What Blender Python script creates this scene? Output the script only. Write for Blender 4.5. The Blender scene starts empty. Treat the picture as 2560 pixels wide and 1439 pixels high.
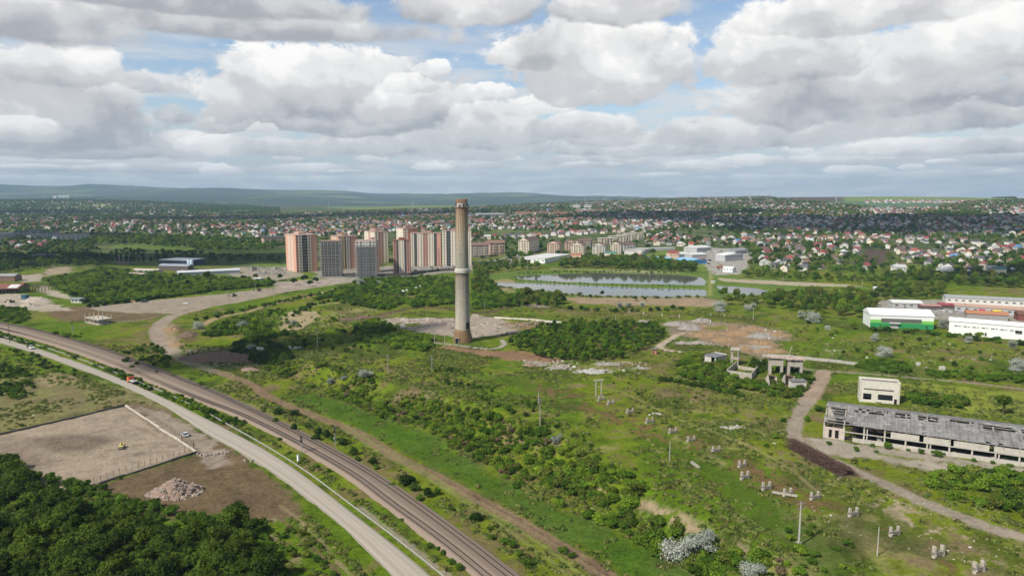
import bpy, math, random
import numpy as np
from mathutils import Vector, Matrix
R = math.radians
random.seed(7); rng = np.random.default_rng(7)
scene = bpy.context.scene
COL = scene.collection
# ---------------------------------------------------------------- camera
F = 1750.0; CX, CY = 1280.0, 719.5; CAMZ = 80.0; VH = 497.0
PITCH = math.atan((CY - VH) / F)
cd = bpy.data.cameras.new('camera'); cam = bpy.data.objects.new('camera', cd); COL.objects.link(cam)
cd.sensor_width = 36; cd.lens = F / 2560 * 36; cd.clip_start = 1; cd.clip_end = 60000
cam.location = (0, 0, CAMZ); cam.rotation_euler = (math.pi / 2 - PITCH, 0, 0)
scene.camera = cam
# ---------------------------------------------------------------- colour management
scene.view_settings.view_transform = 'Standard'; scene.view_settings.look = 'None'
scene.view_settings.exposure = 0.06; scene.view_settings.gamma = 1
# ---------------------------------------------------------------- sun
SUN_EL = 47.0
SH = Vector((0.77, 0.64, 0)).normalized()           # direction the shadows fall on the ground
sl = bpy.data.lights.new('sun', 'SUN'); sun = bpy.data.objects.new('sun', sl); COL.objects.link(sun)
sl.energy = 5.0; sl.angle = R(0.5); sl.color = (1.0, 0.94, 0.82)
SD = Vector((SH.x * math.cos(R(SUN_EL)), SH.y * math.cos(R(SUN_EL)), -math.sin(R(SUN_EL))))
sun.rotation_euler = SD.to_track_quat('-Z', 'Y').to_euler(); sun.location = (-300, -200, 600)
# ---------------------------------------------------------------- sky: Nishita with cumulus laid over it
def azel(u, v):
    x = (u - CX) / F; y = -(v - CY) / F
    X, Y, Z = x, math.cos(PITCH) + y * math.sin(PITCH), -math.sin(PITCH) + y * math.cos(PITCH)
    n = math.sqrt(X * X + Y * Y + Z * Z)
    return math.atan2(X, Y), math.asin(Z / n)
world = bpy.data.worlds.new('World'); scene.world = world; world.use_nodes = True
NT = world.node_tree; NT.nodes.clear()
def nd(nt, t, **k):
    n = nt.nodes.new(t)
    for a, b in k.items(): setattr(n, a, b)
    return n
def mth(nt, op, a, b=None, c=None, clamp=False):
    n = nt.nodes.new('ShaderNodeMath'); n.operation = op; n.use_clamp = clamp
    for i, s in enumerate((a, b, c)):
        if s is None: continue
        if isinstance(s, (int, float)): n.inputs[i].default_value = s
        else: nt.links.new(s, n.inputs[i])
    return n.outputs[0]
def cloud_group():
    g = bpy.data.node_groups.new('cloud_layer', 'ShaderNodeTree')
    I = g.interface
    for nm, ty in (('prev', 'NodeSocketColor'), ('az', 'NodeSocketFloat'), ('el', 'NodeSocketFloat'), ('na', 'NodeSocketFloat'),
                   ('nb', 'NodeSocketFloat'), ('ca', 'NodeSocketFloat'), ('ce', 'NodeSocketFloat'), ('ra', 'NodeSocketFloat'),
                   ('re', 'NodeSocketFloat'), ('amp', 'NodeSocketFloat'), ('soft', 'NodeSocketFloat'), ('lit', 'NodeSocketFloat'), ('op', 'NodeSocketFloat')):
        I.new_socket(nm, in_out='INPUT', socket_type=ty)
    I.new_socket('col', in_out='OUTPUT', socket_type='NodeSocketColor')
    gi = g.nodes.new('NodeGroupInput'); go = g.nodes.new('NodeGroupOutput'); i = {s.name: s for s in gi.outputs}
    a = mth(g, 'DIVIDE', mth(g, 'SUBTRACT', i['az'], i['ca']), i['ra'])
    e = mth(g, 'DIVIDE', mth(g, 'SUBTRACT', i['el'], i['ce']), i['re'])
    ey = mth(g, 'MAXIMUM', e, mth(g, 'MULTIPLY', e, -1.7))
    q = mth(g, 'SQRT', mth(g, 'ADD', mth(g, 'MULTIPLY', a, a), mth(g, 'MULTIPLY', ey, ey)))
    d = mth(g, 'ADD', mth(g, 'SUBTRACT', 1.11, q), mth(g, 'MULTIPLY', mth(g, 'MULTIPLY', i['na'], i['amp']), 1.35))
    mr = g.nodes.new('ShaderNodeMapRange'); mr.interpolation_type = 'SMOOTHERSTEP'
    g.links.new(d, mr.inputs[0]); mr.inputs[1].default_value = 0; g.links.new(mth(g, 'MULTIPLY', i['soft'], .62), mr.inputs[2])
    al = mth(g, 'MULTIPLY', mr.outputs[0], i['op'])
    # towards the top and the sunny left the cloud is white, its underside grey
    sh = mth(g, 'MULTIPLY_ADD', e, 0.52, mth(g, 'ADD', i['lit'], 0.07))
    sh = mth(g, 'MULTIPLY_ADD', i['nb'], 1.75, sh)
    sh = mth(g, 'MULTIPLY_ADD', a, -0.06, sh)
    rp = g.nodes.new('ShaderNodeValToRGB'); cr = rp.color_ramp; cr.interpolation = 'EASE'
    cr.elements[0].position = 0.0; cr.elements[0].color = (0.41, 0.42, 0.455, 1)
    cr.elements[1].position = 1.0; cr.elements[1].color = (1.05, 1.03, 1.0, 1)
    m = cr.elements.new(0.45); m.color = (0.66, 0.655, 0.66, 1)
    m = cr.elements.new(0.72); m.color = (0.86, 0.85, 0.84, 1)
    g.links.new(sh, rp.inputs[0])
    mx = g.nodes.new('ShaderNodeMixRGB'); g.links.new(al, mx.inputs[0]); g.links.new(i['prev'], mx.inputs[1]); g.links.new(rp.outputs[0], mx.inputs[2])
    g.links.new(mx.outputs[0], go.inputs[0])
    return g
def build_world():
    L = NT.links.new
    out = nd(NT, 'ShaderNodeOutputWorld'); bg = nd(NT, 'ShaderNodeBackground'); L(bg.outputs[0], out.inputs[0])
    sky = nd(NT, 'ShaderNodeTexSky', sky_type='NISHITA'); sky.sun_disc = False
    sky.sun_elevation = R(SUN_EL); sky.sun_rotation = math.atan2(-SH.x, -SH.y); sky.altitude = 200
    sky.air_density = 1.0; sky.dust_density = 1.3
    tc = nd(NT, 'ShaderNodeTexCoord'); sp = nd(NT, 'ShaderNodeSeparateXYZ'); L(tc.outputs['Generated'], sp.inputs[0])
    az = mth(NT, 'ARCTAN2', sp.outputs[0], sp.outputs[1]); el = mth(NT, 'ARCSINE', sp.outputs[2])
    # finer and flatter pattern towards the horizon, as a cloud layer seen at a distance
    cz = mth(NT, 'ADD', mth(NT, 'MAXIMUM', sp.outputs[2], 0.0), 0.10)
    def noise(scale, zs, detail, rough, seed, vec=None):
        cb = nd(NT, 'ShaderNodeCombineXYZ')
        L(mth(NT, 'DIVIDE', sp.outputs[0], cz), cb.inputs[0]); L(mth(NT, 'MULTIPLY', mth(NT, 'LOGARITHM', cz, 2.718), zs), cb.inputs[1])
        L(mth(NT, 'DIVIDE', sp.outputs[1], mth(NT, 'MULTIPLY', cz, 3.0)), cb.inputs[2])
        ad = nd(NT, 'ShaderNodeVectorMath', operation='ADD'); L(cb.outputs[0], ad.inputs[0]); ad.inputs[1].default_value = (seed, seed * 1.7, seed * .3)
        n = nd(NT, 'ShaderNodeTexNoise'); n.inputs['Scale'].default_value = scale; n.inputs['Detail'].default_value = detail; n.inputs['Roughness'].default_value = rough
        n.inputs['Distortion'].default_value = 0.25
        L(ad.outputs[0], n.inputs['Vector'])
        return n.outputs[0]
    # billowed edge noise: plain noise on direction, isotropic
    def isonoise(scale, detail, rough, off, distort=0.0):
        mp = nd(NT, 'ShaderNodeMapping'); mp.inputs['Location'].default_value = (off, off * .7, off * 1.3); L(tc.outputs['Generated'], mp.inputs[0])
        mp.inputs['Scale'].default_value = (1, 1, 1.7)
        n = nd(NT, 'ShaderNodeTexNoise'); n.inputs['Scale'].default_value = scale; n.inputs['Detail'].default_value = detail; n.inputs['Roughness'].default_value = rough
        n.inputs['Distortion'].default_value = distort
        L(mp.outputs[0], n.inputs['Vector']); return n.outputs[0]
    na = mth(NT, 'SUBTRACT', isonoise(10.0, 10, 0.64, 3.1, 0.3), 0.5)
    # shading noise: the difference of the same billow field sampled a little lower-right gives lit and shaded flanks
    nb0 = isonoise(11.0, 7, 0.58, 5.0, 0.3); nb1 = isonoise(11.0, 4, 0.5, 5.012, 0.3)
    mp = mth(NT, 'SUBTRACT', nb0, 0.5)
    vo = nd(NT, 'ShaderNodeTexVoronoi'); vo.feature = 'SMOOTH_F1'; vo.inputs['Scale'].default_value = 15
    try: vo.inputs['Smoothness'].default_value = 0.9; vo.inputs['Detail'].default_value = 2.0
    except Exception: pass
    wv = nd(NT, 'ShaderNodeVectorMath', operation='MULTIPLY_ADD')
    nn = nd(NT, 'ShaderNodeTexNoise'); nn.inputs['Scale'].default_value = 12; nn.inputs['Detail'].default_value = 4
    L(tc.outputs['Generated'], nn.inputs['Vector']); L(nn.outputs['Color'], wv.inputs[0]); wv.inputs[1].default_value = (0.10, 0.10, 0.10); L(tc.outputs['Generated'], wv.inputs[2])
    L(wv.outputs[0], vo.inputs['Vector'])
    bil = mth(NT, 'SUBTRACT', 0.42, vo.outputs['Distance'])
    nb = mth(NT, 'ADD', mth(NT, 'MULTIPLY', mp, 0.75), mth(NT, 'MULTIPLY', bil, 0.32))
    na = mth(NT, 'ADD', na, mth(NT, 'MULTIPLY', bil, 0.25))
    # base sky, paler and hazier at the horizon
    hz = nd(NT, 'ShaderNodeMapRange'); L(el, hz.inputs[0]); hz.inputs[1].default_value = 0.0; hz.inputs[2].default_value = 0.13; hz.interpolation_type = 'SMOOTHSTEP'
    sc = nd(NT, 'ShaderNodeVectorMath', operation='SCALE'); L(sky.outputs[0], sc.inputs[0]); sc.inputs['Scale'].default_value = 0.145
    base = nd(NT, 'ShaderNodeMixRGB'); L(hz.outputs[0], base.inputs[0]); base.inputs[1].default_value = (0.52, 0.575, 0.65, 1); L(sc.outputs[0], base.inputs[2])
    # thin layered clouds low over the horizon
    ln = noise(2.1, 5.5, 7, 0.6, 2.0)
    lr = nd(NT, 'ShaderNodeMapRange'); L(ln, lr.inputs[0]); lr.inputs[1].default_value = 0.40; lr.inputs[2].default_value = 0.66; lr.interpolation_type = 'SMOOTHSTEP'
    low = nd(NT, 'ShaderNodeMapRange'); L(el, low.inputs[0]); low.inputs[1].default_value = 0.30; low.inputs[2].default_value = 0.13; low.interpolation_type = 'SMOOTHSTEP'
    lc = nd(NT, 'ShaderNodeMixRGB'); L(mth(NT, 'MULTIPLY', mth(NT, 'MULTIPLY', lr.outputs[0], low.outputs[0]), 0.85), lc.inputs[0]); L(base.outputs[0], lc.inputs[1])
    lc.inputs[2].default_value = (0.76, 0.75, 0.74, 1)
    prev = lc.outputs[0]
    # away from the photographed part of the sky unseen cloud is added, darkened to lower the ambient light
    gn = noise(0.75, 1.6, 8, 0.6, 9.0)
    gr = nd(NT, 'ShaderNodeMapRange'); L(gn, gr.inputs[0]); gr.inputs[1].default_value = 0.40; gr.inputs[2].default_value = 0.54; gr.interpolation_type = 'SMOOTHSTEP'
    back = nd(NT, 'ShaderNodeMapRange'); L(sp.outputs[1], back.inputs[0]); back.inputs[1].default_value = 0.74; back.inputs[2].default_value = 0.5
    hi = nd(NT, 'ShaderNodeMapRange'); L(el, hi.inputs[0]); hi.inputs[1].default_value = 0.33; hi.inputs[2].default_value = 0.42
    gc = nd(NT, 'ShaderNodeMixRGB'); L(mth(NT, 'MULTIPLY', gr.outputs[0], mth(NT, 'MAXIMUM', back.outputs[0], hi.outputs[0])), gc.inputs[0]); L(prev, gc.inputs[1]); gc.inputs[2].default_value = (0.27, 0.29, 0.33, 1)
    prev = gc.outputs[0]
    G = cloud_group(); first = prev
    def chain(u0, u1, v0, v1):
        prev = first
        for (u, v, ru, rv, amp, soft, lit, op) in CLOUDS:
            if u + ru * 1.75 < u0 or u - ru * 1.75 > u1 or v + rv * 1.2 < v0 or v - rv * 1.8 > v1: continue
            a0, e0 = azel(u, v); a1, _ = azel(u + ru, v); _, e1 = azel(u, v - rv)
            n = NT.nodes.new('ShaderNodeGroup'); n.node_tree = G
            L(prev, n.inputs['prev']); L(az, n.inputs['az']); L(el, n.inputs['el']); L(na, n.inputs['na']); L(nb, n.inputs['nb'])
            for k, x in (('ca', a0), ('ce', e0), ('ra', abs(a1 - a0)), ('re', e1 - e0), ('amp', amp), ('soft', soft), ('lit', lit), ('op', op)): n.inputs[k].default_value = x
            prev = n.outputs[0]
        b = nd(NT, 'ShaderNodeBackground'); L(prev, b.inputs[0]); return b.outputs[0]
    def split(val, edge, lo, hi):
        m = nd(NT, 'ShaderNodeMixShader'); L(mth(NT, 'GREATER_THAN', val, edge), m.inputs[0]); L(lo, m.inputs[1]); L(hi, m.inputs[2]); return m.outputs[0]
    US = [-500, 640, 1280, 1920, 3060]; cols_ = []
    for a in range(4):
        vs = [(-600, 130), (130, 300), (300, 700)]
        c = [chain(US[a], US[a + 1], v0 - 12, v1 + 12) for v0, v1 in vs]
        cols_.append(split(el, azel(1280, 300)[1] - .002, c[2], split(el, azel(1280, 130)[1] - .002, c[1], c[0])))
    front = cols_[3]
    for a in (2, 1, 0): front = split(az, azel(US[a + 1], 480)[0], cols_[a], front)
    b = nd(NT, 'ShaderNodeBackground'); L(first, b.inputs[0]); plain = b.outputs[0]
    sh = split(el, .40, front, plain); sh = split(el, -.02, plain, sh); sh = split(az, .80, sh, plain); sh = split(az, -.80, plain, sh)
    NT.nodes.remove(bg); L(sh, out.inputs[0])
    try: world.cycles.sampling_method = 'MANUAL'; world.cycles.sample_map_resolution = 256
    except Exception: pass
# centre, half width, half height above the base (photo pixels), edge roughness, softness, brightness, opacity; far ones first
CLOUDS = [
 (150,452,300,16,1.5,.6,.62,.7),(560,448,330,14,1.5,.6,.60,.6),(1000,452,300,16,1.5,.6,.60,.6),(1450,448,300,13,1.5,.6,.60,.6),(1900,446,340,13,1.5,.6,.62,.6),(2350,438,300,18,1.5,.6,.60,.6),
 (1130,415,210,22,1.3,.5,.62,.9),(1480,405,200,24,1.3,.5,.60,.85),(1760,412,140,22,1.3,.5,.62,.8),(2150,400,260,26,1.3,.5,.58,.85),(2500,405,180,26,1.3,.5,.60,.8),(100,415,260,26,1.2,.5,.56,.8),(420,425,240,22,1.3,.5,.60,.8),(780,425,260,22,1.3,.5,.58,.8),
 (94,418,112,9,1.6,.35,.80,.85),(204,405,51,11,1.6,.35,.80,.85),(289,420,76,15,1.6,.35,.80,.85),(474,382,76,9,1.6,.35,.80,.85),(562,431,68,22,1.6,.35,.80,.85),(714,396,62,18,1.6,.35,.80,.85),(874,429,61,9,1.6,.35,.80,.85),(925,398,66,22,1.6,.35,.80,.85),(1076,418,70,17,1.6,.35,.80,.85),(1271,397,70,15,1.6,.35,.80,.85),(1353,378,98,11,1.6,.35,.80,.85),(1463,414,87,13,1.6,.35,.80,.85),(1652,439,88,10,1.6,.35,.80,.85),(1744,417,106,20,1.6,.35,.80,.85),(1875,402,105,20,1.6,.35,.80,.85),(1987,377,47,20,1.6,.35,.80,.85),(2140,427,115,21,1.6,.35,.80,.85),(2278,419,46,16,1.6,.35,.80,.85),(2360,404,70,10,1.6,.35,.80,.85),(2516,432,110,14,1.6,.35,.80,.85),
 (1620,368,330,46,1.1,.45,.62,.95),(2330,372,330,42,1.1,.4,.60,.95),(1990,345,230,34,1.2,.5,.56,.8),(1500,335,130,62,1.2,.4,.60,.95),
 (230,375,330,48,1.0,.45,.56,.9),(450,360,125,40,1.2,.4,.64,.95),(120,335,330,80,.9,.5,.52,.9),(690,372,260,46,1.2,.4,.66,.95),(930,365,260,60,1.2,.4,.58,.95),
 (1180,360,260,95,1.3,.35,.68,1),(1440,320,130,50,1.2,.4,.60,.9),
 (820,300,380,85,1.2,.4,.56,1),(560,318,90,30,1.3,.5,.5,.7),(430,290,75,46,1.2,.7,.36,.75),
 (330,215,190,48,1.2,.5,.56,.85),(120,275,350,200,1.1,.4,.56,1),(150,175,230,95,1.3,.3,.78,.95),(60,330,160,50,1.3,.35,.72,.8),(300,250,120,45,1.3,.35,.7,.7),
 (1900,335,360,70,1.1,.4,.60,1),(2320,300,380,80,1.1,.4,.58,1),
 (830,225,370,140,1.25,.32,.66,1),(1060,270,170,85,1.3,.3,.66,1),(1250,330,190,90,1.3,.3,.62,1),(650,250,190,110,1.2,.35,.62,1),
 (1085,180,62,42,1.5,.22,.95,.95),(1030,215,80,40,1.5,.25,.9,.8),(1235,232,95,34,1.5,.22,.95,.95),(1330,268,110,46,1.5,.25,.9,.95),(660,325,60,30,1.5,.3,.9,.8),
 (2060,265,430,100,1.1,.4,.58,1),(1500,225,190,80,1.1,.5,.52,1),
 (1490,180,290,165,1.15,.35,.64,1),(1330,150,110,60,1.2,.5,.5,.6),
 (2190,205,520,150,1.1,.4,.62,1),(1950,150,280,130,1.2,.35,.66,1),(2420,110,340,160,1.1,.45,.72,1),(2150,40,420,90,1.1,.45,.74,1),(2600,235,260,60,1.0,.6,.30,.95),
 (540,60,680,70,1.0,.6,.36,1),(1150,30,240,70,1.1,.5,.50,1),(60,60,360,110,.9,.7,.46,1),(1560,20,200,80,1.1,.5,.56,1),(350,-10,700,70,.9,.6,.34,1),(1900,-40,300,60,1.0,.5,.6,1),
]
build_world()
# ---------------------------------------------------------------- numeric noise
def _h(ix, iy, s):
    n = (ix.astype(np.int64) * 374761393 + iy.astype(np.int64) * 668265263 + s * 1442695041) & 0x7fffffff
    n = (n ^ (n >> 13)) * 1274126177 & 0x7fffffff
    return ((n ^ (n >> 16)) & 0xffff) / 65535.0
def vnoise(x, y, s=0):
    ix = np.floor(x); iy = np.floor(y); fx = x - ix; fy = y - iy
    fx = fx * fx * (3 - 2 * fx); fy = fy * fy * (3 - 2 * fy)
    a = _h(ix, iy, s); b = _h(ix + 1, iy, s); c = _h(ix, iy + 1, s); d = _h(ix + 1, iy + 1, s)
    return (a * (1 - fx) + b * fx) * (1 - fy) + (c * (1 - fx) + d * fx) * fy
def fbm(x, y, sc, oct=4, s=0, rough=.5):
    t = 0; a = 1; n = 0; x = x / sc; y = y / sc
    for i in range(oct):
        t = t + a * vnoise(x, y, s + i * 17); n += a; a *= rough; x = x * 2.03 + 11.3; y = y * 2.03 + 5.7
    return t / n - .5
def sstep(a, b, x):
    t = np.clip((x - a) / (b - a), 0, 1); return t * t * (3 - 2 * t)
# ---------------------------------------------------------------- terrain
RN = np.array([60, 800, 1000, 1500, 2200, 3000, 3800, 4800, 6500, 9000, 12000, 14500], float)
UN = np.array([0, 320, 640, 960, 1280, 1600, 1920, 2240, 2560], float)
SKY = [(0,455),(100,458),(190,458),(240,454),(330,458),(450,467),(600,469),(700,470),(760,470),(870,472),(930,480),(1050,482),(1130,483),(1200,480),(1290,478),(1350,482),(1400,487),(1440,491),(1500,489),(1560,492),(1620,494),(1700,497),(2560,500)]
TB = {0:[0,0,3,6,9,14,38,84,20,110],320:[0,0,3,7,10,14,32,78,15,120],640:[0,0,4,8,12,16,20,30,10,110],960:[0,0,6,14,22,30,36,30,10,90],
      1280:[0,0,8,20,32,42,50,30,10,70],1600:[0,0,7,20,38,56,76,45,20,50],1920:[0,0,6,20,45,70,92,60,30,40],2240:[0,0,5,20,48,73,98,60,40,40],2560:[0,0,5,21,50,75,88,60,40,40]}
LR = np.linspace(math.log(60), math.log(14500), 260)
_cols = []
for u in UN:
    row = list(TB[int(u)])
    vs = np.interp(u, [a for a, b in SKY], [b for a, b in SKY]); row.append(80 - (vs - VH) * 12000 / F); row.append(row[-1] * .6)
    _cols.append(row)
_cols = np.array(_cols)
UF = np.linspace(-320, 2880, 161)
def _fine():
    T = np.zeros((len(UF), len(LR)))
    for k, uu in enumerate(UF):
        uc = np.clip(uu, 0, 2560)
        row = np.array([np.interp(uc, UN, _cols[:, j]) for j in range(len(RN))])
        row[-2] = 80 - (np.interp(uc, [a for a, b in SKY], [b for a, b in SKY]) - VH) * 12000 / F
        T[k] = np.interp(LR, np.log(RN), row)
    k = np.ones(9) / 9
    T2 = np.array([np.convolve(np.pad(t, 4, mode='edge'), k, 'valid') for t in T])
    T2 = np.array([np.convolve(np.pad(t, 4, mode='edge'), k, 'valid') for t in T2])
    ku = np.ones(7) / 7; far = LR > math.log(9500)
    T3 = np.array([np.convolve(np.pad(T2[:, j], 3, mode='edge'), ku, 'valid') for j in range(T2.shape[1])]).T
    T3[:, far] = T2[:, far]
    return T3
TF = _fine()
def flatpt(u, v, z=0.0):
    x = (u - CX) / F; y = -(v - CY) / F
    Y = math.cos(PITCH) + y * math.sin(PITCH); Z = -math.sin(PITCH) + y * math.cos(PITCH)
    t = (z - CAMZ) / Z
    return (x * t, Y * t)
EDGE = np.array([flatpt(*p, -3) for p in [(520,838),(640,885),(760,925),(900,965),(1050,1000),(1200,1045),(1340,1110),(1480,1180),(1640,1270),(1800,1370),(1960,1480),(2300,1700)]])
PONDS_PX = [[(1284,690),(1330,687),(1420,683),(1500,681),(1600,682),(1690,686),(1750,693),(1760,703),(1755,713),(1650,711),(1500,708),(1380,704),(1310,699)],
            [(1236,706),(1330,707),(1450,712),(1600,719),(1758,723),(1761,740),(1660,742),(1560,741),(1480,739),(1400,733),(1310,722),(1250,714)],
            [(1793,714),(1830,715),(1880,719),(1915,727),(1905,736),(1860,738),(1810,728)]]
PONDS = [np.array([flatpt(*p, -0.9) for p in q]) for q in PONDS_PX]
def segdist(x, y, pl, closed=False):
    """distance to a polyline, and the signed side of the nearest segment"""
    best = np.full(x.shape, 1e18); side = np.zeros(x.shape)
    n = len(pl); last = n if closed else n - 1
    for i in range(last):
        ax, ay = pl[i]; bx, by = pl[(i + 1) % n]
        dx, dy = bx - ax, by - ay; L2 = dx * dx + dy * dy + 1e-9
        t = np.clip(((x - ax) * dx + (y - ay) * dy) / L2, 0, 1)
        ex = x - ax - t * dx; ey = y - ay - t * dy; d = ex * ex + ey * ey
        m = d < best; best = np.where(m, d, best)
        side = np.where(m, np.sign(dx * (y - ay) - dy * (x - ax)), side)
    return np.sqrt(best), side
def polysd(x, y, pl):
    d, _ = segdist(x, y, pl, True)
    ins = np.zeros(x.shape, bool); n = len(pl); j = n - 1
    for i in range(n):
        xi, yi = pl[i]; xj, yj = pl[j]
        if yi != yj:
            c = ((yi > y) != (yj > y)) & (x < (xj - xi) * (y - yi) / (yj - yi) + xi)
            ins ^= c
        j = i
    return np.where(ins, d, -d)
def Hs(x, y):
    x = np.asarray(x, float); y = np.asarray(y, float)
    u = np.clip(CX + F * x / np.maximum(y, 1), UF[0], UF[-1]); lr = np.clip(np.log(np.maximum(y, 60)), LR[0], LR[-1])
    fu = (u - UF[0]) / (UF[1] - UF[0]); fr = (lr - LR[0]) / (LR[1] - LR[0])
    iu = np.clip(fu.astype(int), 0, len(UF) - 2); ir = np.clip(fr.astype(int), 0, len(LR) - 2); fu = fu - iu; fr = fr - ir
    h = (TF[iu, ir] * (1 - fu) + TF[iu + 1, ir] * fu) * (1 - fr) + (TF[iu, ir + 1] * (1 - fu) + TF[iu + 1, ir + 1] * fu) * fr
    # the railway runs in lower ground: a bank about six metres high
    m = y < 520
    if np.any(m):
        d, s = segdist(np.where(m, x, 0), np.where(m, y, 1e4), EDGE)
        sd = d * s                       # positive = left of the line (towards the plateau or away)
        low = sstep(7, -7, sd) * sstep(430, 300, y)
        h = h - 6.0 * np.where(m, low, 0)
    m = (y > 520) & (y < 900)
    if np.any(m):
        for pl in PONDS:
            x0, y0 = pl.min(0) - 20; x1, y1 = pl.max(0) + 20
            mm = m & (x > x0) & (x < x1) & (y > y0) & (y < y1)
            if np.any(mm):
                sd = polysd(x[mm] if x.ndim else x, y[mm] if y.ndim else y, pl) if x.ndim else polysd(x, y, pl)
                if x.ndim: h[mm] = h[mm] - 2.4 * sstep(-6, 3, sd)
                else: h = h - 2.4 * sstep(-6, 3, sd)
    return h
def H(x, y):
    x = np.atleast_1d(np.asarray(x, float)); y = np.atleast_1d(np.asarray(y, float))
    h = Hs(x, y)
    h = h + fbm(x, y, 14, 3, 3) * 0.7 + fbm(x, y, 2.6, 2, 5) * 0.28
    h = h + fbm(x, y, 420, 4, 21) * 16 * sstep(2600, 4200, y) + fbm(x, y, 1500, 5, 31) * 150 * sstep(6200, 8500, y) * sstep(12600, 10500, y) + fbm(x, y, 300, 4, 77) * 20 * sstep(7000, 9000, y)
    return h
def h1(x, y): return float(H(x, y)[0])
_ts = np.exp(np.linspace(math.log(70), math.log(14300), 900))
def PW(us, vs, micro=True):
    """photo pixels -> points on the terrain"""
    us = np.atleast_1d(np.asarray(us, float)); vs = np.atleast_1d(np.asarray(vs, float))
    x = (us - CX) / F; yy = -(vs - CY) / F
    Y = math.cos(PITCH) + yy * math.sin(PITCH); Z = -math.sin(PITCH) + yy * math.cos(PITCH)
    ax = x / Y; az = Z / Y
    X = ax[:, None] * _ts[None, :]; YY = np.broadcast_to(_ts[None, :], X.shape)
    hh = Hs(X, np.array(YY)); below = (CAMZ + az[:, None] * _ts[None, :]) < hh
    k = np.where(below.any(1), below.argmax(1), len(_ts) - 1); k = np.maximum(k, 1)
    lo = _ts[k - 1]; hi = _ts[k]
    for _ in range(14):
        mid = (lo + hi) / 2; b = (CAMZ + az * mid) < Hs(ax * mid, mid)
        hi = np.where(b, mid, hi); lo = np.where(b, lo, mid)
    X = ax * hi; return X, hi
def P(u, v, dz=0.0):
    X, Y = PW(u, v); return Vector((float(X[0]), float(Y[0]), h1(X[0], Y[0]) + dz))
def PL(pts):
    X, Y = PW([p[0] for p in pts], [p[1] for p in pts]); return np.stack([X, Y], 1)
# ---------------------------------------------------------------- mesh helpers
def tag(o, label=None, cat=None, group=None, kind=None):
    if label: o['label'] = label
    if cat: o['category'] = cat
    if group: o['group'] = group
    if kind: o['kind'] = kind
    return o
def empty(name, loc, rz=0, label=None, cat=None, group=None):
    o = bpy.data.objects.new(name, None); COL.objects.link(o); o.location = loc; o.rotation_euler = (0, 0, rz); o.empty_display_size = 1
    return tag(o, label, cat, group)
def np_mesh(name, V, Fq, mats=(), smooth=False, midx=None):
    me = bpy.data.meshes.new(name); V = np.asarray(V, np.float32); Fq = np.asarray(Fq, np.int32)
    k = Fq.shape[1]
    me.vertices.add(len(V)); me.vertices.foreach_set('co', V.ravel())
    me.loops.add(Fq.size); me.loops.foreach_set('vertex_index', Fq.ravel())
    me.polygons.add(len(Fq)); me.polygons.foreach_set('loop_start', np.arange(0, Fq.size, k, dtype=np.int32))
    try: me.polygons.foreach_set('loop_total', np.full(len(Fq), k, np.int32))
    except Exception: pass
    if smooth: me.polygons.foreach_set('use_smooth', np.ones(len(Fq), bool))
    for m in mats: me.materials.append(m)
    if midx is not None: me.polygons.foreach_set('material_index', np.asarray(midx, np.int32))
    me.update(calc_edges=True); me.validate(); return me
def link(name, me, parent=None, loc=None):
    o = bpy.data.objects.new(name, me); COL.objects.link(o)
    if parent is not None: o.parent = parent
    if loc is not None: o.location = loc
    return o
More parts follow.
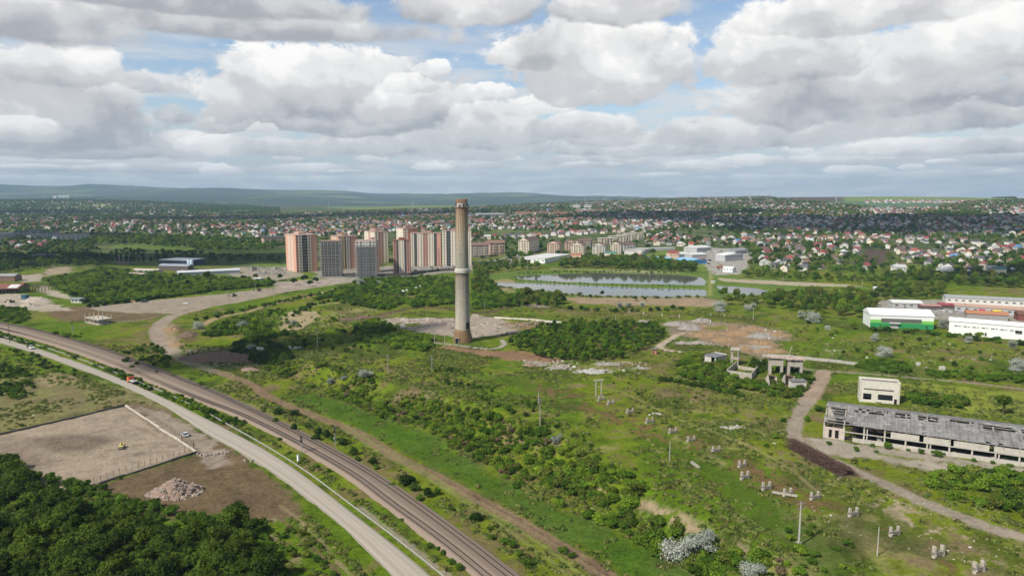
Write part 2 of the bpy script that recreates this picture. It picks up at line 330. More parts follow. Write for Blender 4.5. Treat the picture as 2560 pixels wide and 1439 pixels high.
class MB:
    def __init__(s): s.v = []; s.f = []
    def quad(s, *p):
        i = len(s.v); s.v += [tuple(q) for q in p]; s.f.append(tuple(range(i, i + len(p)))); return s
    def box(s, c, d, rz=0.0, top=1.0, rx=0.0):
        i = len(s.v); cs, sn = math.cos(rz), math.sin(rz)
        for z in (-.5, .5):
            k = top if z > 0 else 1.0
            for x, y in ((-.5, -.5), (.5, -.5), (.5, .5), (-.5, .5)):
                X, Y, Z = x * d[0] * k, y * d[1] * k, z * d[2]
                if rx: Y, Z = Y * math.cos(rx) - Z * math.sin(rx), Y * math.sin(rx) + Z * math.cos(rx)
                s.v.append((c[0] + X * cs - Y * sn, c[1] + X * sn + Y * cs, c[2] + Z))
        s.f += [tuple(i + j for j in q) for q in ((0, 3, 2, 1), (4, 5, 6, 7), (0, 1, 5, 4), (1, 2, 6, 5), (2, 3, 7, 6), (3, 0, 4, 7))]
        return s
    def tube(s, a, b, r0, r1=None, n=6, cap=True):
        a = Vector(a); b = Vector(b); r1 = r0 if r1 is None else r1
        d = (b - a).normalized(); u = d.orthogonal().normalized(); w = d.cross(u); i = len(s.v)
        for p, r in ((a, r0), (b, r1)):
            for k in range(n):
                t = 2 * math.pi * k / n; s.v.append(tuple(p + (u * math.cos(t) + w * math.sin(t)) * r))
        for k in range(n):
            j = (k + 1) % n; s.f.append((i + k, i + j, i + n + j, i + n + k))
        if cap: s.f.append(tuple(i + n + k for k in range(n))); s.f.append(tuple(i + n - 1 - k for k in range(n)))
        return s
    def lathe(s, prof, n=32, c=(0, 0, 0), cap=True):
        i = len(s.v); m = len(prof)
        for r, z in prof:
            for k in range(n):
                t = 2 * math.pi * k / n; s.v.append((c[0] + r * math.cos(t), c[1] + r * math.sin(t), c[2] + z))
        for a in range(m - 1):
            for k in range(n):
                j = (k + 1) % n; s.f.append((i + a * n + k, i + a * n + j, i + (a + 1) * n + j, i + (a + 1) * n + k))
        if cap: s.f.append(tuple(i + (m - 1) * n + k for k in range(n)))
        return s
    def prism(s, poly, z0, z1):
        i = len(s.v); n = len(poly)
        s.v += [(x, y, z0) for x, y in poly] + [(x, y, z1) for x, y in poly]
        for k in range(n): j = (k + 1) % n; s.f.append((i + k, i + j, i + n + j, i + n + k))
        s.f.append(tuple(i + n + k for k in range(n))); s.f.append(tuple(i + n - 1 - k for k in range(n))); return s
    def extrude_x(s, prof, x0, x1, y0=0.0):
        """prof: (y,z) outline, run along x"""
        i = len(s.v); n = len(prof)
        s.v += [(x0, y, z) for y, z in prof] + [(x1, y, z) for y, z in prof]
        for k in range(n): j = (k + 1) % n; s.f.append((i + k, i + j, i + n + j, i + n + k))
        s.f.append(tuple(i + n + k for k in range(n))); s.f.append(tuple(i + n - 1 - k for k in range(n))); return s
    def mesh(s, name, mat):
        me = bpy.data.meshes.new(name); me.from_pydata(s.v, [], s.f); me.materials.append(mat); me.update(); return me
    def build(s, name, mat, parent=None, smooth=False, loc=None):
        me = s.mesh(name, mat)
        if smooth: me.polygons.foreach_set('use_smooth', [True] * len(me.polygons))
        return link(name, me, parent, loc)
def copy_tree(o, parent=None):
    c = o.copy(); COL.objects.link(c); c.parent = parent
    for ch in [x for x in KIDS(o)]: copy_tree(ch, c)
    return c
def KIDS(o): return [c for c in bpy.data.objects if c.parent == o] if o.children == () else list(o.children)
# ---------------------------------------------------------------- materials
MATS = {}
def mat(name, col, rough=.85, var=.12, scale=.6, spec=.25, metal=0.0, bump=0.0, stain=None, objvar=0.0):
    if name in MATS: return MATS[name]
    m = bpy.data.materials.new(name); m.use_nodes = True; nt = m.node_tree; b = nt.nodes['Principled BSDF']
    b.inputs['Roughness'].default_value = rough; b.inputs['Metallic'].default_value = metal
    b.inputs['Specular IOR Level'].default_value = spec
    tc = nt.nodes.new('ShaderNodeTexCoord'); n = nt.nodes.new('ShaderNodeTexNoise'); n.inputs['Scale'].default_value = scale; n.inputs['Detail'].default_value = 6; n.inputs['Roughness'].default_value = .65
    nt.links.new(tc.outputs['Object'], n.inputs['Vector'])
    r = nt.nodes.new('ShaderNodeValToRGB'); c = col
    r.color_ramp.elements[0].position = .3; r.color_ramp.elements[1].position = .7
    r.color_ramp.elements[0].color = (c[0] * (1 - var), c[1] * (1 - var), c[2] * (1 - var), 1)
    r.color_ramp.elements[1].color = (min(1, c[0] * (1 + var)), min(1, c[1] * (1 + var)), min(1, c[2] * (1 + var)), 1)
    nt.links.new(n.outputs[0], r.inputs[0]); out = r.outputs[0]
    if stain:
        n2 = nt.nodes.new('ShaderNodeTexNoise'); n2.inputs['Scale'].default_value = scale * .7; n2.inputs['Detail'].default_value = 8; n2.inputs['Roughness'].default_value = .7
        mp = nt.nodes.new('ShaderNodeMapping'); mp.inputs['Scale'].default_value = (1.6, 1.6, .35); nt.links.new(tc.outputs['Object'], mp.inputs[0]); nt.links.new(mp.outputs[0], n2.inputs['Vector'])
        mr = nt.nodes.new('ShaderNodeMapRange'); mr.inputs[1].default_value = stain[3]; mr.inputs[2].default_value = stain[3] + .14; nt.links.new(n2.outputs[0], mr.inputs[0])
        mx = nt.nodes.new('ShaderNodeMixRGB'); nt.links.new(mr.outputs[0], mx.inputs[0]); nt.links.new(out, mx.inputs[1]); mx.inputs[2].default_value = (*stain[:3], 1); out = mx.outputs[0]
    if objvar:
        oi = nt.nodes.new('ShaderNodeObjectInfo'); mr = nt.nodes.new('ShaderNodeMapRange'); mr.inputs[3].default_value = 1 - objvar; mr.inputs[4].default_value = 1 + objvar
        nt.links.new(oi.outputs['Random'], mr.inputs[0]); vm = nt.nodes.new('ShaderNodeVectorMath'); vm.operation = 'SCALE'; nt.links.new(out, vm.inputs[0]); nt.links.new(mr.outputs[0], vm.inputs['Scale']); out = vm.outputs[0]
    nt.links.new(out, b.inputs['Base Color'])
    if bump:
        bp = nt.nodes.new('ShaderNodeBump'); bp.inputs['Strength'].default_value = bump; bp.inputs['Distance'].default_value = .3; nt.links.new(n.outputs[0], bp.inputs['Height']); nt.links.new(bp.outputs[0], b.inputs['Normal'])
    MATS[name] = m; return m
# ================================================================ ground sheet with its real-world colours
C_G1=(.084,.142,.008); C_G2=(.136,.175,.012); C_G3=(.036,.068,.008); C_TAN=(.27,.215,.12); C_BRN=(.145,.098,.062); C_DBR=(.095,.060,.042)
C_GRV=(.29,.245,.195); C_PAD=(.31,.25,.19); C_CON=(.36,.325,.28); C_ASP=(.20,.19,.18); C_YG=(.20,.235,.035); C_ORG=(.26,.18,.105)
def cgrid():
    NR, NC = 1120, 900
    y = np.exp(np.linspace(math.log(72), math.log(14300), NR)); s = np.linspace(-.96, .96, NC)
    Y = np.repeat(y[:, None], NC, 1); X = Y * s[None, :]
    return NR, NC, X.ravel(), Y.ravel()
def paint(X, Y):
    n1 = fbm(X, Y, 55, 5, 41); n2 = fbm(X, Y, 22, 4, 43, .6); n3 = fbm(X, Y, 7, 4, 47, .6); nb = fbm(X, Y, 160, 3, 53); nf = fbm(X, Y, 2.4, 3, 59, .7)
    def mix(c, col, m):
        m = np.clip(m, 0, 1)[:, None]; return c * (1 - m) + np.array(col)[None, :] * m
    c = np.tile(np.array(C_G1), (len(X), 1))
    c = mix(c, C_G2, sstep(-.12, .12, n1 + n3 * .5)); c = mix(c, C_G3, sstep(.1, .32, n2 - n1 * .4) * .75)
    c = mix(c, C_TAN, sstep(.12, .34, n3 * .9 + n2 * .5 + nb * .7) * .55)
    c = mix(c, C_BRN, sstep(.10, .28, n3 + n1 * .6 - nb * .3) * .7); c = mix(c, (.060,.075,.016), sstep(.02, .2, n2 * .8 - n3 * .6) * .6)
    far = sstep(700, 1100, Y)
    # gardens and orchards between the far houses, then open fields on the hills
    gd = mix(np.tile(np.array((.055, .085, .025)), (len(X), 1)), (.16, .14, .085), sstep(-.02, .22, n2)); gd = mix(gd, (.12, .16, .04), sstep(.05, .25, n1) * .7)
    c = c * (1 - far[:, None]) + gd * far[:, None]
    # patchwork of fields on the hills beyond the town
    hf = sstep(3100, 3900, Y) * (X < Y * .12) + sstep(6000, 7000, Y) * (X >= Y * .12)
    hf = np.clip(hf, 0, 1)
    a = fbm(X, Y, 700, 3, 61); b = fbm(X * .6, Y * 1.6, 420, 2, 67); fc = np.tile(np.array((.05, .085, .025)), (len(X), 1))
    fc = mix(fc, (.13, .19, .05), sstep(.02, .08, a)); fc = mix(fc, (.16, .11, .085), sstep(.13, .16, b) * .8); fc = mix(fc, (.26, .26, .10), sstep(.2, .24, a) * .8)
    fc = mix(fc, (.035, .06, .02), sstep(.02, .12, fbm(X, Y, 900, 5, 71)) * .85)
    fc = fc * (1 - .4 * sstep(5200, 7500, Y))[:, None]
    c = c * (1 - hf[:, None]) + fc * hf[:, None]
    # ridge meadows on the right
    def msk(pl, soft=1.2, na=1.5, ns=None):
        x0, y0 = pl.min(0) - soft * 4 - na * 3; x1, y1 = pl.max(0) + soft * 4 + na * 3
        m = np.zeros(len(X)); k = np.nonzero((X > x0) & (X < x1) & (Y > y0) & (Y < y1))[0]
        if len(k):
            sd = polysd(X[k], Y[k], pl) + (n3[k] * 2 + nf[k]) * na * 2
            m[k] = sstep(-soft, soft, sd)
        return m
    def strip(pl, w, soft=.6, na=.6):
        x0, y0 = pl.min(0) - w * 3 - 6; x1, y1 = pl.max(0) + w * 3 + 6
        m = np.zeros(len(X)); k = np.nonzero((X > x0) & (X < x1) & (Y > y0) & (Y < y1))[0]
        if len(k):
            d, _ = segdist(X[k], Y[k], pl); d = d + (n3[k] + nf[k]) * na * 2
            m[k] = sstep(w / 2 + soft, w / 2 - soft, d)
        return m
    for kind, col, al, par, pts in PAINT:
        pl = PL(pts)
        if kind == 'P': m = msk(pl, par[0], par[1])
        else: m = strip(pl, par[0], par[1], par[2])
        if al < 0: m = m * sstep(.06, -.06, n3 * 1.3 + nf * .8 + n2 * .5 + .08) * -al      # broken, patchy cover
        else: m = m * al
        c = mix(c, col, m)
    c = c * (1 + (nf * .5 + n3 * .35)[:, None] * (1 - far[:, None] * .5))
    return np.clip(c, .005, .9)
PAINT = [
 ('P',(.050,.110,.010),.85,(2.5,2),[(700,985),(800,1030),(900,1070),(1000,1125),(1110,1180),(1220,1240),(1340,1305),(1460,1375),(1560,1440),(1660,1500),(1780,1500),(1690,1420),(1560,1340),(1450,1290),(1330,1240),(1200,1165),(1090,1095),(980,1055),(880,1015),(790,985)]),
 ('P',(.060,.110,.012),.7,(3,2),[(1150,935),(1300,940),(1450,1000),(1620,1090),(1780,1200),(1900,1310),(2060,1439),(2160,1439),(2000,1300),(1850,1200),(1700,1120),(1500,1030),(1380,985)]),
 # kind, colour, strength (negative = patchy), (softness, wobble) or (width, softness, wobble), photo pixels
 ('P',C_BRN,-.8,(3,3),[(0,985),(150,955),(330,975),(420,1020),(313,1012),(0,1085)]),
 ('P',(.20,.17,.085),.7,(4,4),[(-60,960),(140,930),(330,975),(470,1040),(313,1012),(0,1080),(-60,1100)]),
 ('P',C_TAN,.8,(1.5,1.5),[(88,948),(150,936),(190,936),(190,948),(118,968)]),
 ('P',C_PAD,.97,(.5,.2),[(-120,1108),(0,1086),(313,1015),(490,1130),(245,1212),(60,1270),(-160,1330)]),
 ('P',(.155,.12,.092),.85,(3,2.5),[(70,1096),(150,1085),(280,1088),(300,1100),(215,1132),(140,1128),(90,1114)]),
 ('S',(.23,.18,.135),.7,(1.2,.6,.8),[(200,1150),(300,1118),(400,1105),(470,1125)]),('S',(.22,.17,.13),.7,(1.4,.6,.9),[(120,1120),(220,1085),(320,1060),(400,1090)]),('S',(.23,.18,.135),.6,(1.6,.6,1),[(60,1150),(180,1150),(300,1135),(420,1128)]),
 ('P',(.20,.155,.12),.7,(3,3),[(0,1100),(70,1100),(120,1160),(40,1180),(-40,1150)]),
 ('P',C_BRN,.92,(1.2,1.5),[(313,1016),(340,1005),(420,1030),(560,1110),(640,1165),(720,1225),(765,1290),(700,1300),(650,1300),(560,1285),(430,1300),(330,1280),(245,1215),(490,1132)]),
 ('P',C_GRV,.85,(1.5,1.5),[(330,1012),(400,1030),(480,1065),(545,1102),(520,1125),(490,1128),(440,1095)]),
 ('P',(.29,.24,.20),.8,(1,1),[(495,1135),(560,1120),(572,1160),(530,1170),(500,1155)]),
 ('S',C_DBR,.6,(1.2,.5,.8),[(250,1220),(330,1195),(430,1180),(520,1175),(600,1170)]), ('S',C_DBR,.5,(1.0,.5,.8),[(270,1235),(360,1210),(450,1190),(540,1180)]),
 ('P',C_TAN,-.95,(2,2),[(625,1300),(700,1290),(730,1320),(760,1380),(750,1420),(690,1390),(640,1350)]),
 ('S',C_TAN,.75,(1.0,.4,.7),[(700,1262),(738,1292),(790,1340),(835,1392),(880,1439),(940,1500)]), ('S',C_BRN,.75,(1.1,.4,.7),[(670,1265),(720,1312),(770,1360),(820,1400),(850,1439),(900,1500)]),
 ('S',C_GRV,.8,(1.6,.6,.9),[(900,1270),(960,1315),(1010,1352),(1060,1392),(1100,1425),(1140,1460)]),
 # gravel yard and its road, upper left
 ('P',C_BRN,.85,(2,3),[(120,778),(215,762),(330,776),(420,784),(390,797),(330,803),(250,805),(170,803),(125,792)]),
 ('P',C_GRV,.95,(.9,1.0),[(212,769),(350,752),(480,742),(570,733),(660,721),(760,712),(850,698),(925,692),(940,700),(860,708),(760,723),(690,734),(620,745),(560,757),(500,768),(430,783),(345,782),(260,778)]),
 ('S',C_BRN,-.7,(2.5,1,2),[(430,779),(520,768),(600,752),(690,735)]), ('S',C_BRN,-.6,(3.0,1,2),[(610,733),(680,722),(760,715),(840,705)]),
 ('S',(.29,.235,.19),.95,(9,.6,.8),[(700,730),(640,744),(580,756),(520,766),(470,778),(430,790),(402,808),(392,825),(397,845),(418,866),(432,880)]),
 ('S',C_CON,.8,(1.5,.6,.6),[(295,806),(350,799),(395,792)]),
 ('S',C_GRV,.7,(5,.8,1),[(432,880),(450,896),(500,915),(560,935)]),
 ('P',(.20,.165,.13),.85,(3,3),[(450,880),(490,868),(560,870),(620,885),(670,905),(640,915),(560,920),(500,905)]),
 ('P',(.30,.23,.15),.75,(2,2),[(408,815),(425,800),(445,812),(440,845),(462,870),(440,872),(420,850)]), ('P',C_DBR,.7,(2,2),[(440,812),(460,820),(500,845),(470,855),(445,840)]),
 ('S',(.205,.14,.09),.92,(4.6,.5,.5),[(545,930),(580,942),(612,954),(640,968),(655,982),(690,1000),(725,1016),(760,1030),(800,1045),(840,1058),(880,1074),(930,1103),(980,1135),(1040,1166),(1090,1190),(1150,1222),(1210,1256),(1290,1300),(1370,1345),(1440,1388),(1520,1439),(1640,1515)]),
 ('S',C_DBR,.45,(.7,.3,.2),[(800,1042),(880,1071),(930,1100),(980,1132),(1040,1163),(1090,1187),(1150,1219),(1210,1253),(1290,1297),(1370,1342),(1440,1385),(1520,1436)]),
 ('S',C_TAN,.5,(.6,.3,.2),[(800,1050),(880,1079),(930,1108),(980,1140),(1040,1171),(1090,1195),(1150,1227),(1210,1261),(1290,1305),(1370,1350),(1440,1393),(1520,1444)]),
 ('S',(.19,.21,.07),.85,(.9,.4,.3),[(850,1068),(900,1100),(950,1132),(1010,1162),(1060,1188),(1120,1225),(1180,1268),(1240,1302),(1300,1345),(1370,1395),(1430,1439)]),
 ('S',(.20,.22,.07),.85,(.9,.4,.3),[(862,1062),(920,1098),(975,1130),(1030,1158),(1090,1194),(1150,1236),(1210,1274),(1280,1312),(1340,1352),(1400,1392),(1460,1439)]),
 ('P',C_TAN,-.8,(2,2),[(560,1000),(620,1000),(700,1040),(760,1070),(720,1080),(640,1040)]),
 # tan lane and patches left of the chimney
 ('S',(.34,.245,.15),.92,(5,1,1.5),[(505,812),(535,797),(570,787),(615,780),(655,768),(700,755),(770,742),(840,722),(900,715)]),
 ('P',(.36,.29,.175),.9,(2,2),[(703,800),(720,783),(765,777),(800,780),(792,800),(770,812),(735,830),(705,822)]),
 ('S',(.36,.31,.2),.7,(3,1,1),[(705,795),(740,774),(800,762),(880,752),(950,742)]),
 ('P',(.30,.27,.13),-.7,(4,3),[(780,790),(900,765),(960,770),(900,800),(800,820)]),
 ('P',C_BRN,-.85,(1.5,2),[(820,905),(900,950),(1000,960),(1080,980),(960,985),(870,950)]),
 ('P',(.36,.27,.185),-.9,(1.5,2),[(1300,1095),(1340,1105),(1400,1150),(1520,1200),(1700,1270),(1860,1350),(1980,1439),(2080,1500),(1850,1420),(1700,1330),(1500,1240),(1380,1180)]),
 ('P',(.33,.26,.18),-.7,(2,2),[(1000,960),(1080,975),(1120,1000),(1060,1010),(1000,985)]),
 # demolished works round the chimney
 ('S',C_DBR,.9,(7,2,2.5),[(855,803),(900,797),(950,788),(985,778),(1030,770),(1090,768),(1150,774)]),
 ('P',(.32,.27,.225),.96,(1.5,2.5),[(925,803),(975,794),(1060,794),(1140,797),(1190,787),(1225,793),(1270,803),(1295,822),(1300,832),(1240,838),(1180,846),(1130,842),(1080,836),(1020,824),(985,818),(1040,812),(1060,806),(990,808)]),
 ('P',(.28,.22,.18),.8,(1.5,2),[(960,800),(1080,800),(1180,806),(1180,815),(1060,812)]),
 ('P',C_G2,.8,(1.5,2),[(1005,810),(1055,807),(1060,814),(1010,822)]),
 ('S',C_CON,.9,(2.6,.5,.4),[(1085,856),(1130,861),(1180,868),(1225,874),(1250,868),(1262,860),(1255,850)]), ('S',C_CON,.9,(2.4,.5,.6),[(975,842),(1020,835),(1060,828)]),
 ('S',C_CON,.9,(4,.6,.8),[(1215,805),(1245,797),(1262,793)]),
 ('S',C_DBR,.85,(6,2,2),[(1190,783),(1230,777),(1270,768),(1300,762),(1340,766),(1385,768)]), ('P',(.36,.30,.26),.85,(1.5,1.5),[(1298,762),(1330,759),(1385,766),(1350,768)]),
 ('P',(.23,.155,.085),.85,(2,2),[(1255,806),(1310,802),(1400,812),(1395,820),(1330,826),(1270,820)]),
 ('P',(.235,.14,.09),.92,(2,2.5),[(1085,866),(1150,868),(1230,878),(1290,876),(1330,882),(1425,900),(1400,908),(1330,902),(1250,896),(1150,880)]),
 ('P',(.32,.27,.225),-.9,(1.5,2),[(1270,898),(1330,900),(1420,908),(1480,915),(1560,900),(1610,908),(1560,925),(1480,935),(1400,922),(1330,912)]),
 # long brown diagonal of poor soil with the concrete supports
 ('P',(.165,.11,.05),-1.0,(4,4),[(1290,945),(1380,955),(1480,985),(1560,1020),(1680,1060),(1820,1110),(1960,1180),(2060,1225),(2200,1290),(2400,1390),(2560,1460),(2300,1439),(2100,1340),(1900,1230),(1760,1140),(1600,1090),(1440,1030),(1330,990)]),
 ('P',(.37,.29,.20),-.95,(3,3),[(2130,1250),(2230,1230),(2330,1290),(2440,1340),(2540,1420),(2440,1439),(2330,1380),(2230,1300)]),
 ('P',(.235,.16,.10),-.8,(3,3),[(1620,960),(1740,960),(1860,1010),(1960,1050),(1980,1080),(1850,1060),(1720,1020),(1640,990)]),
 ('S',(.33,.27,.13),.5,(1.2,.5,.5),[(1480,960),(1580,990),(1700,1050),(1800,1085),(1900,1125),(1990,1180),(2060,1240)]),
 # tracks on the right
 ('S',C_GRV,.9,(2.4,.6,.6),[(1900,902),(1940,910),(1990,918),(2050,928),(2100,930),(2200,936),(2300,945),(2400,954),(2480,963),(2600,978)]),
 ('S',(.33,.245,.19),.95,(6.5,.7,.9),[(2060,928),(2052,950),(2038,975),(2018,1005)]), ('S',C_GRV,.95,(5.2,.7,1.0),[(2022,1000),(2005,1022),(1992,1050),(1984,1075),(1988,1095),(2005,1112),(2040,1132),(2085,1152),(2130,1172),(2200,1205),(2300,1253),(2400,1293),(2480,1322),(2560,1343),(2660,1372)]),
 ('P',(.33,.29,.24),.92,(1.5,2.0),[(1995,1100),(2060,1095),(2180,1112),(2300,1130),(2430,1150),(2600,1175),(2600,1198),(2440,1185),(2300,1172),(2200,1150),(2110,1142),(2050,1130)]),
 ('S',C_G2,-.8,(1.6,.6,1),[(2200,1135),(2330,1152),(2460,1168),(2600,1185)]), ('S',C_DBR,-.6,(1.6,.6,1),[(2280,1158),(2380,1172),(2480,1180)]),
 ('P',C_BRN,.7,(1,1),[(1970,1085),(2020,1110),(2110,1160),(2150,1190),(2090,1175),(2000,1120)]),
 ('S',(.33,.25,.17),.5,(1.6,.6,.8),[(1850,972),(1920,985),(1970,992),(2015,995)]),
 # heaps of sand and rubble
 ('P',(.22,.175,.13),.92,(2.5,3),[(1650,808),(1720,800),(1800,805),(1900,815),(1970,830),(1975,848),(1940,862),(1940,885),(1900,897),(1855,880),(1830,868),(1760,860),(1730,845),(1680,838)]),
 ('P',C_ORG,.92,(2,2.5),[(1745,812),(1850,812),(1960,830),(1900,840),(1960,860),(1930,885),(1860,880),(1800,858),(1740,846),(1720,832)]),
 ('P',(.30,.285,.27),.85,(1.5,2),[(1855,828),(1930,832),(1925,848),(1870,846)]), ('P',(.33,.31,.29),.8,(1.5,2),[(1850,862),(1920,866),(1910,874),(1850,872)]),
 ('P',(.30,.285,.26),-.9,(1.5,2),[(1680,842),(1735,846),(1730,868),(1690,866)]),
 ('S',(.42,.35,.27),.92,(4,.6,.8),[(1720,832),(1695,834),(1680,845),(1660,856),(1648,866),(1665,874),(1695,878)]), ('S',C_ORG,.9,(4,.6,1),[(1690,834),(1730,838),(1780,842)]),
 ('P',C_G2,.8,(1.5,2),[(1770,818),(1812,814),(1812,824),(1775,826)]),
 ('P',C_YG,.85,(3,3),[(2120,950),(2230,955),(2400,965),(2600,985),(2600,1050),(2480,1040),(2400,1030),(2260,1000),(2140,985)]),
 ('P',(.22,.10,.07),-.9,(1,2),[(2280,1000),(2420,1012),(2430,1020),(2300,1012)]),
 ('P',(.38,.31,.23),-.8,(2,3),[(2060,870),(2110,872),(2100,905),(2060,895)]),
 # banks and reeds of the ponds
 ('P',(.10,.16,.03),.9,(4,4),[(1200,690),(1280,678),(1500,673),(1700,676),(1790,684),(1930,700),(2000,715),(1930,745),(1800,748),(1400,740),(1230,715)]),
 ('P',C_TAN,.85,(3,4),[(1210,702),(1270,697),(1285,704),(1250,712),(1290,728),(1240,730)]),
 ('P',(.29,.215,.145),.92,(3,3),[(1390,742),(1560,744),(1770,744),(1800,752),(1780,766),(1560,762),(1450,758)]),
 ('S',(.34,.28,.20),.85,(5,2,2),[(1380,672),(1440,673),(1520,676),(1600,678),(1700,681)]),
 ('S',(.22,.23,.075),.9,(4,1,1),[(1772,650),(1776,670),(1778,690),(1776,715),(1775,738)]),
 ('P',(.38,.32,.24),.9,(2,2),[(1795,695),(1880,699),(2000,705),(2120,711),(2165,718),(2060,716),(1900,709),(1800,702)]),
 # works yard, left edge
 ('P',(.38,.33,.27),.9,(2,2),[(-60,735),(60,735),(130,757),(185,775),(100,778),(0,770),(-60,770)]), ('P',(.34,.29,.24),.9,(2,2),[(20,690),(110,683),(100,703),(60,705)]),
 ('P',(.40,.345,.28),.9,(2,1.5),[(105,712),(125,722),(180,742),(190,752),(140,742),(95,728)]), ('P',(.33,.26,.2),.8,(3,3),[(120,668),(180,665),(175,682),(110,690)]),
 # ground about the towers and halls
 ('P',(.26,.24,.215),.9,(3,3),[(790,672),(1180,655),(1300,640),(1290,660),(1180,668),(1180,676),(1040,690),(940,697),(860,700),(790,694)]),
 ('P',(.30,.265,.22),.85,(3,4),[(600,660),(720,665),(760,690),(680,702),(560,688)]), ('P',(.33,.28,.24),.9,(3,3),[(680,705),(860,694),(860,706),(700,722)]),
 ('P',(.33,.305,.285),.92,(2,2),[(1700,640),(1760,618),(1900,625),(1880,655),(1850,685),(1790,688),(1760,665)]), ('P',(.14,.20,.035),.9,(2,2),[(1735,665),(1762,655),(1765,675),(1740,680)]),
 ('P',(.14,.20,.035),.9,(2,2),[(1610,630),(1670,626),(1670,636),(1610,640)]),
 ('P',(.30,.27,.245),.92,(2,2),[(2190,752),(2330,748),(2560,745),(2620,760),(2620,820),(2400,808),(2330,795),(2190,785)]),
 ('P',(.085,.06,.048),.95,(3,1),[(2128,660),(2168,622),(2228,624),(2212,658),(2150,668)]), ('P',(.13,.18,.04),.9,(3,1),[(2030,660),(2068,626),(2110,622),(2128,640),(2110,665)]),
 ('P',(.16,.14,.07),.8,(3,1),[(2020,628),(2060,612),(2090,618),(2060,635)]),
 ('P',(.045,.075,.02),.85,(5,5),[(330,612),(716,622),(716,662),(620,668),(420,655),(240,640)]), ('P',(.10,.16,.03),.9,(5,4),[(270,612),(360,610),(520,618),(480,625),(300,620)]), ('P',(.12,.18,.035),.8,(4,4),[(620,655),(716,652),(716,668),(640,668)]),
 ('P',(.16,.21,.05),.85,(6,6),[(-40,574),(60,570),(90,578),(0,584)]),
 # the ridge
 ('P',(.10,.07,.058),.95,(8,4),[(1968,489),(2100,487),(2112,502),(1972,503)]), ('P',(.16,.215,.06),.95,(10,5),[(2106,489),(2330,489),(2540,498),(2560,503),(2340,503),(2110,504)]),
 ('P',(.09,.16,.09),.9,(10,5),[(2010,505),(2180,503),(2350,510),(2345,520),(2180,525),(2060,517)]), ('P',(.16,.21,.07),.9,(10,5),[(1740,493),(1960,490),(1968,500),(1760,502)]),
 ('P',(.15,.19,.06),.85,(12,8),[(330,505),(560,506),(660,519),(560,524),(400,510)]), ('P',(.12,.085,.07),.8,(12,8),[(180,503),(330,500),(420,512),(560,522),(360,520)]),
 ('P',(.03,.052,.018),.9,(12,8),[(-60,497),(180,490),(230,488),(345,494),(560,507),(330,500),(180,498),(-60,503)]),
 ('P',(.15,.20,.06),.8,(12,8),[(800,519),(1140,513),(1140,519),(900,524)]),
]
def ground_material():
    m = bpy.data.materials.new('ground_soil_and_grass'); m.use_nodes = True; nt = m.node_tree; b = nt.nodes['Principled BSDF']; L = nt.links.new
    b.inputs['Roughness'].default_value = 1; b.inputs['Specular IOR Level'].default_value = .05
    at = nt.nodes.new('ShaderNodeAttribute'); at.attribute_name = 'soil'
    tc = nt.nodes.new('ShaderNodeTexCoord')
    def noi(sc, de, ro=.6, zs=1):
        n = nt.nodes.new('ShaderNodeTexNoise'); n.inputs['Scale'].default_value = sc; n.inputs['Detail'].default_value = de; n.inputs['Roughness'].default_value = ro
        L(tc.outputs['Object'], n.inputs['Vector']); return n.outputs[0]
    a = noi(.9, 5, .7); c = noi(3.2, 3, .7); d = noi(.12, 5, .6)
    v = mth(nt, 'ADD', mth(nt, 'MULTIPLY', mth(nt, 'SUBTRACT', a, .5), 1.7), mth(nt, 'MULTIPLY', mth(nt, 'SUBTRACT', c, .5), .9))
    v = mth(nt, 'ADD', v, mth(nt, 'MULTIPLY', mth(nt, 'SUBTRACT', d, .5), .7)); sr = nt.nodes.new('ShaderNodeSeparateColor'); L(at.outputs['Color'], sr.inputs[0]); v = mth(nt, 'MULTIPLY', v, mth(nt, 'MAXIMUM', mth(nt, 'MULTIPLY_ADD', sr.outputs[0], -2.6, 1.35), .42)); v = mth(nt, 'ADD', v, 1.0); v = mth(nt, 'MAXIMUM', v, .3)
    s = nt.nodes.new('ShaderNodeVectorMath'); s.operation = 'SCALE'; L(at.outputs['Color'], s.inputs[0]); L(v, s.inputs['Scale'])
    # dry blades mixed through the green
    mr = nt.nodes.new('ShaderNodeMapRange'); mr.inputs[1].default_value = .56; mr.inputs[2].default_value = .7; L(noi(1.7, 6, .75), mr.inputs[0])
    mx = nt.nodes.new('ShaderNodeMixRGB'); L(mth(nt, 'MULTIPLY', mr.outputs[0], .18), mx.inputs[0]); L(s.outputs[0], mx.inputs[1]); mx.inputs[2].default_value = (.27, .225, .12, 1)
    L(mx.outputs[0], b.inputs['Base Color'])
    bp = nt.nodes.new('ShaderNodeBump'); bp.inputs['Strength'].default_value = .9; bp.inputs['Distance'].default_value = .6; L(mth(nt, 'ADD', a, mth(nt, 'MULTIPLY', c, .4)), bp.inputs['Height']); L(bp.outputs[0], b.inputs['Normal'])
    return m
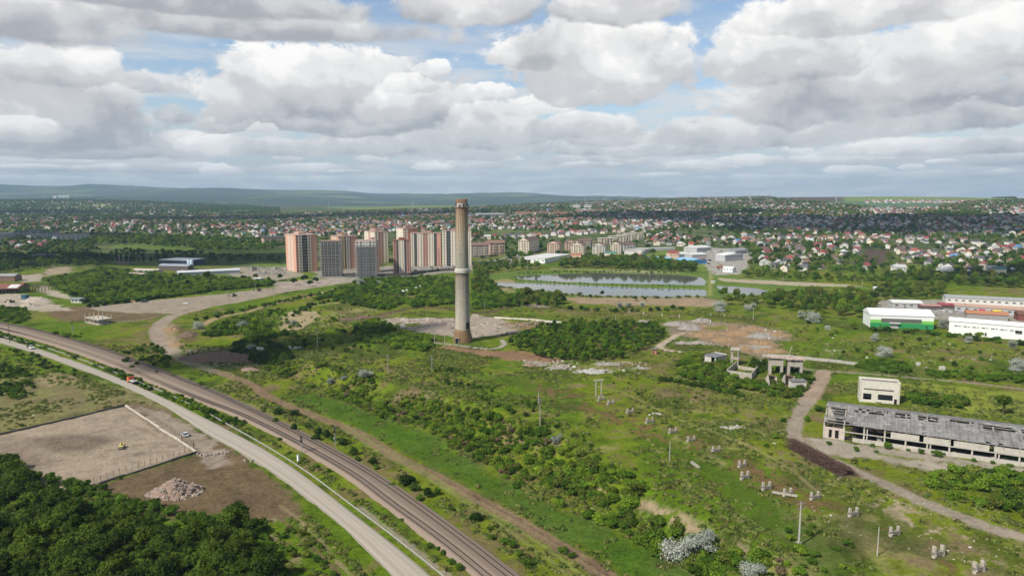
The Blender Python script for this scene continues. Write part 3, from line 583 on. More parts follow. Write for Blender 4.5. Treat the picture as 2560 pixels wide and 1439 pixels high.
def build_ground():
    NR, NC, X, Y = cgrid(); Z = H(X, Y)
    c = paint(X, Y)
    i = np.arange(NR * NC).reshape(NR, NC)
    Fq = np.stack([i[:-1, :-1], i[:-1, 1:], i[1:, 1:], i[1:, :-1]], -1).reshape(-1, 4)
    V = np.stack([X, Y, Z], 1)
    # a wide apron so the sheet also runs on behind and beside the camera
    n = len(V); ext = np.array([(-20000, -3000, -12), (20000, -3000, -12), (20000, 14300, -12), (-20000, 14300, -12)]); 
    me = bpy.data.meshes.new('ground'); me = np_mesh('ground', np.vstack([V, ext]), np.vstack([Fq, [[n, n + 1, n + 2, n + 3]]]), [ground_material()], smooth=True)
    ca = me.color_attributes.new('soil', 'FLOAT_COLOR', 'POINT'); cc = np.ones((len(me.vertices), 4), np.float32); cc[:len(c), :3] = c; cc[len(c):, :3] = C_G1
    ca.data.foreach_set('color', cc.ravel())
    tag(link('ground', me), 'rough green and brown ground running out to the hills', None, None, 'structure')
build_ground()
# ================================================================ roads, ballast, water
def resample(pl, step):
    pl = np.asarray(pl, float); d = np.r_[0, np.cumsum(np.hypot(*np.diff(pl, axis=0).T))]
    n = max(2, int(d[-1] / step)); t = np.linspace(0, d[-1], n)
    out = np.stack([np.interp(t, d, pl[:, 0]), np.interp(t, d, pl[:, 1])], 1)
    for _ in range(4): out[1:-1] = (out[:-2] + 2 * out[1:-1] + out[2:]) / 4
    return out
def normals2(c):
    t = np.gradient(c, axis=0); t /= np.linalg.norm(t, axis=1)[:, None]; return t, np.stack([-t[:, 1], t[:, 0]], 1)
def ribbon(name, left, right, dz, mats, skirt=.9, label=None, kind='structure', out=.5, n=140, cross=6):
    """a raised way between two edge lines, with sloping shoulders"""
    def rs(pl):
        pl = np.asarray(pl, float); d = np.r_[0, np.cumsum(np.hypot(*np.diff(pl, axis=0).T))]; t = np.linspace(0, d[-1], n); o = np.stack([np.interp(t, d, pl[:, 0]), np.interp(t, d, pl[:, 1])], 1)
        for _ in range(50): o[1:-1] = (o[:-2] + 2 * o[1:-1] + o[2:]) / 4
        return o
    A = rs(left); B = rs(right); mid = (A + B) / 2; z = Hs(mid[:, 0], mid[:, 1])
    for _ in range(20): z[1:-1] = (z[:-2] + 2 * z[1:-1] + z[2:]) / 4
    z = z + dz; rows = [(-out, -skirt)] + [(k / cross, 0) for k in range(cross + 1)] + [(1 + out, -skirt)]
    V = []; w = np.linalg.norm(B - A, axis=1); 
    for k, (s, q) in enumerate(rows):
        if s < 0: p = A + (A - B) / w[:, None] * out; 
        elif s > 1: p = B + (B - A) / w[:, None] * out
        else: p = A + (B - A) * s
        V.append(np.stack([p[:, 0], p[:, 1], z + q], 1))
    m = len(rows); V = np.stack(V, 1).reshape(-1, 3); i = np.arange(n * m).reshape(n, m)
    Fq = np.stack([i[:-1, :-1], i[:-1, 1:], i[1:, 1:], i[1:, :-1]], -1).reshape(-1, 4)
    me = np_mesh(name, V, Fq, mats, smooth=False)
    uv = me.uv_layers.new(name='UVMap'); L = np.r_[0, np.cumsum(np.hypot(*np.diff(mid, axis=0).T))]
    uvv = np.stack([np.repeat(np.array([r[0] for r in rows])[None, :], n, 0), np.repeat(L[:, None], m, 1)], -1).reshape(-1, 2)
    li = np.zeros(len(me.loops), np.int32); me.loops.foreach_get('vertex_index', li); uv.data.foreach_set('uv', uvv[li].astype(np.float32).ravel())
    o = link(name, me); tag(o, label, None, None, kind); return A, B, z
def uvmat(name, base, lanes, scale=1.0, rough=.9):
    m = bpy.data.materials.new(name); m.use_nodes = True; nt = m.node_tree; b = nt.nodes['Principled BSDF']; L = nt.links.new; b.inputs['Roughness'].default_value = rough; b.inputs['Specular IOR Level'].default_value = .15
    uv = nt.nodes.new('ShaderNodeUVMap'); tc = nt.nodes.new('ShaderNodeTexCoord')
    mp = nt.nodes.new('ShaderNodeMapping'); mp.inputs['Scale'].default_value = (6, .02, 1); L(uv.outputs[0], mp.inputs[0])
    n = nt.nodes.new('ShaderNodeTexNoise'); n.inputs['Scale'].default_value = 2.0; n.inputs['Detail'].default_value = 4; L(mp.outputs[0], n.inputs['Vector'])
    n2 = nt.nodes.new('ShaderNodeTexNoise'); n2.inputs['Scale'].default_value = 1.6 * scale; n2.inputs['Detail'].default_value = 5; n2.inputs['Roughness'].default_value = .7; L(tc.outputs['Object'], n2.inputs['Vector'])
    sp = nt.nodes.new('ShaderNodeSeparateXYZ'); L(uv.outputs[0], sp.inputs[0])
    rp = nt.nodes.new('ShaderNodeValToRGB'); cr = rp.color_ramp
    while len(cr.elements) > 1: cr.elements.remove(cr.elements[-1])
    for k, (p, f) in enumerate(lanes):
        e = cr.elements[0] if k == 0 else cr.elements.new(p); e.position = p; e.color = (base[0] * f, base[1] * f, base[2] * f, 1)
    mr = nt.nodes.new('ShaderNodeMapRange'); mr.inputs[1].default_value = -.3; mr.inputs[2].default_value = 1.3; L(sp.outputs[0], mr.inputs[0]); L(mr.outputs[0], rp.inputs[0])
    v = mth(nt, 'ADD', 1.0, mth(nt, 'ADD', mth(nt, 'MULTIPLY', mth(nt, 'SUBTRACT', n.outputs[0], .5), .35), mth(nt, 'MULTIPLY', mth(nt, 'SUBTRACT', n2.outputs[0], .5), .45)))
    s = nt.nodes.new('ShaderNodeVectorMath'); s.operation = 'SCALE'; L(rp.outputs[0], s.inputs[0]); L(v, s.inputs['Scale']); L(s.outputs[0], b.inputs['Base Color'])
    bp = nt.nodes.new('ShaderNodeBump'); bp.inputs['Strength'].default_value = .3; bp.inputs['Distance'].default_value = .1; L(n2.outputs[0], bp.inputs['Height']); L(bp.outputs[0], b.inputs['Normal'])
    return m
def lp(x): return (x + .3) / 1.6
ROAD_L = PL([(-60,838),(0,857),(60,873),(120,893),(180,915),(250,940),(320,968),(412,1013),(480,1060),(539,1098),(590,1122),(640,1150),(700,1190),(769,1243),(840,1300),(898,1348),(940,1392),(983,1438),(1040,1500)])
ROAD_R = PL([(-60,826),(0,843),(60,860),(120,878),(180,898),(250,925),(320,953),(420,1000),(500,1040),(570,1076),(640,1112),(700,1145),(760,1190),(830,1243),(900,1302),(965,1348),(1027,1391),(1076,1438),(1140,1500)])
asph = uvmat('road_asphalt', (.36,.325,.275), [(0,.62),(lp(-.03),.66),(lp(.0),.85),(lp(.12),.98),(lp(.26),.84),(lp(.38),1.02),(lp(.5),.95),(lp(.62),1.04),(lp(.74),.86),(lp(.88),1.0),(lp(1.0),.9),(lp(1.04),.6)])
RA, RB, RZ = ribbon('road', ROAD_L, ROAD_R, .38, [asph], label='pale worn asphalt road crossing the lower left', out=.9)
# gravel shoulder between the asphalt and the guard rail
GR_PX = [(-40,831),(10,843),(80,860),(150,882),(219,906),(322,946),(420,988),(508,1029),(570,1065),(629,1098),(700,1140),(774,1188),(840,1238),(900,1284),(962,1329),(1030,1383),(1101,1439),(1170,1500)]
GR = PL(GR_PX)
bal = uvmat('ballast_stones', (.225,.176,.138), [(0,1.05),(lp(0),1.12),(lp(.16),1.15),(lp(.3),1.05),(lp(.42),1.2),(lp(.52),.85),(lp(.66),.8),(lp(.8),.85),(lp(1),1.0)], scale=2.5)
# rails measured in the photo: inner and outer rail of each track
T2L = PL([(-60,800),(0,813),(60,824),(120,838),(200,860),(280,885),(360,915),(450,954),(530,985),(600,1021),(690,1063),(743,1089),(830,1135),(898,1176),(962,1219),(1078,1307),(1160,1370),(1260,1446),(1330,1505)])
T2R = PL([(-60,793),(0,805),(60,816),(120,829),(200,850),(280,874),(360,903),(450,941),(530,974),(600,1007),(690,1050),(769,1093),(850,1138),(931,1181),(1010,1233),(1130,1317),(1200,1371),(1285,1439),(1360,1500)])
T1L = PL([(-60,812),(0,826),(60,842),(120,860),(200,886),(280,915),(360,948),(450,985),(530,1018),(600,1043),(680,1080),(750,1117),(830,1163),(900,1205),(962,1258),(1072,1338),(1130,1381),(1200,1439),(1270,1500)])
T1R = PL([(-60,807),(0,820),(60,835),(120,852),(200,877),(280,905),(360,937),(450,974),(530,1004),(600,1028),(680,1069),(750,1106),(830,1149),(900,1192),(962,1242),(1084,1328),(1150,1379),(1220,1438),(1290,1500)])
def off(pl, d):
    t, n = normals2(pl); return pl + n * d
c1 = resample((resample(T1L, 3)[:200] if False else T1L), 3)
def mid2(A, B, n=200):
    f = lambda pl: np.stack([np.interp(np.linspace(0, 1, n), np.linspace(0, 1, len(pl)), pl[:, k]) for k in (0, 1)], 1)
    def byl(pl):
        d = np.r_[0, np.cumsum(np.hypot(*np.diff(pl, axis=0).T))]; t = np.linspace(0, d[-1], n); return np.stack([np.interp(t, d, pl[:, k]) for k in (0, 1)], 1)
    o = (byl(A) + byl(B)) / 2
    for _ in range(16): o[1:-1] = (o[:-2] + 2 * o[1:-1] + o[2:]) / 4
    return o
TC2 = mid2(T2L, T2R); TC1 = mid2(T1L, T1R)
_, n2_ = normals2(TC2); _, n1_ = normals2(TC1)
BA, BB, BZ = ribbon('ballast', TC1 - n1_ * 2.1, TC2 + n2_ * 2.2, .55, [bal], label='brown grey stone ballast under the two railway tracks', out=.8, n=260, cross=8)
def zat(mid, z, x, y):
    k = np.argmin((mid[:, 0] - x) ** 2 + (mid[:, 1] - y) ** 2); return z[k]
BM = (BA + BB) / 2; RM = (RA + RB) / 2
M_rail = mat('rail_steel', (.075, .048, .036), rough=.5, metal=.3, var=.2); M_slp = mat('sleeper_concrete', (.27, .225, .19), var=.2, scale=3)
def railway(center, label):
    t = empty('railway_track', (0, 0, 0), 0, label, 'railway track', 'railway tracks')
    d = np.r_[0, np.cumsum(np.hypot(*np.diff(center, axis=0).T))]
    z = np.array([zat(BM, BZ, *p) for p in center])
    for s in (-1, 1):
        tt, nn = normals2(center); p = center + nn * s * .76; V = []; k = len(p)
        for dx, dz in ((-.09, .10), (-.09, .30), (.09, .30), (.09, .10)): V.append(np.stack([p[:, 0] + nn[:, 0] * dx, p[:, 1] + nn[:, 1] * dx, z + dz], 1))
        V = np.stack(V, 1).reshape(-1, 3); i = np.arange(k * 4).reshape(k, 4); Fq = np.concatenate([np.stack([i[:-1, a], i[:-1, (a + 1) % 4], i[1:, (a + 1) % 4], i[1:, a]], -1) for a in range(4)])
        link('rail', np_mesh('rail', V, Fq, [M_rail]), t)
    # sleepers: the hundred nearest ones singly, the rest as one
    me = MB().box((0, 0, .06), (.26, 2.6, .16)).mesh('sleeper', M_slp); rest = MB(); sl = []
    for q in np.arange(0, d[-1], .78):
        x = np.interp(q, d, center[:, 0]); y = np.interp(q, d, center[:, 1]); k = min(len(center) - 2, np.searchsorted(d, q)); k = max(k, 1)
        a = math.atan2(center[k][1] - center[k - 1][1], center[k][0] - center[k - 1][0]); sl.append((y, x, float(np.interp(q, d, z)), a))
    vis = sorted([s for s in sl if s[0] > 149]); near = vis[:100]; ns = set(near)
    for s in sl:
        if s in ns:
            o = link('sleeper', me, t, (s[1], s[0], s[2])); o.rotation_euler = (0, 0, s[3])
        else: rest.box((s[1], s[0], s[2] + .06), (.26, 2.6, .16), s[3])
    tag(rest.build('sleepers', M_slp, t), kind='stuff')
railway(TC2, 'right hand railway track, the one farther from the asphalt road')
railway(TC1, 'left hand railway track, the one nearer the asphalt road')
# guard rail beside the road
def guard_rail():
    p = resample(GR, 4.0); tt, nn = normals2(p); z = np.array([zat(RM, RZ, *q) for q in p]) - .25
    t = empty('guard_rail', (float(p[0][0]), float(p[0][1]), float(z[0])), 0, 'long galvanised guard rail along the railway side of the asphalt road', 'guard rail')
    m = mat('galvanised_steel', (.34, .34, .30), rough=.6, metal=.1, var=.1); x0, y0, z0 = p[0][0], p[0][1], z[0]; V = []
    for dx, dz in ((-.08, .45), (-.16, .58), (-.08, .68), (-.16, .78), (-.08, .88), (.06, .88), (.06, .45)): V.append(np.stack([p[:, 0] + nn[:, 0] * dx - x0, p[:, 1] + nn[:, 1] * dx - y0, z + dz - z0], 1))
    k = len(p); n = len(V); V = np.stack(V, 1).reshape(-1, 3); i = np.arange(k * n).reshape(k, n); Fq = np.concatenate([np.stack([i[:-1, a], i[:-1, (a + 1) % n], i[1:, (a + 1) % n], i[1:, a]], -1) for a in range(n)])
    link('beam', np_mesh('beam', V, Fq, [m]), t)
    pm = MB().box((0, 0, .3), (.14, .12, 1.0)).mesh('post', m); idx = [k for k in range(len(p)) if p[k][1] > 140][::-1]; idx.sort(key=lambda k: p[k][1]); rest = MB()
    for r, k in enumerate(idx):
        if r < 95: link('post', pm, t, (p[k][0] - x0 + nn[k][0] * .1, p[k][1] - y0 + nn[k][1] * .1, z[k] - z0))
        else: rest.box((p[k][0] - x0, p[k][1] - y0, z[k] - z0 + .3), (.14, .12, 1.0))
    if rest.v: tag(rest.build('posts', m, t), kind='stuff')
guard_rail()
def water():
    m = bpy.data.materials.new('pond_water'); m.use_nodes = True; nt = m.node_tree; b = nt.nodes['Principled BSDF']
    b.inputs['Base Color'].default_value = (.10, .105, .085, 1); b.inputs['Roughness'].default_value = .06; b.inputs['IOR'].default_value = 1.33; b.inputs['Specular IOR Level'].default_value = .6
    tc = nt.nodes.new('ShaderNodeTexCoord'); n = nt.nodes.new('ShaderNodeTexNoise'); n.inputs['Scale'].default_value = 1.2; n.inputs['Detail'].default_value = 3; bp = nt.nodes.new('ShaderNodeBump'); bp.inputs['Strength'].default_value = .04; bp.inputs['Distance'].default_value = .1
    nt.links.new(tc.outputs['Object'], n.inputs['Vector']); nt.links.new(n.outputs[0], bp.inputs['Height']); nt.links.new(bp.outputs[0], b.inputs['Normal'])
    for pl, lb in zip(PONDS, ('far long fish pond', 'near long fish pond with reeds on its bank', 'small pond behind the trees')):
        c = pl.mean(0); q = [tuple(c + (p - c) * 1.0 + (p - c) / np.linalg.norm(p - c) * 3) for p in pl]
        mb = MB(); mb.prism(q, -2.2, -.95); tag(mb.build('pond_water', m), lb, None, None, 'structure')
water()
# ================================================================ fair-weather clouds overhead, out of the frame, that shade parts of the town
def cloud_over(u, v, rx, ry, alt=1250, seed=0, rot=0.0):
    g = P(u, v); k = (alt - g.z) / math.tan(R(SUN_EL)); c = Vector((g.x, g.y, alt)) - Vector((SH.x * k, SH.y * k, 0))
    n, mm = 72, 16; rg = np.random.default_rng(seed); ph = rg.uniform(0, 6.28, 8); V = []; Fq = []
    for a in range(mm + 1):
        th = math.pi * a / mm
        for b in range(n):
            t = 2 * math.pi * b / n; w = 1 + .16 * math.sin(3 * t + ph[0]) + .12 * math.sin(5 * t + ph[1]) + .09 * math.sin(9 * t + ph[2]) + .06 * math.sin(17 * t + ph[3])
            zz = math.cos(th); r = math.sin(th) * w; hz = (zz * 110 * (1 + .25 * math.sin(4 * t + ph[4])) if zz > 0 else zz * 35)
            x, y = r * rx * math.cos(t), r * ry * math.sin(t); V.append((x * math.cos(rot) - y * math.sin(rot), x * math.sin(rot) + y * math.cos(rot), hz))
    for a in range(mm):
        for b in range(n): Fq.append((a * n + b, a * n + (b + 1) % n, (a + 1) * n + (b + 1) % n, (a + 1) * n + b))
    m = mat('cloud_white', (.85, .86, .88), rough=1, var=.02, spec=0)
    tag(link('cloud', np_mesh('cloud', V, Fq, [m], True), None, c), 'white cumulus cloud drifting above the land', None, None, 'structure')
for a in [(330,650,260,62,0),(100,590,200,90,1),(620,548,560,170,2),(60,532,360,200,8),(2150,560,430,260,3),(2480,548,260,130,4),(1600,545,200,130,5),(1000,537,420,170,6),(2500,690,60,18,7),(565,895,33,13,12),(640,880,22,12,13),(1700,535,300,100,14)]:
    cloud_over(a[0], a[1], a[2], a[3], alt=(1250 if a[2] > 50 else 1250), seed=a[4])
def haze():
    m = bpy.data.materials.new('haze_air'); m.use_nodes = True; nt = m.node_tree; nt.nodes.clear(); o = nt.nodes.new('ShaderNodeOutputMaterial'); v = nt.nodes.new('ShaderNodeVolumePrincipled')
    v.inputs['Color'].default_value = (.52, .76, 1.0, 1); v.inputs['Density'].default_value = HAZE_D; v.inputs['Anisotropy'].default_value = .0
    nt.links.new(v.outputs[0], o.inputs['Volume'])
    mb = MB(); mb.box((0, 5600, 243), (42000, 17600, 514)); tag(mb.build('haze', m), 'thin bluish summer haze over the land', None, None, 'stuff')
HAZE_D = 7.2e-5
# ================================================================ buildings
EXCL = []                                   # discs kept free of trees
M_white = mat('white_render', (.62,.60,.56), stain=(.42,.39,.34,.60), objvar=.06); M_cream = mat('cream_render', (.70,.62,.50), objvar=.08); M_peach = mat('peach_render', (.66,.47,.36), objvar=.08)
M_pink = mat('pink_brick_cladding', (.60,.335,.25), var=.08, scale=.8); M_lcream = mat('pale_cladding', (.70,.63,.52), var=.05); M_dkglass = mat('dark_glass_strip', (.035,.042,.05), rough=.25, spec=.6)
M_win = mat('window_glass', (.05,.055,.065), rough=.2, spec=.6); M_conc = mat('bare_concrete', (.34,.315,.275), stain=(.24,.21,.18,.56), scale=.9); M_oldc = mat('weathered_concrete', (.40,.365,.31), var=.25, scale=1.2, stain=(.20,.17,.14,.55), bump=.4)
M_dark = mat('dark_void', (.018,.017,.016), rough=.9, spec=.05); M_steel = mat('scaffold_steel', (.36,.36,.37), rough=.6, metal=.2); M_brick = mat('red_brick', (.40,.17,.11), var=.2, scale=2)
ROOFS = {'red': mat('red_roof', (.26,.065,.055), var=.15, objvar=.2), 'terracotta': mat('terracotta_roof', (.32,.135,.085), var=.15, objvar=.2), 'brown': mat('brown_roof', (.15,.095,.08), var=.2, objvar=.25),
 'dark grey': mat('dark_grey_roof', (.085,.085,.095), var=.2, objvar=.3), 'light grey': mat('light_grey_roof', (.40,.41,.42), var=.12, objvar=.15), 'maroon': mat('maroon_roof', (.21,.055,.07), var=.15, objvar=.2), 'green': mat('green_roof', (.08,.20,.17), var=.15), 'blue': mat('blue_roof', (.10,.22,.42), var=.1), 'old tile': mat('old_tile_roof', (.27,.17,.13), var=.3, scale=1.5, objvar=.2)}
def site(a, b=None):
    A = P(*a); B = P(*b); d = Vector((B.x - A.x, B.y - A.y)); L = d.length; rz = math.atan2(d.y, d.x); z = min(h1(A.x, A.y), h1(B.x, B.y))
    A.z = z; return A, L, rz
def keep(A, L, rz, D, r=None):
    n = max(1, int(L / 8)); m = max(1, int(D / 8))
    for i in range(n + 1):
        for j in range(m + 1):
            x, y = L * i / n, D * j / m; EXCL.append((A.x + x * math.cos(rz) - y * math.sin(rz), A.y + x * math.sin(rz) + y * math.cos(rz), r or 6.5))
def hpx(v0, v1, dist): return abs(v0 - v1) * dist / F
def facade(t, x0, W, z0, h, nfl, cols, mface=None, y=0.0, side=False, budget=[0], winm=None):
    """vertical bands of cladding with rows of windows; cols = (share, material or None, windows, window width)"""
    tot = sum(c[0] for c in cols); x = x0; fl = h / nfl
    for (w, m, nw, ww) in cols:
        w = W * w / tot
        if m is not None:
            mb = MB()
            if side: mb.box((y - .12, x + w / 2, z0 + h / 2), (.3, w - .02, h - .1))
            else: mb.box((x + w / 2, y - .12, z0 + h / 2), (w - .02, .3, h - .1))
            mb.build('cladding_strip' if m is not M_dkglass else 'glazed_strip', m, t)
        for k in range(nw):
            cx = x + w * (k + .5) / nw
            for f in range(nfl):
                if budget[0] <= 0: break
                budget[0] -= 1; key = (side, ww)
                me = WINM.get(key)
                if me is None: me = WINM[key] = (MB().box((0, 0, 0), (.16, ww, 1.5)) if side else MB().box((0, 0, 0), (ww, .16, 1.5))).mesh('window', winm or M_win)
                zc = z0 + f * fl + fl * .52
                link('window', me, t, ((y - .30, cx, zc) if side else (cx, y - .30, zc)))
        x += w
WINM = {}
def tower(label, ul, us, ur, vb, vt, ang, front, left=None, nfl=13, body=None, roofm=None, group='tall apartment towers', cat='apartment tower', crown=1.2, Dm=None):
    A = P(us, vb); sn, cs = math.sin(R(ang)), math.cos(R(ang)); k1, k2 = (ul - CX) / F, (ur - CX) / F; W = (k2 * A.y - A.x) / (cs - k2 * sn); h = hpx(vb, vt, A.y)
    D = Dm or min(40.0, (A.x - k1 * A.y) / (sn + k1 * cs))
    t = empty('apartment_tower', A, R(ang), label, cat, group); keep(A, W, R(ang), D)
    z0 = -2.0; body = body or M_pink
    MB().box((W / 2, D / 2, (h + z0) / 2), (W, D, h - z0)).build('wall', body, t)
    mb = MB().box((W / 2, D / 2, h + .25), (W + .8, D + .8, .5)); mb.box((W * .5, D * .55, h + .5 + crown), (W * .35, D * .4, crown * 2)); mb.build('roof', roofm or mat('tower_roof_slab', (.36,.24,.20)), t)
    b = [98]
    facade(t, 0, W, 0, h, nfl, front, budget=b)
    if left: facade(t, 0, D, 0, h, nfl, left, side=True, budget=b)
    # balconies: thin ledges across the glazed strips
    tot = sum(c[0] for c in front); x = 0
    for (w, m, nw, ww) in front:
        w = W * w / tot
        if m is M_dkglass:
            mb = MB()
            for f in range(1, nfl): mb.box((x + w / 2, -.45, f * h / nfl), (w * .55, .5, .22))
            mb.build('balcony_ledges', M_lcream, t)
        x += w
    return t
pk, cr, gl = M_pink, M_lcream, M_dkglass
STR = [(1.0,None,0,0),(.5,cr,1,1.0),(.6,None,0,0),(.5,cr,1,1.0),(1.0,None,0,0)]
tower('pink and cream apartment tower farthest left, with a lit left flank', 714,742,792,681,588,35,[(.7,None,1,1.1),(1.1,cr,1,1.6),(1.5,gl,0,0),(1.1,cr,1,1.6),(1.7,None,0,0)], STR, roofm=mat('tower_roof_pink', (.47,.33,.28)))
tower('pink apartment tower standing behind the yellow crane', 827,848,893,673,591,33,[(1.0,cr,1,1.5),(1.2,gl,0,0),(1.1,cr,1,1.5),(.5,None,1,1.0),(1.8,None,0,0)], STR)
tower('apartment tower with a cream left flank and pink centre, behind the grey scaffold', 912,938,970,659,580,30,[(1.0,cr,1,1.5),(1.6,None,2,1.2),(1.2,cr,1,1.5)], [(1,cr,1,1.2),(.7,None,0,0),(1,cr,1,1.2)], body=mat('pink_light', (.52,.34,.27)))
tower('narrow apartment tower in front with dark red roof band and cream centre', 982,984,1024,685,600,4,[(1.1,None,1,1.6),(.7,gl,0,0),(1.8,cr,2,1.0),(.7,gl,0,0),(1.1,None,1,1.6)], roofm=mat('tower_roof_dark_red', (.24,.10,.075)), Dm=14)
tower('rear apartment tower with white left flank and orange upper wall', 992,1009,1046,662,571,32,[(1,cr,1,1.4),(2.2,None,0,0)], [(1,cr,1,1.2),(1,cr,1,1.2)], body=mat('orange_brick_upper', (.50,.28,.18)))
tower('broad cream, pink and dark striped apartment tower left of the chimney', 1026,1028,1102,665,583,3,[(1.0,cr,1,1.7),(.9,gl,0,0),(.8,cr,1,1.0),(1,cr,1,1.6),(1.6,None,2,1.6),(1,cr,1,1.6),(.8,cr,1,1.0),(.8,gl,0,0),(1.3,None,1,.9)], Dm=16)
tower('cream and pink striped apartment tower half hidden behind the chimney', 1104,1106,1178,664,577,3,[(1.2,cr,1,1.7),(1.2,gl,0,0),(1.0,cr,1,1.0),(1,cr,1,1.6),(1.6,None,2,1.6),(1.2,cr,1,1.6),(1,cr,1,1)], Dm=16)
tower('pink tower end wall rising behind the grey scaffolded block', 914,931,948,682,601,34,[(2,None,0,0)], [(1,None,0,0)])
def scaffold_tower(label, ul, us, ur, vb, vt, ang, nfl, top, skin):
    A = P(us, vb); W = (ur - us) / F * A.y / math.cos(R(ang)); D = 17.0; h = hpx(vb, vt, A.y); fl = h / nfl
    t = empty('scaffolded_tower', A, R(ang), label, 'tower block', 'towers under construction'); keep(A, W, R(ang), D)
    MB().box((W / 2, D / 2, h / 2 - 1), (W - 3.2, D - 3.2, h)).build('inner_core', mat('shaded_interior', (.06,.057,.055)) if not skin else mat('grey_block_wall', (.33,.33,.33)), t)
    for f in range(nfl + 1): MB().box((W / 2, D / 2, f * fl), (W - .4, D - .4, .34)).build('floor_slab', M_conc, t)
    for i in range(6):
        for j in (0, 1): MB().box((.5 + (W - 1) * i / 5, .5 if j == 0 else D - .5, h / 2), (.5, .5, h)).build('column', M_conc, t)
    sc = MB()
    for z in np.arange(1, h - (4 if skin else 0), 2.0):
        sc.box((W / 2, -1.0, z), (W + 2.5, .07, .16)); sc.box((W / 2, -.7, z - .05), (W + 2.2, .8, .10)); sc.box((W + 1.0, D / 2, z), (.07, D, .16)); sc.box((-1.0, D / 2, z), (.07, D, .16))
    for i in range(13):
        sc.box((-1 + (W + 2) * i / 12, -1.05, h / 2), (.1, .1, h)); sc.box((W + 1.05, D * i / 12, h / 2), (.1, .1, h))
    sc.build('scaffold', mat('scaffold_tubes', (.50,.50,.50), rough=.6), t)
    if skin:
        MB().box((W / 2, .2, h - 3.0), (W, .5, 6.2)).build('white_parapet', M_white, t)
        facade(t, 0, W, 0, h, nfl, [(1,None,1,1.6),(1,None,1,2.4),(.8,None,1,.8),(.8,None,1,.8),(1,None,1,2.4),(1,None,1,1.6)], budget=[96])
    MB().box((W / 2, D / 2, h + .5), (W + .3, D + .3, .7)).build('roof_deck', top, t)
    if not skin:
        mb = MB()
        for i in range(12): mb.box((W * i / 11, .4, h + 1.3), (.12, .12, 1.8))
        mb.build('starter_bars', mat('rusty_bars', (.22,.13,.09)), t)
scaffold_tower('bare concrete tower block under construction inside dark scaffolding', 796,801,850,692,604,6,13,mat('raw_deck', (.25,.19,.15)),False)
scaffold_tower('grey scaffolded tower block with a white top storey and pinkish roof', 886,891,940,693,602,6,13,mat('pink_deck', (.42,.29,.25)),True)
def crane():
    A = P(860,676); h = hpx(676, 558, A.y); t = empty('tower_crane', A, R(12), 'tall yellow tower crane beside the scaffolded blocks', 'crane'); m = mat('crane_yellow', (.52,.40,.15))
    s = 1.1; mb = MB()
    for x in (-s, s):
        for y in (-s, s): mb.box((x, y, h / 2), (.34, .34, h))
    for k in range(int(h / 3)):
        z = k * 3
        for a, b in (((-s, -s), (s, -s)), ((s, -s), (s, s)), ((s, s), (-s, s)), ((-s, s), (-s, -s))): mb.tube((a[0], a[1], z), (b[0], b[1], z + 3), .12, n=4)
    mb.build('mast', m, t); zj = hpx(676, 573, A.y)
    mb = MB(); LJ = 19.0
    for y in (-.6, .6): mb.box((-LJ / 2, y, zj), (LJ, .22, .22))
    mb.box((-LJ / 2, 0, zj + 1.2), (LJ, .22, .22))
    for k in range(9): mb.tube((-k * 2.1, -.6, zj), (-k * 2.1 - 1, 0, zj + 1.2), .09, n=4); mb.tube((-k * 2.1 - 1, 0, zj + 1.2), (-k * 2.1 - 2.1, .6, zj), .09, n=4)
    mb.build('jib', m, t); mb = MB(); mb.box((4, 0, zj + .2), (8, 1.3, .35)); mb.build('counter_jib', m, t); MB().box((7, 0, zj - .6), (1.8, 1.4, 1.6)).build('counterweight', M_conc, t)
    mb = MB(); mb.box((.9, -.9, zj - 1.2), (1.3, 1.3, 1.9)); mb.build('cab', M_white, t); mb = MB(); mb.tube((0, 0, h), (-LJ * .7, 0, zj + 1.3), .05, n=4); mb.tube((0, 0, h), (7, 0, zj + .4), .05, n=4); mb.build('tie_bar', M_steel, t)
crane()
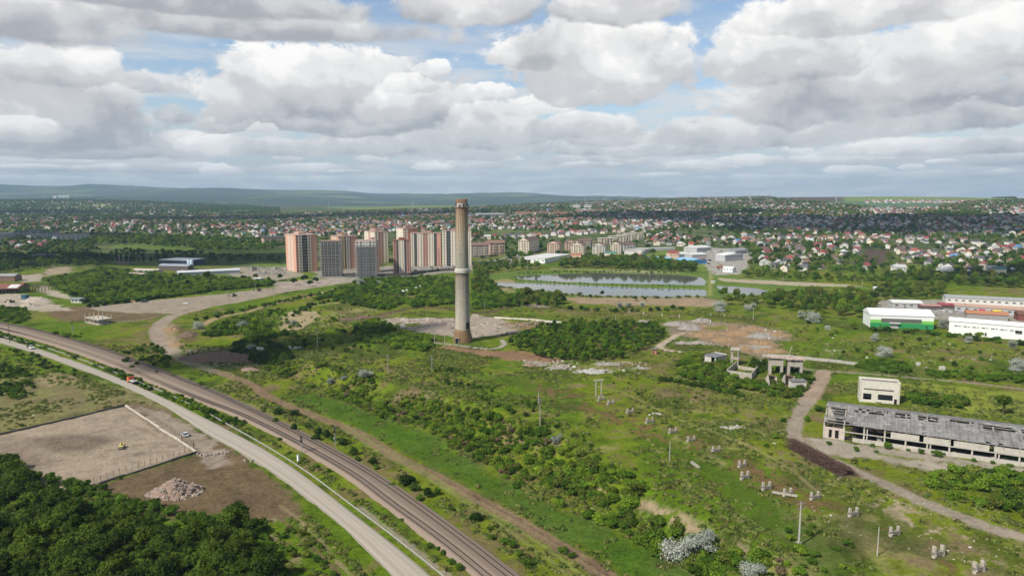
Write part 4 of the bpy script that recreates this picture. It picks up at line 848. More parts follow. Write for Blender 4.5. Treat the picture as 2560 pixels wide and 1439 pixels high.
def midrise(label, a, b, vt, depth, wallm=None, roof='brown', nfl=5, flat=False, wins=5, side=True, group='mid-rise apartment blocks', cat='apartment block', gable_front=True, balc=True):
    A, L, rz = site(a, b); h = hpx((a[1] + b[1]) / 2, vt, A.y); h *= .82 if not flat else .96
    t = empty('apartment_block', A, rz, label, cat, group); keep(A, L, rz, depth); wallm = wallm or M_cream
    MB().box((L / 2, depth / 2, h / 2 - 1.5), (L, depth, h + 3)).build('wall', wallm, t)
    rh = hpx((a[1] + b[1]) / 2, vt, A.y) - h
    mb = MB()
    if flat: mb.box((L / 2, depth / 2, h + .3), (L + .9, depth + .9, .6))
    elif gable_front:
        o = .8; mb.extrude_x([(0,0)], 0, 0) if False else None
        V = [(-o, -o, h - .2), (L + o, -o, h - .2), (L + o, depth + o, h - .2), (-o, depth + o, h - .2), (L / 2, -o, h + rh), (L / 2, depth + o, h + rh)]
        mb.quad(V[0], V[4], V[5], V[3]); mb.quad(V[1], V[2], V[5], V[4]); mb.quad(V[0], V[1], V[4]); mb.quad(V[3], V[5], V[2]); mb.quad(V[0], V[3], V[2], V[1])
        MB().quad((.3, .02, h - .25), (L - .3, .02, h - .25), (L / 2, .02, h + rh - .8)).build('gable_wall', wallm, t) if False else None
    else:
        mb.extrude_x([(-.8, h), (depth + .8, h), (depth / 2, h + rh)], -.8, L + .8)
    mb.build('roof', ROOFS[roof] if roof in ROOFS else roof, t)
    if gable_front and not flat:
        g = MB(); g.extrude_x([(0, 0)], 0, 0) if False else None
        g.quad((.2, -.82, h - .2), (L - .2, -.82, h - .2), (L / 2, -.82, h + rh - .5)); g.build('gable', wallm, t)
        MB().quad((.0, -.1, h - .2), (.0, -.83, h - .2), (L, -.83, h - .2), (L, -.1, h - .2)).build('eaves', wallm, t)
    ww = min(1.6, L / wins * .42)
    facade(t, 0, L, 0, h, nfl, [(1, None, 1, ww)] * wins, budget=[60])
    if side and depth > 12: facade(t, 0, depth, 0, h, nfl, [(1, None, 1, 1.5)] * 4, side=True, budget=[24])
    if balc and L > 10:
        for k in (1, wins - 2):
            mb = MB()
            for f in range(1, nfl): mb.box((L * (k + .5) / wins, -.6, f * h / nfl + .35), (L / wins * .85, 1.0, .9))
            mb.build('balconies', M_cream, t)
    return t
midrise('cream gabled apartment block at the left end of the row beside the white hall', (1296,633),(1322,634),594,48,wins=4)
midrise('peach gabled apartment block behind the white flat hall', (1368,633),(1398,634),602,22,M_peach,wins=5)
midrise('apartment block with a cream gable, white right wing and brown roof, middle of the row', (1427,638),(1458,639),606,26,M_cream,wins=5)
midrise('white balconied apartment block with brown roof right of the middle one', (1481,638),(1512,639),607,24,M_white,wins=4)
midrise('cream apartment block with brown gable at the right end of the row', (1526,634),(1551,635),604,22,M_cream,wins=4)
midrise('low pale block with brown roof next to the red shop', (1559,628),(1588,627),606,16,M_white,wins=4,nfl=3,gable_front=False)
midrise('peach apartment block whose brown gable shows behind the middle of the row', (1415,626),(1440,626),600,22,M_peach,wins=4)
midrise('brown roofed apartment block at the back of the gabled row', (1452,622),(1482,621),597,20,M_cream,wins=4,gable_front=False)
for k, (a, b, vt, lb) in enumerate([((1502,612),(1546,611),595,'lowest and nearest cream flat roofed block of the stepped terrace'),((1528,607),(1572,606),590,'second cream flat roofed block up the stepped terrace'),((1548,604),(1592,603),586,'third cream flat roofed block up the stepped terrace'),((1565,600),(1610,599),583,'topmost cream flat roofed block of the stepped terrace')]):
    midrise(lb, a, b, vt, 14, M_cream, mat('cream_flat_roof', (.50,.45,.37)), 4, True, 6)
midrise('brown roofed apartment block with white gables just right of the chimney', (1178,643),(1222,642),606,16,mat('greyish_wall', (.42,.36,.34)),'brown',5,False,7,gable_front=False)
midrise('pinkish brown apartment block right of the chimney, second from it', (1225,636),(1262,634),600,16,M_peach,'old tile',4,False,5,gable_front=False)
midrise('low apartment block with a dark blue roof left of the pink towers', (660,612),(712,609),589,14,M_peach,'dark grey',3,False,6,gable_front=False)
WB = mat('bluish_white_wall', (.50,.53,.58), var=.1)
for a, b, vt, lb in [((141,606),(226,601),584,'longest white apartment block with a bright end wall at the left'),((0,600),(37,598),580,'white apartment block cut by the left edge of the photo'),((38,594),(74,592),577,'pale apartment block between two tall dark trees at the left'),((78,599),(112,597),583,'white apartment block with a bright end wall, middle of the left estate'),((108,593),(148,591),578,'white apartment block behind the long one, left estate'),((66,587),(104,586),574,'rearmost pale apartment block of the left estate')]:
    midrise(lb, a, b, vt, 13, WB, 'dark grey', 4, False, 7, gable_front=False, group='white apartment blocks of the left estate')
for a, b, vt, lb, m in [((1194,546),(1262,543),532,'long pale apartment block with a pink base in the far town',M_white),((1290,541),(1330,540),530,'cream apartment row in the far town with red roof, leftmost',M_cream),((1340,541),(1372,540),529,'cream apartment row in the far town, between two similar rows',M_cream),((1376,541),(1420,540),530,'cream apartment row in the far town, rightmost of three',M_cream),((1432,524),(1449,524),512,'left one of two pale tower blocks high in the far town',M_white),((1460,524),(1478,524),512,'right one of two pale tower blocks high in the far town',M_white)]:
    midrise(lb, a, b, vt, 16, m, 'terracotta' if m is M_cream else 'light grey', 5, False, 8, gable_front=False, side=False, group='far apartment rows', balc=False)
for k, u in enumerate((133, 146, 156, 165)):
    midrise(('leftmost','second','third','rightmost')[k] + ' of the four white blocks on the left hilltop', (u,501),(u + 8,501),494,18,M_white,'light grey',4,True,4,side=False,group='white blocks on the left hilltop',balc=False)
# ---------------------------------------------------------------- halls and sheds
def hall(name, label, a, b, vt, depth, wallm, roofm, pitch=.0, cat='hall', doors=(), wins=0, group=None, winz=.6, wh=.9, ridge_x=True, o=.4, h=None):
    A, L, rz = site(a, b); h = h or hpx((a[1] + b[1]) / 2, vt, A.y); t = empty(name, A, rz, label, cat, group); keep(A, L, rz, depth)
    MB().box((L / 2, depth / 2, h / 2 - 1), (L, depth, h + 2)).build('wall', wallm, t)
    mb = MB()
    if pitch: mb.extrude_x([(-o, h - .05), (depth + o, h - .05), (depth + o, h + .15), (depth / 2, h + pitch), (-o, h + .15)], -o, L + o)
    else: mb.box((L / 2, depth / 2, h + .22), (L + 2 * o, depth + 2 * o, .5))
    mb.build('roof', roofm, t)
    for (fx, w, dh) in doors: MB().box((L * fx, -.06, dh / 2), (w, .2, dh)).build('door', M_dark, t)
    if wins:
        me = MB().box((0, 0, 0), (L / wins * .55, .16, wh)).mesh('window', M_win)
        for k in range(wins): link('window', me, t, (L * (k + .5) / wins, -.06, h * winz))
    return t, L, h
M_mwh = mat('white_metal_sheet', (.80,.80,.79), rough=.5, var=.03, scale=.3); M_mgr = mat('grey_metal_sheet', (.42,.43,.44), rough=.6, var=.08); M_mlg = mat('light_grey_metal_roof', (.58,.58,.57), rough=.6, var=.06, scale=.2)
hall('warehouse', 'big white flat roofed warehouse in front of the gabled apartment row', (1300,655),(1362,659),645,78,M_mwh,M_mlg,cat='warehouse',doors=((.3,8,4),),wins=6)
t, L, h = hall('green_hangar', 'white roofed hangar with two green bands across its wall', (2175,818),(2333,824),788,18,mat('hangar_white', (.78,.79,.78), rough=.5, var=.03),M_mwh,pitch=3.1,cat='hangar')
MB().box((L / 2, -.08, h * .52), (L + .1, .24, h * .24)).build('light_green_band', mat('light_green_sheet', (.19,.52,.10), rough=.5, var=.06), t)
MB().box((L / 2, -.08, h * .20), (L + .1, .24, h * .40)).build('dark_green_band', mat('dark_green_sheet', (.035,.27,.10), rough=.5, var=.06), t)
MB().box((L * .49, -.2, h * .60), (L * .64, .22, h * .30)).build('window_strip', mat('hazy_window_strip', (.13,.13,.12), rough=.4, var=.3, scale=4), t)
MB().box((L * .385, -.22, h * .18), (L * .13, .3, h * .40)).build('gate', mat('gate_grey', (.42,.41,.40), var=.2), t); MB().box((L * .385, -.9, h * .42), (L * .17, 1.8, .25)).build('canopy', M_mwh, t); MB().box((L * .895, -.22, h * .15), (1.3, .2, 2.3)).build('door', mat('door_green', (.02,.12,.06)), t)
t, L, h = hall('white_hall', 'long white low hall at the right edge in front of the yards', (2371,834),(2640,858),812,14,M_mwh,M_mwh,pitch=1.3,cat='hall')
for k in range(7): MB().box((L * (.07 + .088 * k), -.1, h * .66), (1.8, .2, .45)).build('window', M_win, t); MB().box((L * (.07 + .088 * k) + 1.9, -.1, h * .66), (.7, .2, .45)).build('window', M_win, t)
MB().box((L * .36, -.1, h * .2), (.9, .2, 2.0)).build('door', M_win, t); MB().box((L * .66, -.5, h * .62), (L * .06, 1.0, 1.0)).build('recessed_porch', M_dark, t)
M_bluew = mat('blue_sheet_wall', (.09,.30,.62), rough=.45, var=.05); M_bluer = mat('pale_blue_roof', (.24,.50,.74), rough=.4, var=.05)
t, L, h = hall('blue_hall', 'long low blue hall with white posts, left of the other blue one', (1612,652),(1676,655),645,10,M_bluew,M_bluer,pitch=1.6,cat='hall',group='blue halls by the pond')
for k in range(6): MB().box((L * k / 5, -.15, h / 2), (.9, .3, h)).build('white_post', M_mwh, t)
t, L, h = hall('blue_hall', 'taller pale blue hall with white posts, next to the red container', (1686,655),(1728,661),648,26,M_bluew,M_bluer,pitch=1.6,cat='hall',group='blue halls by the pond')
for k in range(4): MB().box((L * k / 3, -.15, h / 2), (1.1, .3, h)).build('white_post', M_mwh, t)
for args in [('storage_container','long red container behind the blue hall',(1745,654),(1763,654),646,3,mat('red_container', (.42,.035,.04)),mat('pale_red_top', (.45,.12,.10)),0,'container'),
 ('office_house','pink office house with a red roof beside the blue halls',(1674,645),(1697,645),632,12,M_peach,ROOFS['red'],2.5,'house'),
 ('grey_hall','grey gabled hall right behind the pink office house',(1698,645),(1728,642),634,22,M_mgr,M_mlg,2.0,'hall'),
 ('grey_hall','pale roofed grey hall in the yard, the one left of the parked cars',(1730,647),(1766,645),636,20,M_mgr,M_mlg,2.0,'hall'),
 ('grey_hall','grey hall standing highest behind the yard, beside the parked cars',(1742,632),(1778,629),618,24,M_mgr,M_mlg,2.4,'hall'),
 ('grey_hall','plain grey hall on the right of the yard with a white roof',(1788,651),(1812,654),637,34,M_mgr,M_mwh,1.5,'hall'),
 ('grey_hall','grey arched hall between the yard and the red houses',(1838,637),(1868,632),625,14,M_mgr,mat('slate_arch', (.25,.26,.28)),3,'hall'),
 ('site_office','small white office with two dark windows in the yard by the pond',(1807,679),(1831,681),669,9,M_mwh,M_mwh,1.2,'office'),
 ('shop','white shop with red canopy below the stepped terrace',(1586,641),(1604,642),629,14,M_white,M_mlg,0,'shop'),
 ('grey_hall','long low grey roofed hall right of the white shop',(1600,638),(1634,628),622,22,mat('pale_grey_wall', (.55,.54,.52)),mat('worn_grey_roof', (.36,.35,.34)),0,'hall'),
 ('pump_hut','tiny white hut on the dam between the ponds',(1780,708),(1787,708),703,3,M_white,M_mlg,.5,'hut'),
 ('wellness_building','small building with a green roof and pale arcade by the trees',(1510,648),(1540,649),633,12,M_cream,ROOFS['green'],2.0,'building'),
 ('kiosk','low brown roofed pavilion in front of the apartment row',(1425,643),(1452,644),637,9,M_peach,ROOFS['terracotta'],2.2,'pavilion'),
 ('cottage','small pale blue roofed cottage among the trees left of the yards',(2184,731),(2205,732),722,9,M_white,mat('pale_blue_roof_old', (.45,.50,.54)),1.6,'house'),
 ('workshop','open fronted workshop with a pale corrugated roof and stacked timber',(2232,769),(2306,771),757,12,M_mgr,M_mlg,1.8,'workshop'),
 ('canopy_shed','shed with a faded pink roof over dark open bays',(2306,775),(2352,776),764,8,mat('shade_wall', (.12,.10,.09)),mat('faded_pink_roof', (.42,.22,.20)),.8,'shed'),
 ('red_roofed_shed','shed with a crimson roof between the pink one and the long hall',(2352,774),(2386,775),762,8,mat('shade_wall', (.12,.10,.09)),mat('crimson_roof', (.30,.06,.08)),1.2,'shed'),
 ('long_workshop','long hall with grey roof and a row of small dark windows',(2364,757),(2600,769),749,16,M_white,mat('slate_grey_roof', (.30,.31,.31)),1.6,'workshop'),
 ('low_workshop','low workshop with patched pinkish roof, red and yellow doors',(2386,779),(2556,791),770,10,M_mgr,mat('patched_pink_roof', (.40,.27,.21), var=.3, scale=1.5),1.6,'workshop'),
 ('brick_shed','long rust coloured roofed shed nearest the white hall',(2416,797),(2520,803),786,8,mat('grey_shed_wall', (.30,.29,.28)),mat('rust_tile_roof', (.36,.17,.10), var=.3, scale=2),2.0,'shed'),
 ('brick_shed','dark brick building at the right edge behind the white hall',(2545,802),(2620,806),786,10,mat('dark_brick', (.20,.07,.055)),mat('brown_tin', (.16,.08,.06)),1.8,'building'),
 ('dark_blue_hall','dark blue hall with flat white roof in the works on the left',(399,664),(470,666),650,30,mat('navy_sheet', (.04,.055,.09), rough=.5),M_mwh,0,'hall'),
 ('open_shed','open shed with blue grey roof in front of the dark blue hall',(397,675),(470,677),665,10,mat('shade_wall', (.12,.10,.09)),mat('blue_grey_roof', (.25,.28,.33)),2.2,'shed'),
 ('long_hall','long low hall with a pale grey roof in the works on the left',(446,691),(600,683),678,14,mat('pale_blue_wall', (.40,.43,.48)),mat('pale_blue_grey_roof', (.50,.52,.56)),1.6,'hall'),
 ('hut','small hut with a blue grey roof at the end of the gravel lane',(178,757),(204,757),747,6,M_white,mat('blue_grey_roof', (.25,.28,.33)),.8,'hut'),
 ('dark_hall','old dark hall with a pale end wall among tall trees',(82,650),(136,648),637,16,mat('dark_old_wall', (.10,.09,.085)),mat('dark_old_roof', (.09,.085,.085)),1.5,'hall'),
 ('white_roofed_shed','shed with a bright white roof at the left edge',(5,655),(36,653),648,10,M_mgr,M_mwh,1.2,'shed'),
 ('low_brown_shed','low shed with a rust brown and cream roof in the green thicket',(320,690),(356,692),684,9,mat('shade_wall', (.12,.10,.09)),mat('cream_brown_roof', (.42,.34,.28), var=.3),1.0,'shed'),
 ('low_cream_shed','low shed with a cream roof beside the works',(332,681),(392,683),675,9,M_mgr,mat('cream_tin', (.55,.50,.42)),1.0,'shed'),
 ('old_hall','brick hall with an arched grey roof at the left edge',(-60,704),(37,703),690,12,mat('old_brick_wall', (.25,.15,.12)),mat('arched_grey', (.28,.28,.28)),2.2,'hall'),
 ('blue_container','blue shipping container beside the round tree',(53,747),(64,748),738,3,mat('blue_container', (.03,.10,.16)),mat('blue_container', (.03,.10,.16)),0,'container'),
 ('grey_cabin','pale grey cabin between bushes above the gravel road',(636,703),(650,704),696,6,M_mgr,M_mlg,0,'cabin'),
 ('terraced_house','ruined house with empty upper floor right of the poplars, left',(292,660),(318,660),640,9,mat('old_grey_wall', (.30,.27,.24)),mat('old_grey_wall', (.30,.27,.24)),0,'house'),
 ('blue_truck_store','long dark blue store at the foot of the houses on the right',(2424,688),(2453,689),680,6,mat('navy_trailer', (.03,.05,.16)),mat('navy_trailer', (.03,.05,.16)),0,'store'),
 ('cream_house','tall cream house with a green roof near the right edge',(2486,694),(2515,695),672,10,M_cream,ROOFS['green'],2.4,'house'),
 ('white_house','white house with a grey pyramid roof above the dam meadow',(2238,680),(2267,680),668,10,M_white,ROOFS['light grey'],3.0,'house'),
 ('white_house','white grey roofed house half hidden behind the right hand trees',(2354,684),(2384,684),674,10,M_white,ROOFS['light grey'],3.0,'house'),
 ('long_white_wall_building','long white roofed building behind the terrace of shops',(1606,627),(1688,624),620,6,M_white,M_mwh,0,'building')]:
    n_, lb, a, b, vt, dp, wm, rm, pt, ct = args
    t, L, h = hall(n_, lb, a, b, vt, dp, wm, rm, pitch=pt, cat=ct)
    if 'workshop' in n_:
        k0 = int(L / 4.5); me = MB().box((0, 0, 0), (2.0, .16, .9)).mesh('window', M_win)
        for k in range(min(k0, 40)): link('window', me, t, (L * (k + .5) / k0, -.06, h * .6))
    if n_ == 'low_workshop': MB().box((L * .41, -.2, h * .4), (4, .25, h * .7)).build('door', mat('crimson_door', (.45,.01,.05)), t); MB().box((L * .63, -.2, h * .55), (5, .25, h * .5)).build('sign_board', mat('yellow_board', (.75,.60,.05)), t)
    if n_ in ('site_office', 'office_house', 'cream_house', 'white_house', 'shop', 'cottage', 'hut'):
        me = MB().box((0, 0, 0), (1.3, .16, 1.1)).mesh('window', M_win)
        for k in range(3): link('window', me, t, (L * (k + .5) / 3, -.06, h * .6))
    if n_ == 'shop': MB().box((L * .5, -1.2, h * .5), (L, 2.2, .5)).build('red_canopy', mat('red_container', (.42,.035,.04)), t)
def silo():
    for k, (u, lb) in enumerate(((473,'left'),(480,'right'))):
        A = P(u,673); t = empty('silo', A, 0, lb + ' one of the pale blue steel silos in the works', 'silo', 'silos of the concrete works'); h = hpx(673, 648, A.y); m = mat('silo_blue', (.42,.52,.58), rough=.5)
        MB().lathe([(1.9, 3), (1.9, h - 1.2), (.4, h)], 20).build('tank', m, t, True); MB().lathe([(.3, 1.2), (1.9, 3.1)], 20).build('hopper', m, t, True)
        for a in range(4): MB().box((1.5 * math.cos(a * 1.57 + .78), 1.5 * math.sin(a * 1.57 + .78), 1.6), (.25, .25, 3.4)).build('leg', M_steel, t)
silo()
# ---------------------------------------------------------------- the chimney
def chimney():
    A = P(1157,853); s = A.y / F; Ht = hpx(853, 493.5, A.y) * 1.0; m = bpy.data.materials.new('old_chimney_concrete'); m.use_nodes = True; nt = m.node_tree; L = nt.links.new; b = nt.nodes['Principled BSDF']; b.inputs['Roughness'].default_value = .95; b.inputs['Specular IOR Level'].default_value = .1
    t = empty('chimney', A, 0, 'tall old concrete factory chimney with rust stains and a white ring', 'chimney'); EXCL.append((A.x, A.y, 10))
    tc = nt.nodes.new('ShaderNodeTexCoord'); sp = nt.nodes.new('ShaderNodeSeparateXYZ'); L(tc.outputs['Object'], sp.inputs[0])
    z = mth(nt, 'DIVIDE', sp.outputs[2], Ht)
    at = mth(nt, 'ARCTAN2', sp.outputs[1], sp.outputs[0])
    cb = nt.nodes.new('ShaderNodeCombineXYZ'); L(mth(nt, 'MULTIPLY', at, 3.0), cb.inputs[0]); L(mth(nt, 'MULTIPLY', z, 1.6), cb.inputs[1])
    st = nt.nodes.new('ShaderNodeTexNoise'); st.inputs['Scale'].default_value = 2.6; st.inputs['Detail'].default_value = 6; st.inputs['Roughness'].default_value = .65; L(cb.outputs[0], st.inputs['Vector'])
    n2 = nt.nodes.new('ShaderNodeTexNoise'); n2.inputs['Scale'].default_value = .6; n2.inputs['Detail'].default_value = 7; L(tc.outputs['Object'], n2.inputs['Vector'])
    rp = nt.nodes.new('ShaderNodeValToRGB'); cr = rp.color_ramp
    for k, (p, c) in enumerate([(0, (.17,.11,.06)), (.082, (.24,.155,.085)), (.098, (.43,.385,.32)), (.2, (.41,.375,.315)), (.45, (.29,.265,.225)), (.485, (.15,.125,.11)), (.52, (.31,.29,.24)), (.62, (.31,.285,.235)), (.74, (.40,.345,.265)), (.86, (.39,.31,.22)), (.935, (.29,.21,.15)), (.945, (.12,.085,.07)), (1, (.18,.135,.10))]):
        e = cr.elements[k] if k < 2 else cr.elements.new(p); e.position = p; e.color = (*c, 1)
    L(z, rp.inputs[0])
    # rust and soot running down from the top gallery and from the ring
    rr = nt.nodes.new('ShaderNodeMapRange'); L(st.outputs[0], rr.inputs[0]); rr.inputs[1].default_value = .44; rr.inputs[2].default_value = .54
    up = nt.nodes.new('ShaderNodeMapRange'); L(z, up.inputs[0]); up.inputs[1].default_value = .60; up.inputs[2].default_value = .92
    up2 = nt.nodes.new('ShaderNodeMapRange'); L(z, up2.inputs[0]); up2.inputs[1].default_value = .30; up2.inputs[2].default_value = .50; up3 = nt.nodes.new('ShaderNodeMapRange'); L(z, up3.inputs[0]); up3.inputs[1].default_value = .52; up3.inputs[2].default_value = .50
    k1 = mth(nt, 'MULTIPLY', rr.outputs[0], mth(nt, 'MAXIMUM', up.outputs[0], mth(nt, 'MULTIPLY', mth(nt, 'MULTIPLY', up2.outputs[0], up3.outputs[0]), .6)))
    mx = nt.nodes.new('ShaderNodeMixRGB'); L(mth(nt, 'MULTIPLY', k1, .7), mx.inputs[0]); L(rp.outputs[0], mx.inputs[1]); mx.inputs[2].default_value = (.19, .105, .06, 1)
    dk = nt.nodes.new('ShaderNodeMapRange'); L(st.outputs[0], dk.inputs[0]); dk.inputs[1].default_value = .3; dk.inputs[2].default_value = .7; dk.inputs[3].default_value = 1.12; dk.inputs[4].default_value = .82
    # formwork joints: horizontal rings and vertical board lines
    fr = mth(nt, 'GREATER_THAN', mth(nt, 'FRACT', mth(nt, 'MULTIPLY', sp.outputs[2], .42)), .90); fv = mth(nt, 'GREATER_THAN', mth(nt, 'FRACT', mth(nt, 'MULTIPLY', at, 4.6)), .86)
    f = mth(nt, 'SUBTRACT', 1.0, mth(nt, 'MULTIPLY', mth(nt, 'MAXIMUM', fr, fv), .13)); f = mth(nt, 'MULTIPLY', f, mth(nt, 'MULTIPLY', dk.outputs[0], mth(nt, 'MULTIPLY_ADD', n2.outputs[0], .5, .76)))
    sc = nt.nodes.new('ShaderNodeVectorMath'); sc.operation = 'SCALE'; L(mx.outputs[0], sc.inputs[0]); L(f, sc.inputs['Scale']); L(sc.outputs[0], b.inputs['Base Color'])
    r = lambda px: px * s / 2
    prof = [(r(54), -1.5), (r(53), 0), (r(49.5), hpx(853,846,A.y)), (r(44), hpx(853,836,A.y)), (r(40), hpx(853,827,A.y)), (r(37.5), hpx(853,816,A.y)), (r(36.5), hpx(853,780,A.y)), (r(35), hpx(853,720,A.y)), (r(34), hpx(853,675,A.y)), (r(33), hpx(853,664,A.y)), (r(31.5), hpx(853,600,A.y)), (r(29.5), hpx(853,515,A.y)), (r(29), Ht - .05), (r(26), Ht - .05), (r(25.5), Ht - 6)]
    MB().lathe(prof, 56, cap=False).build('shaft', m, t, True)
    MB().lathe([(r(25.4), 0), (r(25.4), .2)], 24, (0, 0, Ht - 6)).build('flue_floor', M_dark, t)
    ring = mat('white_ring_paint', (.50,.475,.43), scale=.9, stain=(.22,.18,.15,.53), var=.15)
    z0 = hpx(853,677,A.y); MB().lathe([(r(34.5), z0 - .2), (r(38.5), z0), (r(38.5), z0 + 1.9), (r(33.8), z0 + 2.3)], 56, cap=False).build('white_ring', ring, t)
    z1 = hpx(853,514,A.y); MB().lathe([(r(29.8), z1), (r(30.4), z1 + .05), (r(30.2), z1 + 1.9), (r(29.6), z1 + 2.0)], 56, cap=False).build('white_collar', ring, t)
    MB().lathe([(r(29), z1 - .25), (r(34), z1 - .2), (r(34), z1), (r(29), z1 + .05)], 40, cap=False).build('top_gallery', mat('rusty_bars', (.22,.13,.09)), t)
    mb = MB()
    for k in range(24):
        a = 2 * math.pi * k / 24; q = (r(33.6) * math.cos(a), r(33.6) * math.sin(a)); mb.box((q[0], q[1], z1 + .55), (.07, .07, 1.1)); a2 = a + 2 * math.pi / 24; mb.tube((q[0], q[1], z1 + 1.05), (r(33.6) * math.cos(a2), r(33.6) * math.sin(a2), z1 + 1.05), .04, n=4)
    mb.build('railing', M_steel, t)
    mb = MB(); rad = r(38) + .25
    for k in range(150):
        zz = 6 + k * .53; rr_ = float(np.interp(zz, [p[1] for p in prof[:13]], [p[0] for p in prof[:13]])) + .3; mb.box((-rr_ * .985, -rr_ * .17, zz), (.10, .55, .05))
    for sg in (-.26, .26):
        for k in range(8): za, zb = 6 + k * 10, 16 + k * 10; f_ = lambda q: float(np.interp(q, [p[1] for p in prof[:13]], [p[0] for p in prof[:13]])) + .3; mb.tube((-f_(za) * .985, -f_(za) * .17 + sg, za), (-f_(zb) * .985, -f_(zb) * .17 + sg, min(zb, Ht)), .05, n=4)
    mb.build('ladder', mat('rusty_bars', (.22,.13,.09)), t)
    for k in range(9):
        a = 2 * math.pi * k / 9 + .25
        MB().box((r(31) * math.cos(a), r(31) * math.sin(a), z1 + .8 + (k % 3) * .3), (.3, .85, 1.2 + .4 * (k % 2)), a).build('opening', M_dark, t)
    # doorway at the foot and the tall flue opening on the right flank
    yy = -math.sqrt(r(52) ** 2 - (r(26)) ** 2); mb = MB().box((-r(26), yy - .1, 1.3), (1.7, 1.0, 2.6)); mb.build('doorway', M_dark, t)
    mb = MB(); mb.box((-r(26) - 1.05, yy - .25, 1.4), (.3, 1.0, 3.0)); mb.box((-r(26) + 1.05, yy - .25, 1.4), (.3, 1.0, 3.0)); mb.box((-r(26), yy - .25, 2.95), (2.4, 1.0, .3)); mb.build('door_frame', M_conc, t)
    a = math.atan2(-math.sqrt(1 - .70 ** 2), .70); MB().box((r(36.0) * .70, r(36.0) * math.sin(a), hpx(853,811,A.y)), (.6, 1.9, 3.6), a).build('flue_opening', M_dark, t)
chimney()

A_, L_, rz_ = site((2057,1093),(2640,1178)); keep(A_, L_, rz_, 23.0, 8); A_, L_, rz_ = site((2148,1003),(2248,1012)); keep(A_, L_, rz_, 6.5, 5)
for u_, v_ in ((1775,906),(1836,912),(1850,938),(1870,940),(1938,934),(1988,937),(245,808),(0,733),(50,733),(100,732),(1635,886)): q_ = P(u_, v_); EXCL.append((q_.x, q_.y, 4.5))
for u_, v_ in ((1992,1122),(2020,1135),(2050,1150),(2080,1166),(2110,1184)): q_ = P(u_, v_); EXCL.append((q_.x, q_.y, 3.5))
# ================================================================ town houses
def in_poly(x, y, pl): return polysd(x, y, pl) > 0
def jgrid(pl, sp, jit=.42, seed=1):
    g = np.random.default_rng(seed); x0, y0 = pl.min(0); x1, y1 = pl.max(0)
    nx = max(1, int((x1 - x0) / sp)); ny = max(1, int((y1 - y0) / sp)); X, Y = np.meshgrid(np.arange(nx + 1) * sp + x0, np.arange(ny + 1) * sp + y0)
    X = X + (np.arange(ny + 1) % 2)[:, None] * sp / 2; X = X.ravel() + g.uniform(-jit, jit, X.size) * sp; Y = Y.ravel() + g.uniform(-jit, jit, Y.size) * sp
    m = in_poly(X, Y, pl); return X[m], Y[m]
def excl_mask(X, Y, pad=0.0):
    if not EXCL: return np.ones(len(X), bool)
    cell = 20.0; d = {}
    for (a, b, r) in EXCL: d.setdefault((int(a // cell), int(b // cell)), []).append((a, b, r + pad))
    ok = np.ones(len(X), bool)
    for i in range(len(X)):
        cx, cy = int(X[i] // cell), int(Y[i] // cell)
        for p in (-1, 0, 1):
            for q in (-1, 0, 1):
                for (a, b, r) in d.get((cx + p, cy + q), ()):
                    if (X[i] - a) ** 2 + (Y[i] - b) ** 2 < r * r: ok[i] = False; break
    return ok
def house_geo(kind, w, d, h, rh):
    """walls and roof of one house round the origin; returns two (verts, faces)"""
    W = MB().box((0, 0, h / 2 - 1.5), (w, d, h + 3)); Rf = MB(); o = .45
    a, b = w / 2 + o, d / 2 + o
    if kind == 'gabled':
        W.quad((-w / 2, -d / 2, h), (-w / 2, d / 2, h), (-w / 2, 0, h + rh * .97)); W.quad((w / 2, d / 2, h), (w / 2, -d / 2, h), (w / 2, 0, h + rh * .97))
        Rf.quad((-a, -b, h - .25), (a, -b, h - .25), (a, 0, h + rh), (-a, 0, h + rh)); Rf.quad((a, b, h - .25), (-a, b, h - .25), (-a, 0, h + rh), (a, 0, h + rh))
    elif kind == 'hipped':
        r = max(.2, w / 2 - d / 2 * .8)
        Rf.quad((-a, -b, h - .2), (a, -b, h - .2), (r, 0, h + rh), (-r, 0, h + rh)); Rf.quad((a, b, h - .2), (-a, b, h - .2), (-r, 0, h + rh), (r, 0, h + rh))
        Rf.quad((a, -b, h - .2), (a, b, h - .2), (r, 0, h + rh)); Rf.quad((-a, b, h - .2), (-a, -b, h - .2), (-r, 0, h + rh)); Rf.quad((-a, -b, h - .2), (-a, b, h - .2), (a, b, h - .2), (a, -b, h - .2))
    else:
        W.quad((-w / 2, -d / 2, h), (w / 2, -d / 2, h), (0, -d / 2, h + rh * .97)); W.quad((w / 2, d / 2, h), (-w / 2, d / 2, h), (0, d / 2, h + rh * .97))
        Rf.quad((-a, b, h - .25), (-a, -b, h - .25), (0, -b, h + rh), (0, b, h + rh)); Rf.quad((a, -b, h - .25), (a, b, h - .25), (0, b, h + rh), (0, -b, h + rh))
    return W, Rf
WALLS = [('white', M_white), ('cream', M_cream), ('grey', mat('grey_render', (.40,.40,.39), objvar=.15)), ('white', M_white), ('white', M_white)]
RW = [('brown', .31), ('red', .075), ('terracotta', .03), ('dark grey', .24), ('light grey', .12), ('maroon', .09), ('old tile', .12), ('green', .012), ('blue', .008)]
